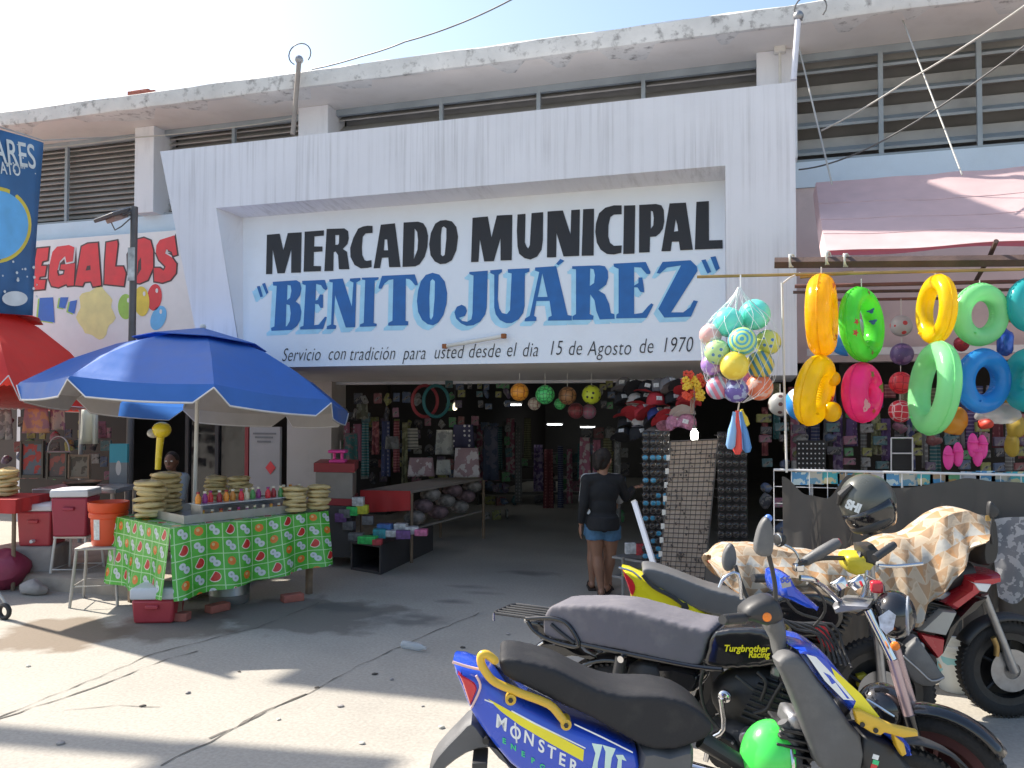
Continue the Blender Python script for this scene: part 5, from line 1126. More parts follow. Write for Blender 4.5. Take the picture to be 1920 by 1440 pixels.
# yellow inflatable hammer
ym = mat('glossy yellow vinyl', (.85, .66, .03), .25, var=.04, spec=.7)
t = thing('inflatable_hammer', 'yellow and white inflatable hammer sticking up behind the umbrella pole', 'inflatable toy', tuple(atF(298, 850, 8.7)))
c = atF(303, 806, 8.7); mb = MB(); mb.sphere(c, (.10, .09, .085), 18, 12); obj('hammer_head', mb, ym, t); mb = MB(); mb.sphere(c + CR * -.085 + Vector((0, 0, -.035)), (.05, .08, .05), 12, 8); obj('hammer_face', mb, m_offw, t)
mb = MB(); mb.tube([atF(301, 820, 8.7), atF(298, 850, 8.7), atF(296, 880, 8.7)], [.04, .033, .03], 12); obj('handle', mb, ym, t)
# poster and dark glass front left of the pillar
fr = thing('glazed_partition', 'dark glazed shop partition with a red edged frame beside the beige pillar', 'partition', tuple(onY(430, 1000, 10.6)))
a, b = onY(350, 780, 10.6), onY(466, 1040, 10.6); mb = MB(); mb.bb((a.x, 10.6, .16), (b.x, 10.64, 2.5)); obj('glass', mb, mat('dark shop glass', (.015, .015, .017), .1, spec=.6), fr, smooth=False)
for px in (352, 408, 464): q = onY(px, 800, 10.58); mb = MB(); mb.bb((q.x - .03, 10.56, .16), (q.x + .03, 10.598, 2.5)); obj('frame_bar', mb, m_redp if px == 464 else m_drk, fr, smooth=False)
a, b = onY(468, 800, 10.45), onY(524, 930, 10.45); po = thing('poster', 'pale poster with a red diamond mark beside the beige pillar', 'poster', (a.x, 10.45, b.z))
mb = MB(); mb.bb((a.x, 10.45, b.z), (b.x, 10.47, a.z)); m_post = mat('poster paper', (.40, .38, .38), .6, var=.1, scale=3); obj('paper', mb, m_post, po, smooth=False)
mb = MB(); q = onY(507, 877, 10.44); mb.poly([[q + Vector((.085, 0, 0)), q + Vector((0, 0, .1)), q + Vector((-.085, 0, 0)), q + Vector((0, 0, -.1))]]); obj('diamond_mark', mb, m_red, po, smooth=False, fix=False)
mb = MB()
for py, x0_, x1_ in ((811, 474, 518), (818, 478, 512), (826, 482, 508)): a_, b_ = onY(x0_, py, 10.44), onY(x1_, py + 4, 10.44); mb.poly([[a_, Vector((b_.x, 10.44, a_.z)), b_, Vector((a_.x, 10.44, b_.z))]])
obj('print_lines', mb, mat('poster grey', (.2, .2, .21), .6), po, smooth=False, fix=False)
for sx in (a, b): mb = MB(); mb.cyl((sx.x, 10.48, .15), (sx.x, 10.48, a.z), .015, 6); obj('post', mb, m_steel, po)
# ------------------------------------------------------------------ right stall: pink awning, bars, hanging toys
m_awn = thin('pink awning cloth', (.74, .54, .54), .75, .3, var=.06, bump=.1, bscale=14)
awn = thing('stall_awning', 'faded pink cloth awning stretched over the toy stall at right', 'awning', (2.5, 8, 3))
AF, AB = (7.0, onY(1552, 471, 7.0).z), (8.9, onY(1532, 342, 8.9).z)
ax0f, ax0b = onY(1550, 471, 7.0).x, onY(1530, 342, 8.9).x
def awp(u, v):
    x = ax0b + (ax0f - ax0b) * v + 7.5 * u; y = AB[0] + (AF[0] - AB[0]) * v; z = AB[1] + (AF[1] - AB[1]) * v
    sag = -.10 * math.sin(math.pi * v) ** .8; X = 7.5 * u
    w = .006 * math.sin(X * 11 + v * 3) * max(0, 1 - v * 1.3) * min(1, X / 1.2) + .022 * math.sin(X * 5.5 - v * 5) * v * (1 - .6 * v) * (.5 + .5 * math.sin(X * 1.7))
    return Vector((x, y - w * .4, z + sag * (.6 + .4 * min(1, X)) + w))
mb = MB(); mb.grid(awp, 150, 20); sh = obj('awning_cloth', mb, m_awn, awn, fix=False)
mb = MB(); mb.grid(lambda u, v: awp(0, u) + Vector((-.03 * v, -.04 * v, -.14 * v * (1 - .2 * u) - .04 * u * v)), 20, 3); obj('side_flap', mb, m_awn, awn, fix=False)
mb = MB(); mb.grid(lambda u, v: awp(u, 1) + Vector((0, .02 - .02 * v, -.035 * v - .012 * math.sin(u * 40) * v)), 120, 2); obj('hem', mb, thin('dark pink hem', (.45, .12, .15), .8, .3), awn, fix=False)
for k in range(3):
    mb = MB(); mb.tube([awp(u / 60, .28 + .22 * k) + Vector((0, -.002, .002)) for u in range(61)], .003, 5); obj('seam', mb, mat('awning seam', (.60, .42, .43), .8), sh)
m_bar = mat('dark wooden bar', (.09, .055, .045), .7, var=.35, scale=7, bump=.2); m_brass = mat('brass rod', (.36, .24, .09), .4, metal=.6, var=.25); m_barr = mat('reddish bar', (.16, .07, .06), .7, var=.3)
bars = ((1452, 493, 1990, 488, 6.95, .034, m_bar, 'thick dark square bar under the front edge of the awning', True), (1307, 519, 1990, 503, 6.6, .012, m_brass, 'long thin brass rod poking out left above the netted balls', False),
        (1490, 537, 1990, 526, 7.3, .016, m_barr, 'dark rod second below the awning edge', False), (1487, 548, 1990, 542, 7.8, .014, m_bar, 'dark rod third below the awning edge', False), (1535, 563, 1990, 556, 8.3, .014, m_barr, 'dark rod deepest below the awning', False), (1500, 519, 1600, 511, 6.9, .016, m_brass, 'short brass rod tied beneath the square bar', False))
for (x0, y0, x1, y1, Y, r, m_, lab, sqr) in bars:
    mb = MB(); mb.tube([onY(x0, y0, Y), onY(x1, y1, Y)], r * (1.3 if sqr else 1), 4 if sqr else 10); tag(obj('stall_bar', mb, m_, smooth=not sqr), lab, 'bar', 'bars under the pink awning')
mb = MB(); mb.tube([onY(1868, 452, 6.9), onY(1856, 480, 7.1), onY(1822, 540, 8.2)], .018, 8); tag(obj('awning_strut', mb, m_bar), 'dark slanting strut bracing the awning edge', 'strut')
mb = MB()
for (px, py) in ((1480, 489), (1548, 484), (1582, 488)):
    c = onY(px, py, 6.93)
    for k in range(3): mb.torus(c + Vector((.012 * k, 0, 0)), .05, .006, Matrix.Rotation(R(90), 3, 'Y') @ Matrix.Rotation(.2 * k, 3, 'X'), 14, 5)
tag(obj('cord_lashing', mb, m_str), 'white cord lashed round the square bar of the stall', 'cord')
wire('plumb_rope', [onY(1466, 530, 6.3), onY(1470, 700, 6.25), onY(1475, 886, 6.2)], .008, m_str, 'straight white cord from the rods down to the wire fence', 'rope')
wire('tie_rope', [onY(1466, 532, 6.3), onY(1482, 520, 6.5), onY(1500, 512, 6.7)], .006, m_str, 'short white tie between the straight cord and the brass rod', 'rope')
# inflatable rings
def vinyl(name, c, tl=.45, al=.9): return thin(name, c, .16, tl, al, var=.05, bump=.12, bscale=22)
v_oy, v_gr, v_ye, v_mg, v_lg, v_bl, v_te = vinyl('orange yellow vinyl', (.95, .57, .01)), vinyl('lime vinyl', (.14, .80, .08)), vinyl('yellow vinyl', (.95, .68, .01)), vinyl('magenta vinyl', (.88, .05, .30), .4), vinyl('mint vinyl', (.38, .90, .44)), vinyl('sky vinyl', (.05, .36, .82)), vinyl('teal vinyl', (.06, .60, .62))
m_pr_r, m_pr_b, m_pr_o = mat('red print', (.55, .05, .03), .5), mat('navy print', (.03, .10, .30), .5), mat('olive print', (.22, .18, .04), .5)
GR = 'swim rings hanging from the toy stall'
def ring(px, py, f, hw, hh, rfrac, mt, label, side=1, roll=0, prints=None, top=None, crimp=True):
    """a swim ring hanging by its rim; hw, hh are its half sizes in source pixels"""
    c = atF(px, py, f); H = hh * f / FPX; W = hw * f / FPX; r = H * rfrac; Rr = H - r
    k = min(1, max(0, (W - r) / Rr)); phi = math.acos(k) * side
    vd = (c - CP); vd.z = 0; az = math.atan2(vd.y, vd.x)
    rot = Matrix.Rotation(az + phi, 3, 'Z') @ Matrix.Rotation(R(90), 3, 'Y')     # axis of the ring, turned by phi from the line of sight
    if roll: rot = Matrix.Rotation(roll, 3, vd.normalized()) @ rot
    t = thing('swim_ring', label, 'swim ring', tuple(c), group=GR)
    mb = MB(); nu = 72; rs = []
    for i in range(nu):
        a = 2 * math.pi * i / nu; row = []
        for j in range(20):
            b = 2 * math.pi * j / 20; cr = 1 - (.10 * abs(math.sin(a * 18)) if (crimp and (j in (0, 19, 1, 10, 9, 11))) else 0)
            q = Rr + r * cr * math.cos(b); row.append(c + rot @ Vector((q * math.cos(a), q * math.sin(a), r * cr * math.sin(b))))
        rs.append(row)
    mb.rings(rs, wrap=True); o = obj('ring_body', mb, mt, t, angle=70)
    mb = MB(); mb.torus(c, Rr + r * .985, r * .05, rot, 60, 6); obj('outer_seam', mb, mt, t)
    v0 = c + rot @ Vector(((Rr) * math.cos(.5), (Rr) * math.sin(.5), 0)); n0 = (rot @ Vector((0, 0, 1))); n0 = n0 if n0.dot(CP - c) > 0 else -n0
    mb = MB(); mb.cyl(v0 + n0 * r * .95, v0 + n0 * (r + .018), .008, 8); obj('valve', mb, mt, t)
    for (a, b, kind, mm_) in (prints or []):
        s_ = r * .36; q0 = None; sg = 1 if (rot @ Vector((0, 0, 1))).dot(CP - c) > 0 else -1; loop = []
        n = 10 if kind == 'star' else 12
        for i in range(n):
            th = 2 * math.pi * i / n; rad = s_ * ((1 if i % 2 else .45) if kind == 'star' else (1 + .35 * math.cos(3 * th) * (kind == 'fish')))
            aa = a + rad * math.cos(th) / Rr; bb_ = b * sg + rad * math.sin(th) / r; q = Rr + r * 1.02 * math.cos(bb_)
            loop.append(c + rot @ Vector((q * math.cos(aa), q * math.sin(aa), r * 1.02 * math.sin(bb_))))
        mb = MB(); cc = sum(loop, Vector()) / n; out_d = (cc - (c + rot @ Vector((Rr * math.cos(a), Rr * math.sin(a), 0)))).normalized(); mb.add(loop + [cc + out_d * .004], [(i, (i + 1) % n, n) for i in range(n)]); obj('printed_shape', mb, mm_, t, fix=False)
    if top:
        mb = MB(); mb.cyl(Vector((c.x, c.y, c.z + H * .98)), Vector((c.x, c.y, atF(px, top, f).z)), .004, 5); obj('hanging_string', mb, m_str, t)
    return t
PI = math.pi
ring(1541, 591, 6.05, 30, 78, .30, v_oy, 'orange yellow swim ring hanging edge on, upper left of the rings', 1, 0, [(PI * .0 + .3 * k - .6, 1.9 - .2 * (k % 2), 'star', m_pr_r) for k in (0, 2, 4, 5)] + [(PI * .85 + .35 * k, 1.5, 'star', m_pr_r) for k in range(3)], 500)
ring(1616, 608, 6.1, 40, 71, .26, v_gr, 'lime green swim ring with dark dolphin prints, hanging second from the left', 1, -.06, [(PI * 1.0, 1.3, 'star', m_pr_o), (PI * .5, 1.2, 'star', m_pr_r), (PI * .4, .9, 'star', m_pr_r), (.1, 1.4, 'star', m_pr_o), (PI * 1.25, 2.7, 'fish', m_pr_b), (PI * 1.45, 2.8, 'fish', m_pr_b)], 522)
ring(1528, 732, 6.0, 36, 68, .30, v_ye, 'yellow duck swim ring tilted below the orange yellow ring', 1, .22, [(PI * 1.55 + .16 * k, 1.7, 'star', m_pr_r) for k in range(5)])
t = bpy.data.objects['swim_ring.002']
for (px, py, s) in ((1563, 710, .055), (1560, 772, .075)):
    c = atF(px, py, 6.05); mb = MB(); mb.sphere(c, (s * .9, s * .7, s), 18, 12); obj('duck_lobe', mb, v_ye, t)
ring(1617, 736, 6.1, 37, 57, .42, v_mg, 'magenta printed swim ring folded flat below the lime green ring', 1, 0, [(PI * .9, 1.5, 'star', m_pr_o), (.2, 1.5, 'star', m_pr_r), (PI * .3, 1.2, 'fish', vinyl('pale pink vinyl', (.8, .5, .55), .3)), (PI * 1.4, 1.6, 'fish', m_pr_o)])
ring(1755, 580, 6.0, 36, 66, .24, v_ye, 'plain yellow swim ring hanging above the big mint ring', -1, .05, None, 505)
ring(1838, 590, 6.1, 48, 59, .29, v_lg, 'mint green swim ring facing the street, upper right of the rings', 1, .15, None, 525)
ring(1751, 728, 5.85, 45, 89, .23, v_lg, 'largest mint green swim ring hanging low beside the blue ring', -1, .13)
ring(1843, 714, 6.0, 47, 61, .29, v_bl, 'blue swim ring facing the street below the mint ring', 1, .1)
ring(1932, 572, 6.1, 40, 52, .35, v_te, 'teal swim ring cut by the right edge, upper one', 1, 0, None, 520)
ring(1926, 712, 6.0, 42, 60, .35, v_te, 'teal swim ring cut by the right edge, lower one', -1, .1)
ball(1590, 630, 6.5, 38, ballmat('blue white beach ball', (.03, .25, .70), (.6, .65, .7), 'stripe', 2), 'blue and white beach ball behind the lime green ring', 'beach balls at the toy stall')
ball(1504, 757, 6.3, 32, ballmat('blue white beach ball', (.03, .25, .70), (.6, .65, .7), 'stripe', 2), 'blue beach ball half hidden behind the yellow duck ring', 'beach balls at the toy stall')
GB = 'balls strung in pairs behind the swim rings'
ball(1690, 611, 7.0, 20, ballmat('red white ball', (.40, .37, .36), (.50, .04, .04), 'patch', 2.2), 'red and white ball strung topmost between the rings', GB, (1690, 560))
ball(1691, 664, 7.0, 21, ballmat('purple ball', (.10, .06, .16), (.2, .12, .25), 'cloud', 3), 'dark purple ball strung under the red and white ball', GB, (1691, 632))
ball(1689, 718, 6.9, 21, ballmat('red ball', (.62, .03, .04), (.35, .01, .02)), 'plain red ball strung under the purple ball', GB, (1689, 685))
ball(1688, 771, 6.9, 21, ballmat('red lined ball', (.55, .02, .04), (.65, .4, .4), 'hex', 3.4), 'red ball with pale seams, lowest on the string', GB, (1688, 739))
ball(1898, 586, 7.0, 19, ballmat('dim orange ball', (.42, .18, .03), (.2, .08, .02)), 'dull orange ball hanging at the right between the rings', GB, (1898, 555))
ball(1463, 758, 6.9, 22, ballmat('white soccer ball', (.40, .40, .38), (.10, .05, .05), 'patch', 2.6), 'white patterned ball hanging left of the straight cord', GB, (1463, 720))
ball(1905, 700, 6.7, 14, ballmat('red ball', (.62, .03, .04), (.35, .01, .02)), 'small red ball beside the blue ring', GB)
# foil toys and bags at the right
m_foil = thin('clear film', (.55, .58, .60), .12, .3, .45, bump=.6, bscale=14)
def blob(name, px, py, f, sx, sy, mt, lab, cat, seed, dep=.07):
    c = atF(px, py, f); mb = MB(); mb.sphere((0, 0, 0), (sx * f / FPX, dep, sy * f / FPX), 18, 12); k = seed * 3.1
    mb.v = [tuple(Vector(v) * (1 + .28 * noise.noise(Vector(v) * 14 + Vector((k, k, k))))) for v in mb.v]; o = obj(name, mb, mt); o.location = c; o.rotation_euler = (0, 0, YAW); return tag(o, lab, cat)
blob('foil_toy', 1884, 640, 6.6, 14, 30, mat('blue foil', (.04, .12, .5), .15, metal=.4), 'shiny blue foil toy hanging between the mint and teal rings', 'foil toy', 1)
blob('foil_toy', 1802, 645, 6.5, 12, 14, mat('red foil', (.4, .04, .06), .2, metal=.4), 'small red foil toy squeezed between two mint rings', 'foil toy', 2)
blob('foil_toy', 1895, 748, 6.6, 12, 14, mat('gold foil', (.6, .4, .03), .15, metal=.4), 'small gold foil toy below the blue ring', 'foil toy', 3)
blob('wrapped_toy', 1788, 790, 6.3, 24, 28, thin('orange wrapped', (.65, .32, .04), .2, .3), 'orange toy in clear film beside the big mint ring', 'wrapped toy', 4)
blob('wrapped_toy', 1872, 775, 6.2, 44, 20, m_foil, 'toy in crinkled clear film below the blue ring', 'wrapped toy', 5)
blob('red_toy', 1848, 795, 6.2, 12, 10, m_pr_r, 'red plastic toy inside the crinkled film bundle', 'toy', 6)
blob('wrapped_toy', 1905, 800, 6.4, 18, 22, mat('mustard toy', (.35, .24, .03), .5), 'mustard yellow toy hanging at the right edge', 'wrapped toy', 7)
blob('yellow_toy', 1898, 833, 6.4, 10, 22, mat('mustard toy', (.35, .24, .03), .5), 'narrow yellow toy hanging under the mustard one', 'toy', 8)
# net of balls
net = thing('ball_net', 'clear string net full of coloured balls hanging left of the toy stall', 'net', tuple(atF(1386, 750, 6.0)))
GN = 'balls in the hanging net'; fN = 6.0
NB = [(1365, 604, 28, 0, ballmat('mint ball', (.16, .78, .62), (.2, .85, .7), 'cloud', 3), 'mint ball on the left at the top of the net'), (1415, 590, 29, .06, ballmat('mint ball', (.16, .78, .62), (.2, .85, .7), 'cloud', 3), 'mint ball on the right at the top of the net'),
      (1392, 640, 27, -.12, ballmat('swirl ball', (.55, .78, .25), (.10, .45, .60), 'swirl', 3.4), 'swirled green and blue ball in the middle of the net'), (1332, 628, 21, .02, ballmat('pink cloud ball', (.72, .42, .40), (.78, .68, .66), 'cloud', 3), 'pale pink ball at the left side of the net'),
      (1345, 660, 24, -.05, ballmat('dotted green ball', (.50, .70, .30), (.10, .25, .45), 'patch', 3.6), 'green ball with dark dots at the left of the net'), (1440, 642, 24, .02, ballmat('dotted yellow ball', (.60, .62, .14), (.08, .22, .50), 'patch', 3.6), 'yellow ball with blue dots at the right of the net'),
      (1377, 686, 27, -.14, ballmat('yellow gloss ball', (.85, .62, .06), (.9, .7, .1), 'cloud', 2), 'plain yellow ball at the front of the net'), (1425, 684, 26, -.02, ballmat('striped ball', (.62, .52, .08), (.05, .22, .35), 'stripe', 4), 'yellow ball with dark stripes in the net'),
      (1334, 684, 20, .04, ballmat('lilac ball', (.42, .24, .62), (.6, .45, .7), 'cloud', 3), 'lilac ball at the lower left of the net'), (1346, 727, 22, 0, ballmat('blue pink ball', (.60, .18, .26), (.40, .48, .62), 'stripe', 3), 'pink and blue striped ball at the bottom left of the net'),
      (1380, 732, 23, -.06, ballmat('galaxy ball', (.14, .10, .36), (.35, .40, .60), 'cloud', 4), 'dark violet speckled ball at the bottom of the net'), (1424, 726, 25, 0, ballmat('coral ball', (.75, .20, .10), (.7, .42, .36), 'cloud', 1.8), 'coral ball at the bottom right of the net'),
      (1400, 700, 24, .14, ballmat('lilac ball', (.42, .24, .62), (.6, .45, .7), 'cloud', 3), 'lilac ball hidden at the back of the net')]
for (px, py, r_, df, m_, lab) in NB: ball(px, py, fN + df, r_, m_, lab, GN)
cN = atF(1387, 665, fN)
def netp(a, t): # t: 0 bottom .. 1 top knot
    w = [(0, .03), (.08, .22), (.2, .30), (.4, .335), (.6, .33), (.72, .27), (.85, .13), (.95, .04), (1, .012)]
    for (t0, w0), (t1, w1) in zip(w[:-1], w[1:]):
        if t <= t1: ww = w0 + (w1 - w0) * (t - t0) / (t1 - t0); break
    z = atF(1387, 755 - (755 - 538) * t, fN).z; return Vector((cN.x + ww * .82 * math.cos(a), cN.y + ww * .6 * math.sin(a), z))
mb = MB()
for k in range(14):
    for s in (-1, 1): mb.tube([netp(2 * PI * k / 14 + s * t * 1.6, t) for t in [i / 16 for i in range(17)]], .0016, 4)
obj('net_cords', mb, m_net, net)
mb = MB(); mb.cyl(netp(0, 1), netp(0, 1) + Vector((0, 0, .09)), .006, 6); obj('net_knot', mb, m_net, net)
# plastic bats under the net
for i, (x0, y0, x1, y1, c_, lab) in enumerate(((1377, 772, 1369, 842, (.25, .45, .75), 'pale blue plastic bat hanging leftmost under the ball net'), (1382, 770, 1383, 852, (.75, .08, .07), 'red plastic bat hanging in the middle under the ball net'), (1388, 772, 1402, 848, (.10, .30, .68), 'blue plastic bat hanging rightmost under the ball net'), (1390, 768, 1398, 800, (.78, .62, .05), 'short yellow plastic bat hanging under the ball net'))):
    a, b = atF(x0, y0, 5.98 + .03 * i), atF(x1, y1, 5.98 + .03 * i); mb = MB(); mb.tube([a, a.lerp(b, .25), a.lerp(b, .5), a.lerp(b, .9), b], [.012, .016, .03, .034, .018], 12); tag(obj('toy_bat', mb, mat('bat %d' % i, c_, .35, var=.05)), lab, 'toy bat', 'plastic bats under the ball net')
mb = MB(); mb.cyl(atF(1386, 755, 6), atF(1383, 776, 6.02), .006, 6); tag(obj('bat_string', mb, m_str), 'string tying the plastic bats to the ball net', 'string')
# wire fence with postcards and dark shade cloth
YG = 6.25
fen = thing('wire_fence', 'white wire grid fence along the front of the toy stall', 'fence', tuple(onY(1700, 1000, YG)))
zt2 = onY(1650, 885, YG).z; gx0, gx1 = onY(1451, 885, YG).x, 5.5; mb = MB(); m_gw = mat('white wire', (.62, .62, .64), .4)
for k in range(int((gx1 - gx0) / .12) + 1): mb.cyl((gx0 + .12 * k, YG, .12), (gx0 + .12 * k, YG, zt2), .003, 5)
for k in range(11): mb.cyl((gx0, YG + .006, zt2 - .12 * k), (gx1, YG + .006, zt2 - .12 * k), .003, 5)
obj('grid_wires', mb, m_gw, fen)
mb = MB(); mb.tube([(gx0, YG, 0), (gx0, YG, zt2), (gx1, YG, zt2), (gx1, YG, 0)], .009, 8); obj('grid_frame', mb, m_gw, fen)
rc_ = random.Random(9)
for k in range(15):
    px = 1500 + 29 * k; c = onY(px, 897 + rc_.uniform(-2, 3), YG + .03); m = printm('postcard %d' % (k % 6), [(.10, .28, .50), (.45, .45, .40), (.08, .40, .45), (.40, .30, .20), (.15, .38, .20), (.50, .50, .55)][k % 6], [(.5, .6, .6), (.15, .3, .4), (.55, .5, .3), (.1, .3, .5), (.5, .3, .1), (.1, .35, .5)][k % 6], 'n', 16)
    mb = MB(); mb.box((0, 0, 0), (.115, .004, .09)); o = obj('postcard', mb, m); o.location = c; o.rotation_euler = (0, rc_.uniform(-.05, .05), 0); tag(o, f'{["blue", "grey", "teal", "brown", "green", "pale"][k % 6]} picture postcard, {ORDL[k]} from the left along the fence top', 'postcard', 'postcards along the fence top')
m_shc = thin('dark shade cloth', (.105, .098, .09), .75, .32, var=.12, bump=.15, bscale=10)
hp = [(1466, 893), (1515, 928), (1550, 934), (1592, 890), (1640, 916), (1700, 914), (1770, 904), (1812, 896), (1870, 903), (1990, 908)]
def shx(u):
    px = 1466 + (1990 - 1466) * u
    for (a, ya), (b, yb) in zip(hp[:-1], hp[1:]):
        if px <= b + 1e-6: t = (px - a) / (b - a); return px, ya + (yb - ya) * (3 * t * t - 2 * t ** 3)
    return px, hp[-1][1]
def shc(u, v):
    px, py = shx(u); p = onY(px, py, YG - .03); w = .05 * math.sin(px * .055 + 1.2 * v) * (.25 + v) + .03 * math.sin(px * .13 - 2 * v) * v + .10 * v * max(0, 1 - abs(px - 1500) / 60) * math.sin(v * 3)
    return Vector((p.x + .02 * math.sin(px * .1) * v, p.y - .04 * v - abs(w), p.z * (1 - v) + .05 * v))
mb = MB(); mb.grid(shc, 110, 24); tag(obj('shade_cloth', mb, m_shc, fix=False), 'dark grey shade cloth draped over the wire fence behind the motorcycles', 'cloth')
# goods in the dim right stall
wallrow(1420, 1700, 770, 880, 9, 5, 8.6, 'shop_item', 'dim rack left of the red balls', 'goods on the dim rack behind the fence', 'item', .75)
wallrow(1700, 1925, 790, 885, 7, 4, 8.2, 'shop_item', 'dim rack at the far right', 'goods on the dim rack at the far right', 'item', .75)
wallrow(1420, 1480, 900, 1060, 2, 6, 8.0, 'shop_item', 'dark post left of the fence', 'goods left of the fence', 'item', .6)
rkt = thing('trinket_board', 'black trinket board with rows of pale beads behind the straight cord', 'display board', tuple(atF(1520, 880, 7.9)))
a, b = atF(1494, 826, 7.9), atF(1548, 882, 7.9); mb = MB(); mb.box((a + b) / 2 + Vector((0, .03, 0)), ((b - a).x * 1.05, .02, a.z - b.z), rZ); obj('board', mb, m_rack, rkt); mb = MB()
for r_ in range(6):
    for c_ in range(7): mb.sphere(atF(1498 + 46 * c_ / 6, 832 + 46 * r_ / 5, 7.88), .008, 6, 4)
struct(obj('beads', mb, m_logo, rkt), 'stuff')
mb = MB(); q = atF(1521, 882, 7.95); mb.cyl((q.x, q.y + .05, 0), (q.x, q.y + .05, q.z + .1), .02, 6); obj('post', mb, m_steel, rkt)
t = thing('picture_stand', 'small white framed stand of dark trinkets behind the red balls', 'stand', tuple(atF(1691, 882, 7.6)))
for (x0, y0, x1, y1) in ((1671, 821, 1671, 884), (1711, 821, 1711, 884), (1671, 821, 1711, 821), (1671, 884, 1711, 884), (1671, 850, 1711, 850)): mb = MB(); mb.cyl(atF(x0, y0, 7.6), atF(x1, y1, 7.6), .007, 6); obj('frame_bar', mb, m_gw, t)
mb = MB(); mb.box(atF(1691, 852, 7.65), (.18, .02, .28), rZ); obj('backing', mb, m_rack, t); mb = MB(); q = atF(1691, 884, 7.6); mb.cyl((q.x, q.y, 0), (q.x, q.y, q.z), .012, 6); obj('post', mb, m_steel, t)
for i, (px, py) in enumerate(((1778, 858), (1796, 852), (1824, 835), (1833, 852), (1842, 838))):
    p = atF(px, py, 7.4); t = thing('sandal', f'pink plastic sandal, {ORDL[i]} from the left hung behind the fence', 'sandal', tuple(p), group='pink sandals behind the fence'); mb = MB(); mb.sphere((0, 0, 0), (.045, .018, .11), 12, 8); obj('sole', mb, m_pk, t, True); mb = MB(); mb.torus((0, -.02, .03), .035, .01, None, 14, 6); obj('strap', mb, m_pk, t, True)
# white wall shelf lip and pipe seen between the rings
mb = MB(); mb.bb((.42, 9.9, 2.42), (6, 9.98, 2.5)); tag(obj('wall_ledge', mb, m_white, smooth=False), 'pale ledge along the wall behind the swim rings', 'ledge')

# hung printed goods filling the dim back of the right stall and the left of the passage
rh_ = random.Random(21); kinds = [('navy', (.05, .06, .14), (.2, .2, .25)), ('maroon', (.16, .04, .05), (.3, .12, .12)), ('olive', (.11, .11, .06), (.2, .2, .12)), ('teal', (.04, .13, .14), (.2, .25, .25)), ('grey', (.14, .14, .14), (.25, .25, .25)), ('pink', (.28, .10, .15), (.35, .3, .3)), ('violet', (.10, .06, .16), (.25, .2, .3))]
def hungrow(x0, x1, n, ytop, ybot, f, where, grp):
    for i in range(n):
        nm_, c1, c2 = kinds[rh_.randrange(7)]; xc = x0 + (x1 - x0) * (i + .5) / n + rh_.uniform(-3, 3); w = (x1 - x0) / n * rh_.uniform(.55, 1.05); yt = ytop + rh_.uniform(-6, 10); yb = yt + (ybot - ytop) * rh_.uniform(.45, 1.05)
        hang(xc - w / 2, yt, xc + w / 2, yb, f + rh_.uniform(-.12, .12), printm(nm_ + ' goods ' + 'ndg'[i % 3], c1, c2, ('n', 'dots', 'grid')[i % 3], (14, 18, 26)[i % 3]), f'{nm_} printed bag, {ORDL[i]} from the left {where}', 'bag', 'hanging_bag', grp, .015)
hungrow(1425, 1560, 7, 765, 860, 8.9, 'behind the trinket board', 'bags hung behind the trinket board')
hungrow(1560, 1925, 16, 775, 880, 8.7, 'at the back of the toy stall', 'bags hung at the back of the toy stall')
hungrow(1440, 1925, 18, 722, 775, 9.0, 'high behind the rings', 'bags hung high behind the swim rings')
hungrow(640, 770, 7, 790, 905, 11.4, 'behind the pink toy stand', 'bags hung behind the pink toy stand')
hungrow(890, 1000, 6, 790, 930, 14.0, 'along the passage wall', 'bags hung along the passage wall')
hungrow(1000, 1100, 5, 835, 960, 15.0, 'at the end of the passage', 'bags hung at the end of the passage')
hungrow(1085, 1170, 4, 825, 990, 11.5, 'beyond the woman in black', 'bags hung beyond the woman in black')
# ------------------------------------------------------------------ people
m_skin = mat('brown skin', (.32, .16, .10), .5, var=.08, sss=.08); m_skin2 = mat('tan skin', (.33, .17, .11), .5, var=.08, sss=.08)
m_skin3 = mat('deep brown skin', (.15, .07, .045), .5, var=.08); m_hair = mat('dark hair', (.018, .011, .008), .75, var=.3, scale=60, bump=.4, bscale=90)
m_btop = mat('black knit top', (.013, .013, .015), .85, bump=.2, bscale=80); m_denim = mat('blue denim', (.07, .16, .27), .85, var=.2, scale=30, bump=.2, bscale=120)
m_wtop = mat('white top', (.55, .55, .54), .8); m_sole = mat('dark sole', (.04, .03, .025), .7); m_shirt = mat('blue grey shirt', (.26, .31, .38), .8, bump=.15); m_eye = mat('eye white', (.6, .6, .58), .3); m_lip = mat('lip', (.3, .1, .08), .5)
def remesh(o, v, it=6):
    m = o.modifiers.new('remesh', 'REMESH'); m.mode = 'VOXEL'; m.voxel_size = v; m.use_smooth_shade = True
    s = o.modifiers.new('smooth', 'SMOOTH'); s.factor = .5; s.iterations = it
def V3(*a): return Vector(a)
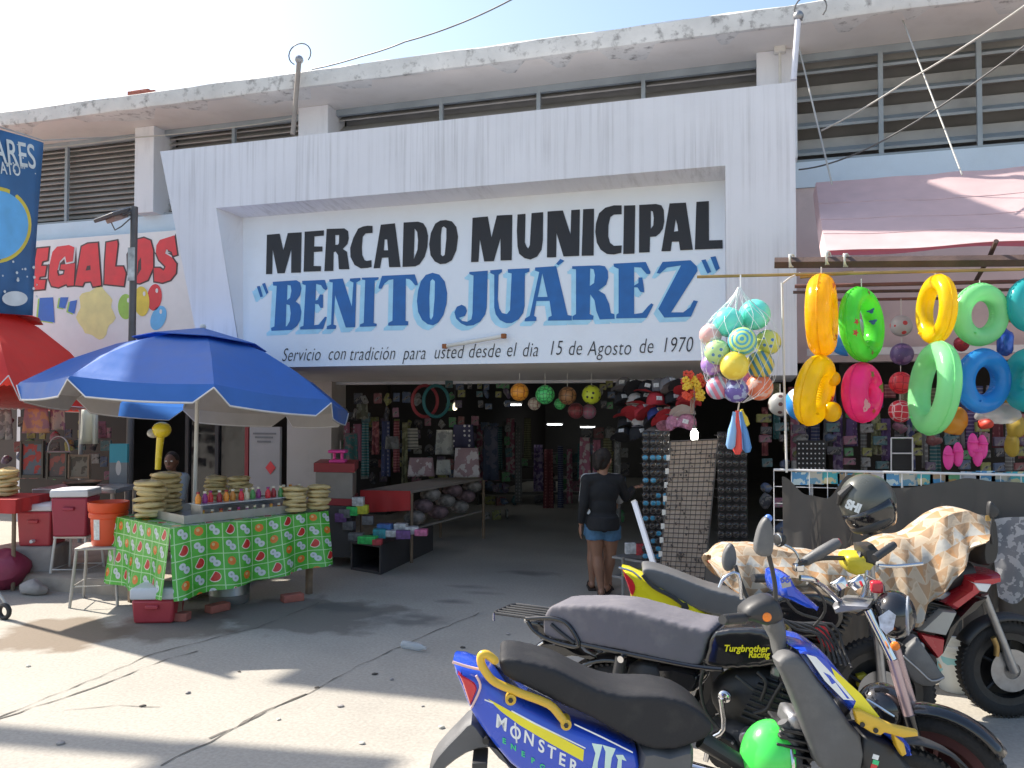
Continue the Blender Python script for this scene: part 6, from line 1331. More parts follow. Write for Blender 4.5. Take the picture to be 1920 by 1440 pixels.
def person(label, loc, rz, J, top, bottom, skin, scale=1, sleeve=1.0, short=.35, shoes='sandals', hair='tied', group=None):
    t = thing('person', label, 'person', loc, rz, group)
    S = lambda p: Vector(p) * scale
    pel, che, nek, hed = (Vector(J[k]) for k in ('pelvis', 'chest', 'neck', 'head'))
    b = MB(); k = scale
    def tube(mb, pts, rr, n=12): mb.tube([S(p) for p in pts], [r * k for r in rr], n)
    def ell(mb, p, r, rot=None): mb.sphere(S(p), tuple(x * k for x in r), 18, 12, rot)
    def limbs(mb, g, arm=True, leg=True, armto=1.0, legto=1.0):
        for s in ('L', 'R'):
            sh_, el, wr = Vector(J['sh' + s]), Vector(J['el' + s]), Vector(J['wr' + s])
            if arm:
                e2_ = el.lerp(wr, armto); tube(mb, [sh_, sh_.lerp(el, .5), el, el.lerp(wr, armto * .5), e2_], [.047 + g, .043 + g, .036 + g, .034 + g, (.024 + (1 - armto) * .012) + g * (1.2)])
                ell(mb, sh_, (.052 + g,) * 3)
            hi, kn, an = Vector(J['hip' + s]), Vector(J['kn' + s]), Vector(J['an' + s])
            if leg:
                if legto >= 1: tube(mb, [hi, hi.lerp(kn, .35), hi.lerp(kn, .8), kn, kn.lerp(an, .3), kn.lerp(an, .75), an], [.088 + g, .084 + g, .060 + g, .052 + g, .056 + g, .036 + g, .031 + g])
                else: tube(mb, [hi, hi.lerp(kn, legto * .5), hi.lerp(kn, legto)], [.09 + g, .088 + g, .086 + g * 1.6])
    def trunk(mb, g):
        mid = pel.lerp(che, .5)
        ell(mb, pel, (.150 + g, .112 + g, .115 + g)); ell(mb, mid, (.122 + g, .092 + g, .13 + g)); ell(mb, che, (.145 + g, .10 + g, .14 + g))
        for s in ('L', 'R'): tube(mb, [nek.lerp(che, .3), Vector(J['sh' + s])], [.055 + g, .048 + g])
    trunk(b, 0); limbs(b, 0)
    tube(b, [nek.lerp(che, .2), nek, hed - Vector((0, 0, .04))], [.05, .044, .042])
    fd = Vector(J.get('face', (0, 1, 0))).normalized(); sd = Vector((fd.y, -fd.x, 0)).normalized()
    hr = Matrix((sd, fd, V3(0, 0, 1))).transposed()
    ell(b, hed, (.074, .088, .102), hr); ell(b, hed + fd * .03 + V3(0, 0, -.06), (.052, .055, .045), hr); ell(b, hed + fd * .088 + V3(0, 0, -.015), (.012, .016, .018), hr)
    for s in (-1, 1): ell(b, hed + sd * s * .074 + V3(0, 0, -.01), (.010, .018, .026), hr)
    for s in ('L', 'R'):
        wr, el = Vector(J['wr' + s]), Vector(J['el' + s]); d = Vector(J.get('hd' + s, wr - el)).normalized(); pn = d.cross(V3(0, 1, 0) if abs(d.y) < .8 else V3(0, 0, 1)).normalized(); th = d.cross(pn).normalized()
        if J.get('thumbflip'): th = -th
        rotm = Matrix((pn, th, d)).transposed(); pc = wr + d * .045
        ell(b, pc, (.017, .036, .050), rotm)
        for i, L in enumerate((.062, .070, .066, .052)):
            f0 = wr + d * .082 + th * (.026 - .0175 * i); tube(b, [f0 - d * .02, f0 + d * L * .5 + pn * .006, f0 + d * L * .9 + pn * .022], [.0095, .009, .0075], 8)
        f0 = wr + d * .03 + th * .03; tube(b, [f0, f0 + (d * .6 + th * .6) * .035, f0 + (d * .9 + th * .4) * .065 + pn * .008], [.012, .0105, .009], 8)
        an = Vector(J['an' + s]); fo = Vector(J.get('toe' + s, (0, 1, 0))).normalized(); ft = Matrix((Vector((fo.y, -fo.x, 0)), fo, V3(0, 0, 1))).transposed()
        ell(b, an + fo * .055 + V3(0, 0, -.032), (.036, .105, .026), ft); ell(b, an + fo * -.015 + V3(0, 0, -.025), (.03, .04, .035), ft)
    body = obj('body', b, skin, t, True); remesh(body, .0085 * k, 4)
    c = MB(); trunk(c, .012); limbs(c, .012, True, False, sleeve)
    if J.get('longtop'):
        tube(c, [pel + V3(0, 0, .05), pel - V3(0, 0, .02), pel - V3(0, 0, J['longtop'])], [.15, .162, .168], 18)
    o = obj('top', c, top, t, True); remesh(o, .011 * k, 4)
    c = MB(); ell(c, pel - V3(0, 0, .015), (.160, .122, .10)); limbs(c, .014, False, True, 1, short); o = obj('shorts' if short < .9 else 'trousers', c, bottom, t, True); remesh(o, .011 * k, 3)
    h = MB(); ell(h, hed + V3(0, 0, .018) - fd * .016, (.081, .090, .098), hr); ell(h, hed - fd * .055 + V3(0, 0, -.04), (.066, .045, .06), hr)
    if hair == 'tied': ell(h, hed - fd * .105 + V3(0, 0, .005), (.042, .035, .045), hr); tube(h, [hed - fd * .11, hed - fd * .125 + V3(0, 0, -.08)], [.03, .015])
    o = obj('hair', h, m_hair, t, True); remesh(o, .009 * k, 3)
    if hair == 'tied': mb = MB(); mb.torus(S(hed - fd * .085 + V3(0, 0, .005)), .036 * k, .009 * k, hr @ Matrix.Rotation(R(90), 3, 'X'), 16, 6); obj('hair_tie', mb, mat('hair tie', (.35, .10, .10), .5), t, True)
    for s in (-1, 1):
        mb = MB(); ell(mb, hed + fd * .078 + sd * s * .03 + V3(0, 0, .005), (.013, .008, .008), hr); obj('eye', mb, m_eye, t, True)
    mb = MB(); ell(mb, hed + fd * .083 + V3(0, 0, -.055), (.022, .008, .007), hr); obj('mouth', mb, m_lip, t, True)
    for s in ('L', 'R'):
        an = Vector(J['an' + s]); fo = Vector(J.get('toe' + s, (0, 1, 0))).normalized(); ft = Matrix((Vector((fo.y, -fo.x, 0)), fo, V3(0, 0, 1))).transposed()
        mb = MB(); mb.box(S(an + fo * .045 + V3(0, 0, -.066)), (.085 * k, .25 * k, .02 * k), ft); mb2 = MB(); mb2.torus(S(an + fo * .09 + V3(0, 0, -.034)), .036 * k, .006 * k, ft @ Matrix.Rotation(R(90), 3, 'X'), 16, 6); sh_ = obj('sandal', mb, m_sole, t, True, bevel=.01); obj('sandal_strap', mb2, m_sole, sh_, True)
    return t
# woman in black seen from behind, right arm reaching to the racks (local: x right, y away from the camera)
JW = dict(pelvis=(0, 0, .735), chest=(.005, .01, 1.02), neck=(.005, .0, 1.195), head=(.01, .01, 1.335), face=(.5, .85, 0),
          shL=(-.155, 0, 1.13), elL=(-.19, -.02, .90), wrL=(-.215, .03, .70), shR=(.155, .02, 1.13), elR=(.235, .10, .95), wrR=(.33, .20, 1.04), hdL=(-.05, .05, -1), hdR=(.8, .5, .1),
          hipL=(-.075, 0, .69), knL=(-.055, .02, .40), anL=(-.02, -.01, .075), hipR=(.075, 0, .69), knR=(.08, .06, .40), anR=(.045, .16, .075), toeL=(.15, 1, 0), toeR=(.3, 1, 0), longtop=.075)
p = onZ(1131, 1120); W1 = person('woman in a black top and denim shorts seen from behind, reaching right', (p.x, p.y, 0), YAW, JW, m_btop, m_denim, m_skin, 1.0, .92, .42)
JC = dict(pelvis=(0, 0, .72), chest=(.0, .01, 1.0), neck=(.0, .0, 1.17), head=(.0, .01, 1.30), face=(.7, .7, 0), shL=(-.15, 0, 1.11), elL=(-.18, .06, .88), wrL=(-.10, .22, .80), shR=(.15, 0, 1.11), elR=(.2, .08, .9), wrR=(.2, .28, .85), hipL=(-.07, 0, .68), knL=(-.09, .02, .39), anL=(-.10, -.01, .075), hipR=(.07, 0, .68), knR=(.07, .02, .39), anR=(.08, .03, .075))
p = onZ(1128, 1105); W2 = person('person in a white top mostly hidden behind the woman in black', (p.x, p.y, 0), YAW, JC, m_wtop, m_denim, m_skin, 1.0, .3, .5, hair='short')
JS = dict(pelvis=(0, 0, .56), chest=(.0, .03, .86), neck=(.0, .05, 1.03), head=(.0, .07, 1.16), face=(-.5, 1, 0), shL=(-.16, .03, .97), elL=(-.22, .12, .74), wrL=(-.12, .32, .72), shR=(.16, .03, .97), elR=(.22, .12, .74), wrR=(.10, .34, .72), hipL=(-.08, .0, .53), knL=(-.12, .38, .52), anL=(-.12, .36, .09), hipR=(.08, .0, .53), knR=(.12, .38, .52), anR=(.12, .36, .09))
p = atF(330, 900, 9.6); W3 = person('seated street vendor in a pale blue shirt behind the umbrella pole', (p.x, p.y, .06), YAW + R(180) - R(25), JS, m_shirt, m_denim, m_skin3, 1.0, .35, .8, hair='short')
st = stool(Vector((p.x, p.y, 0)), .34, .58, YAW, 'wooden stool under the seated vendor', m_wood); st.location.z = 0.0
# ------------------------------------------------------------------ motorcycles
m_rub = mat('tyre rubber', (.022, .021, .021), .85, var=.3, scale=30, bump=.25, bscale=60); m_blkp = mat('black plastic', (.03, .03, .032), .5, var=.2, scale=12); m_grp = mat('grey plastic', (.105, .105, .108), .55, var=.15, scale=10, dirt=(.2, .19, .17), dscale=5, damt=.35, bump=.06, bscale=120)
m_chr = mat('chrome', (.62, .62, .64), .14, metal=1, var=.05); m_alum = mat('cast aluminium', (.34, .34, .35), .4, metal=.8, var=.2, scale=20); m_blkg = mat('gloss black', (.012, .012, .014), .12, var=.1, coat=.6); m_eng = mat('engine black', (.035, .035, .036), .45, metal=.4, var=.3, scale=20)
m_bblu = mat('blue fairing', (.02, .075, .55), .25, var=.08, coat=.5, scale=5); m_byel = mat('yellow fairing', (.82, .72, .02), .3, var=.06, coat=.4); m_bgold = mat('mustard metal', (.68, .42, .03), .35, var=.1, coat=.3); m_bred = mat('red fairing', (.50, .02, .035), .25, var=.08, coat=.5)
m_redl = mat('red lens', (.60, .02, .03), .15, var=.1, coat=.5); m_oral = mat('orange lens', (.85, .22, .02), .2); m_seat = mat('black seat vinyl', (.024, .024, .027), .62, spec=.3, dirt=(.06, .058, .055), dscale=7, damt=.4, var=.12, bump=.12, bscale=150); m_gseat = mat('grey cloth seat', (.135, .128, .148), .9, var=.12, scale=5, bump=.35, bscale=12, dirt=(.22, .205, .21), dscale=4, damt=.6); m_whp = mat('white decal', (.78, .80, .80), .4); m_grd = mat('green decal', (.05, .55, .22), .4); m_mint = mat('mint decal', (.62, .80, .72), .4); m_mirr = mat('mirror glass', (.75, .77, .8), .04, metal=1)
class Pl:
    def __init__(s, p, h):
        s.o = Vector((p[0], p[1], 0)); s.h = Vector((h[0], h[1], 0)).normalized(); s.n = Vector((s.h.y, -s.h.x, 0))
        if s.n.dot(Vector((-s.o.x, -s.o.y, 0))) < 0: s.n = -s.n
    def P(s, px, py, off=0): return onPl(px, py, s.o + s.n * off, s.n)
    def W(s, a, z, off=0): return s.o + s.h * a + s.n * off + Vector((0, 0, z))
    def ab(s, p): d = p - s.o; return (d.dot(s.h), p.z)
def zz(pts, o, sc): return [(o[0] + q[0] / sc, o[1] + q[1] / sc) + tuple(q[2:]) for q in pts]
ZA = lambda pts: zz(pts, (800, 1080), 3.4286)
ZBb = lambda pts: zz(pts, (1280, 1080), 3.0)
ZC = lambda pts: zz(pts, (1280, 860), 3.0)
def crom(pts, k=3, closed=True):
    n = len(pts); out = []
    for i in range(n if closed else n - 1):
        p0, p1, p2, p3 = (pts[(i - 1) % n] if closed or i > 0 else pts[i]), pts[i], pts[(i + 1) % n], (pts[(i + 2) % n] if closed or i < n - 2 else pts[(i + 1) % n])
        for j in range(k):
            t = j / k; out.append(tuple(.5 * (2 * b + (-a + c) * t + (2 * a - 5 * b + 4 * c - d) * t * t + (-a + 3 * b - 3 * c + d) * t ** 3) for a, b, c, d in zip(p0, p1, p2, p3)))
    if not closed: out.append(tuple(pts[-1]))
    return out
def puff(name, pl, pts, c, hw, rd, m, parent, sm=2, side='near', shear=None):
    """outline traced on the near face, given real width hw*2 about offset c and rounded shoulders"""
    L_ = [pl.ab(pl.P(x, y, c + hw * .7)) for x, y in pts]
    if sm > 1: L_ = crom(L_, sm)
    rs = []
    for ins, off in ((1, -1), (.45, -.88), (.12, -.62), (0, -.3), (0, .3), (.12, .62), (.45, .88), (1, 1)):
        g_ = grow(L_, -rd * ins) if ins else L_
        rs.append([pl.W(a, z, c + hw * off) for a, z in g_])
    mb = MB(); n = len(L_); vs = [p for r in rs for p in r]; fs = [(i * n + j, i * n + (j + 1) % n, (i + 1) * n + (j + 1) % n, (i + 1) * n + j) for i in range(7) for j in range(n)]
    t = [tuple(x) for x in tessellate_polygon([rs[0]])]; fs += t + [tuple(7 * n + i for i in x) for x in t]
    mb.add(vs, fs); return obj(name, mb, m, parent, angle=50)
def soft(name, pl, pts, c, hw, m, parent, it=14, sm=3, vox=.010, taper=.12):
    L_ = crom([pl.ab(pl.P(x, y, c + hw * .7)) for x, y in pts], sm); mb = MB(); n = len(L_)
    g_ = grow(L_, -.012); rs = [[pl.W(a, z, c - hw) for a, z in L_], [pl.W(a, z, c + hw) for a, z in L_]]
    vs = rs[0] + rs[1]; t = [tuple(x) for x in tessellate_polygon([rs[0]])]
    mb.add(vs, [(j, (j + 1) % n, n + (j + 1) % n, n + j) for j in range(n)] + t + [tuple(n + i for i in reversed(x)) for x in t])
    o = obj(name, mb, m, parent); r = o.modifiers.new('remesh', 'REMESH'); r.mode = 'VOXEL'; r.voxel_size = vox; r.use_smooth_shade = True
    q = o.modifiers.new('smooth', 'SMOOTH'); q.factor = .5; q.iterations = it; return o
def decal(name, pl, pts, off, m, parent):
    mb = MB(); mb.poly([[pl.P(x, y, off) for x, y in pts]]); return obj(name, mb, m, parent, smooth=False, fix=False)
def ptube(name, pl, pts, r, m, parent, off=0, n=10, sm=3, off2=None):
    P_ = [pl.P(q[0], q[1], q[2] if len(q) > 2 else off) for q in pts]
    if sm > 1 and len(P_) > 2: P_ = [Vector(p) for p in crom([tuple(p) for p in P_], sm, False)]
    mb = MB(); mb.tube(P_, r, n); return obj(name, mb, m, parent)
def wheel(pl, a, z, Rr, tw, parent, spokes=5, rimm=None, disc=True, steer=0, off=0):
    c = pl.W(a, z, off); ax = (Matrix.Rotation(steer, 3, 'Z') @ pl.n); hx = Vector((ax.y, -ax.x, 0)); rot = Matrix((hx, Vector((0, 0, 1)), ax)).transposed()
    rimm = rimm or m_blkp; mb = MB(); mb.torus(c, Rr - tw * .5, tw * .5, rot, 48, 12, 1.0); w = obj('wheel', mb, m_rub, parent)
    mb = MB()
    for k in range(60):
        an = 2 * PI * k / 60
        for s in (-1, 1): mb.box(c + rot @ Vector(((Rr - .0095) * math.cos(an + .03 * s), (Rr - .0095) * math.sin(an + .03 * s), s * tw * .22)), (.012, .018, tw * .3), rot @ Matrix.Rotation(an + .5 * s, 3, 'Z'))
    obj('tread', mb, m_rub, w)
    mb = MB(); Ri = Rr - tw * .92; mb.lathe([(Ri - .03, -tw * .34), (Ri, -tw * .36), (Ri + .012, -tw * .38), (Ri + .012, -tw * .30), (Ri - .012, -tw * .1), (Ri - .012, tw * .1), (Ri + .012, tw * .30), (Ri + .012, tw * .38), (Ri, tw * .36), (Ri - .03, tw * .34), (Ri - .035, 0), (Ri - .03, -tw * .34)], c, 48, rot); rm_ = obj('rim', mb, rimm, w)
    for k in range(spokes):
        an = 2 * PI * k / spokes + .3; mb = MB(); mb.tube([c + rot @ Vector((.03 * math.cos(an), .03 * math.sin(an), 0)), c + rot @ Vector(((Ri - .02) * math.cos(an + .15), (Ri - .02) * math.sin(an + .15), 0))], [.022, .015], 6, squash=.6); obj('spoke', mb, rimm, rm_)
    mb = MB(); mb.cyl(c - ax * tw * .6, c + ax * tw * .6, .035, 16); obj('hub', mb, m_alum, w)
    if disc: mb = MB(); mb.lathe([(.05, 0), (.125, 0), (.125, .004), (.05, .004), (.05, 0)], c + ax * tw * .62, 32, rot); obj('brake_disc', mb, m_alum, w)
    return w
def lens(name, c, r, d, m, parent, nrm):
    z = Vector(nrm).normalized(); x = z.cross(Vector((0, 0, 1))).normalized(); y = z.cross(x); rot = Matrix((x, y, z)).transposed(); mb = MB()
    mb.lathe([(0, -d), (r * .8, -d), (r, -d * .3), (r, 0), (r * .9, d * .15), (r * .5, d * .3), (0, d * .35)], c, 24, rot); return obj(name, mb, m, parent)
def engine(pl, a, z, parent, sc=1.0, hw=.11, m=None):
    m = m or m_eng; mb = MB(); mb.sphere(pl.W(a, z), (.19 * sc, hw, .13 * sc), 20, 12, Matrix((pl.h, pl.n, Vector((0, 0, 1)))).transposed()); e = obj('crankcase', mb, m, parent)
    rot = Matrix((pl.h, pl.n, Vector((0, 0, 1)))).transposed() @ Matrix.Rotation(R(12), 3, 'Y')
    for k in range(8): mb = MB(); mb.box(pl.W(a + .09 * sc + .012 * k, z + .13 * sc + .025 * k), (.17 * sc, .19, .010), rot); obj('cooling_fin', mb, m, e, bevel=.003)
    mb = MB(); mb.box(pl.W(a + .13 * sc, z + .2 * sc), (.12 * sc, .14, .22), rot); obj('cylinder', mb, m, e, bevel=.01)
    mb = MB(); mb.box(pl.W(a + .20 * sc, z + .35 * sc), (.14 * sc, .15, .07), rot); obj('cylinder_head', mb, m_alum, e, bevel=.02)
    for (da, dz, r) in ((-.06, -.01, .085), (.09, -.02, .06), (.04, .07, .035)): mb = MB(); mb.cyl(pl.W(a + da, z + dz, hw * .6), pl.W(a + da, z + dz, hw * 1.15), r * sc, 24, r * sc * .85); obj('engine_cover', mb, m_alum if r < .05 else m_eng, e, bevel=.006)
    for k in range(7): an = k * .9; mb = MB(); mb.cyl(pl.W(a - .06 + .07 * sc * math.cos(an), z - .01 + .07 * sc * math.sin(an), hw), pl.W(a - .06 + .07 * sc * math.cos(an), z - .01 + .07 * sc * math.sin(an), hw * 1.18), .007, 6); obj('bolt', mb, m_chr, e)
    return e
def grip(p0, p1, parent, m=None, end=None):
    d = (p1 - p0); mb = MB(); n = 14; mb.tube([p0 + d * (i / n) for i in range(n + 1)], [.017 + (.002 if i % 2 else 0) for i in range(n + 1)], 12); g = obj('grip', mb, m or m_blkp, parent)
    mb = MB(); mb.cyl(p1 - d * .02, p1 + d * .10, .016, 12); obj('bar_end', mb, end or m_blkp, g); return g

# ---- blue and yellow scooter-like motorcycle nearest the camera
c = atF(1250, 1300, 3.12); PB = Pl(c, CR)
BB = thing('motorcycle', 'blue and yellow step-through motorcycle with energy drink lettering, nearest the camera', 'motorcycle', tuple(PB.W(0, 0)), group='parked motorcycles')
tail = puff('tail_cowl', PB, ZA([(165,560),(330,600),(480,680),(640,800),(950,945),(1350,1110),(1350,1300),(1250,1400),(900,1400),(600,1260),(480,1150),(370,1010),(280,870),(222,720)]), 0, .125, .03, m_bblu, BB, 2)
obj_tl = puff('tail_light', PB, ZA([(188,585),(250,615),(318,655),(340,705),(325,750),(285,835),(255,770),(225,680)]), 0, .134, .012, m_redl, BB, 2)
m_trim = mat('pale trim', (.75, .52, .48), .3)
ptube('light_trim', PB, ZA([(318,640),(345,700),(330,760),(285,850)]), .0045, m_trim, tail, .132); ptube('light_trim', PB, ZA([(165,552),(270,585),(400,612)]), .005, m_trim, tail, .11)
soft('seat', PB, ZA([(465,530),(520,508),(640,528),(800,568),(950,640),(1100,708),(1250,740),(1450,745),(1600,770),(1720,830),(1800,900),(1835,960),(1790,1015),(1700,1060),(1550,1095),(1400,1080),(1250,1000),(1050,890),(850,800),(650,700),(500,625)]), -.01, .13, m_seat, BB)
puff('seat_skirt', PB, ZA([(1372,1100),(1550,1115),(1700,1075),(1720,1180),(1690,1300),(1640,1420),(1350,1420)]), 0, .12, .02, m_grp, BB, 2)
for o_, nm in ((.135, 1), (-.16, 2)):
    gr_ = ptube('grab_rail', PB, ZA([(440,545),(390,505),(352,510),(350,560),(385,625),(445,685),(600,752),(780,822),(850,890),(900,955)]), .0155, m_bgold, BB, o_, 12)
    if nm == 1:
        for q in ((540,790),(895,950)): a_ = PB.P(*ZA([q])[0], .135); mb = MB(); mb.cyl(a_ - PB.n * .05, a_ + PB.n * .012, .02, 12); obj('rail_mount', mb, m_bgold, gr_); mb = MB(); mb.cyl(a_ + PB.n * .0125, a_ + PB.n * .02, .009, 6); obj('bolt', mb, m_eng, gr_)
mb = MB(); mb.tube([PB.P(*ZA([(440,545)])[0], o_) for o_ in (.135, .05, -.05, -.16)], .014, 10); obj('rail_bridge', mb, m_bgold, BB)
decal('stripe', PB, ZA([(392,788),(470,830),(640,925),(820,1015),(1012,1118),(1005,1192),(800,1080),(600,960),(480,872)]), .1262, m_byel, tail)
for l_ in ([(545,862),(700,945),(1022,1104),(1020,1112),(690,952),(545,872)], [(950,948),(1130,1032),(1325,1130),(1325,1140),(1128,1042),(950,958)], [(372,790),(430,815),(430,823),(372,800)]): decal('pinstripe', PB, ZA(l_), .1264, m_whp, tail)
def pltext(pl, txt, p0, p1, hpx, off, m, parent, xs=1, shear=0, vert=False, ref=300, space=1, boff=0):
    a_, b_ = pl.P(*p0, off), pl.P(*p1, off); xd_ = b_ - a_; zd = Vector((0, 0, 1)); s_ = hpx * (a_ - CP).dot(CF) / FPX / .7
    x = xd_.normalized(); y = zd if vert else (zd - x * zd.dot(x)).normalized(); M = Matrix((x, y, x.cross(y).normalized())).transposed().to_4x4(); M.translation = (a_ + b_) / 2
    return text_mesh(txt, s_, m, parent, M, xs=xs, shear=shear, space=space, off=boff)
for ch, p in zip('MONSTER', ((478,945),(568,1008),(655,1045),(735,1095),(800,1135),(868,1180),(940,1222))):
    q = ZA([p])[0]; pltext(PB, ch, (q[0] - 10, q[1] - 4), (q[0] + 10, q[1] + 5), 25 if ch == 'M' else 23, .1268, m_whp, tail, .86, .1, True, boff=.0015)
q = ZA([(572,1008)])[0]; mb = MB(); mb.tube([PB.P(q[0] - 1, q[1] - 19, .127), PB.P(q[0] + 2, q[1] + 19, .127)], .003, 4); obj('lettering', mb, m_whp, tail)
for ch, p in zip('ENERGY', ((498,1062),(558,1103),(620,1146),(685,1190),(745,1230),(805,1270))):
    q = ZA([p])[0]; pltext(PB, ch, (q[0] - 8, q[1] - 3.5), (q[0] + 8, q[1] + 3.5), 9.5, .1268, m_grd, tail, 1.1, 0, True, boff=.001)
for l_ in ([(1062,1075),(1130,1085),(1118,1130),(1100,1200),(1095,1300),(1078,1330),(1060,1250),(1085,1140)], [(1130,1085),(1215,1110),(1190,1170),(1175,1280),(1160,1360),(1140,1330),(1145,1200),(1150,1130)], [(1215,1150),(1262,1150),(1285,1190),(1255,1180),(1250,1280),(1232,1340),(1222,1240),(1230,1180)]): decal('claw_mark', PB, ZA(l_), .1266, m_mint, tail)
puff('rear_fender', PB, ZA([(290,915),(200,990),(60,1140),(15,1240),(60,1290),(140,1220),(260,1135),(400,1100),(470,1150),(560,1280),(700,1320),(480,1140),(370,1005)]), 0, .075, .012, m_grp, BB, 2)
mb = MB(); mb.box(PB.P(*ZA([(345,1170)])[0], .06), (.055 * 1, .14, .022), Matrix.Rotation(YAW, 3, 'Z')); obj('plate_bracket', mb, m_blkp, BB, bevel=.003)
q = PB.P(*ZA([(380,1055)])[0], .08); mb = MB(); mb.cyl(q - PB.n * .01, q + PB.n * .012, .012, 12); obj('bolt', mb, m_eng, BB)
puff('leg_shield', PB, ZBb([(530,480),(612,430),(690,475),(760,580),(850,690),(960,850),(1005,905),(1005,1100),(790,1100),(720,960),(640,740),(570,570)]), .10, .05, .02, m_grp, BB, 2)
puff('front_cowl', PB, ZBb([(600,395),(690,388),(775,412),(850,490),(905,560),(985,650),(1095,780),(1190,865),(1268,930),(1275,990),(1240,1012),(1190,935),(1050,850),(950,765),(850,655),(720,480)]), .0, .15, .02, m_bblu, BB, 2)
cow = BB.children[-1]
decal('stripe', PB, ZBb([(695,440),(750,455),(850,560),(965,700),(905,695),(800,590)]), .1515, m_whp, cow); decal('stripe', PB, ZBb([(835,512),(905,575),(1005,665),(1110,795),(1030,800),(960,740),(975,705),(860,575)]), .152, m_byel, cow)
pltext(PB, 'Crypton', ZBb([(740,500)])[0], ZBb([(925,690)])[0], 14, .153, m_bblu, cow, .9, .3) if False else decal('scribble', PB, ZBb([(790,540),(830,560),(940,690),(925,690),(860,600),(840,610),(820,575)]), .1525, m_bblu, cow)
br = puff('cowl_bracket', PB, ZBb([(965,758),(1000,752),(1100,800),(1190,842),(1322,872),(1326,902),(1240,912),(1135,882),(1112,898),(1060,882),(985,832)]), .165, .018, .006, m_bgold, BB, 1)
for q in ((1010,835),(1085,868)): a_ = PB.P(*ZBb([q])[0], .184); mb = MB(); mb.cyl(a_, a_ + PB.n * .004, .009, 10); obj('bolt', mb, m_eng, br)
puff('cowl_trim', PB, ZBb([(1180,885),(1245,940),(1260,1000),(1235,1015),(1205,965)]), .155, .02, .004, m_bgold, BB, 1)
lp_ = puff('lower_cowl', PB, ZBb([(1000,880),(1100,905),(1180,945),(1235,1030),(1300,1110),(1000,1110)]), .05, .09, .02, m_blkp, BB, 2)
for q, mm_ in (((1085,1018), m_whp), ((1085,1050), m_grd), ((1075,1072), m_redl)): a_ = PB.P(*ZBb([q])[0], .141); mb = MB(); mb.box(a_, (.022, .003, .017), Matrix.Rotation(YAW, 3, 'Z') @ Matrix.Rotation(.3, 3, 'Y')); obj('sticker', mb, mm_, lp_)
puff('stem_cover', PB, ZBb([(458,250),(570,235),(592,400),(612,440),(540,475),(518,380)]), .02, .055, .02, m_grp, BB, 2)
puff('handlebar_cover', PB, ZBb([(340,195),(420,135),(515,118),(562,185),(565,255),(480,285),(400,262),(345,250)]), .16, .06, .025, m_blkp, BB, 2)
q = PB.P(*ZBb([(475,232)])[0], .222); lens('turn_signal', q, .016, .012, m_oral, BB, PB.n)
puff('gauge_cowl', PB, ZBb([(540,5),(605,0),(640,60),(720,130),(775,185),(700,185),(600,135),(545,112)]), .0, .12, .02, m_bblu, BB, 2)
q = ZBb([(570,25)])[0]; decal('screen', PB, ZBb([(545,10),(600,4),(612,58),(560,70)]), .1215, m_alum, BB.children[-1]); pltext(PB, '66', ZBb([(548,22)])[0], ZBb([(600,20)])[0], 13, .123, m_bblu, BB, 1, .2, True, boff=.001)
grip(PB.P(*ZBb([(345,235)])[0], .2), PB.P(*ZBb([(235,245)])[0], .30), BB); grip(PB.P(*ZBb([(520,150)])[0], -.2), PB.P(*ZBb([(520,150)])[0], -.32), BB)
mb = MB(); mb.tube([PB.P(*ZBb([(480,200)])[0], .2), PB.P(*ZBb([(530,170)])[0], 0), PB.P(*ZBb([(520,150)])[0], -.2)], .013, 10); obj('handlebar', mb, m_blkp, BB)
mr_ = puff('mirror', PB, ZC([(480,330),(503,365),(516,450),(503,540),(450,552),(415,530),(409,480),(430,390),(458,340)]), .2, .022, .012, m_grp, BB, 3); ptube('mirror_stem', PB, ZC([(485,545),(505,630),(520,720),(522,800)]), .008, m_blkp, mr_, .2)
q = PB.P(*ZC([(482,335)])[0], .2); mb = MB(); mb.sphere(q, .014, 10, 8); obj('mirror_cap', mb, mat('blue plastic cap', (.10, .22, .6), .4), mr_)
m2 = puff('mirror', PB, ZC([(268,478),(295,500),(306,560),(296,610),(265,634),(240,628),(226,590),(232,530)]), -.34, .02, .012, m_grp, BB, 2); ptube('mirror_stem', PB, ZC([(296,600),(330,700),(372,800),(420,860)]), .008, m_blkp, m2, -.3)
ptube('brake_lever', PB, ZC([(205,725),(235,668),(312,648),(330,790)]), .007, m_chr, BB, -.25)
wheel(PB, PB.ab(PB.P(1085, 1540))[0], .285, .285, .085, BB, 5); wheel(PB, PB.ab(PB.P(1690, 1545))[0], .285, .285, .075, BB, 5)
a0 = PB.ab(PB.P(1690, 1545))[0]
mb = MB()
for k in range(15):
    an = R(20 + 140 * k / 14)
    L_ = [PB.W(a0 + (.315) * math.cos(an), .285 + .315 * math.sin(an), s * .055) for s in (-1, -.5, 0, .5, 1)]
    mb.v += [tuple(p + Vector((0, 0, .012 * (1 - abs(i - 2) / 2)))) for i, p in enumerate(L_)]
mb.f += [(r * 5 + i, r * 5 + i + 1, r * 5 + i + 6, r * 5 + i + 5) for r in range(14) for i in range(4)]; mb.mi += [0] * 56
ff = obj('front_fender', mb, m_blkp, BB, fix=False); ff.modifiers.new('s', 'SOLIDIFY').thickness = .006
for s in (-.07, .07): mb = MB(); mb.tube([PB.W(a0, .285, s), PB.W(a0 - .16, .74, s)], [.02, .024], 10); obj('fork', mb, m_alum, BB)
engine(PB, a0 - .56, .36, BB, .9); mb = MB(); mb.tube([PB.W(a0 - .75, .60), PB.W(a0 - .45, .42), PB.W(a0 - .2, .75)], .035, 10); obj('frame_tube', mb, m_blkp, BB)
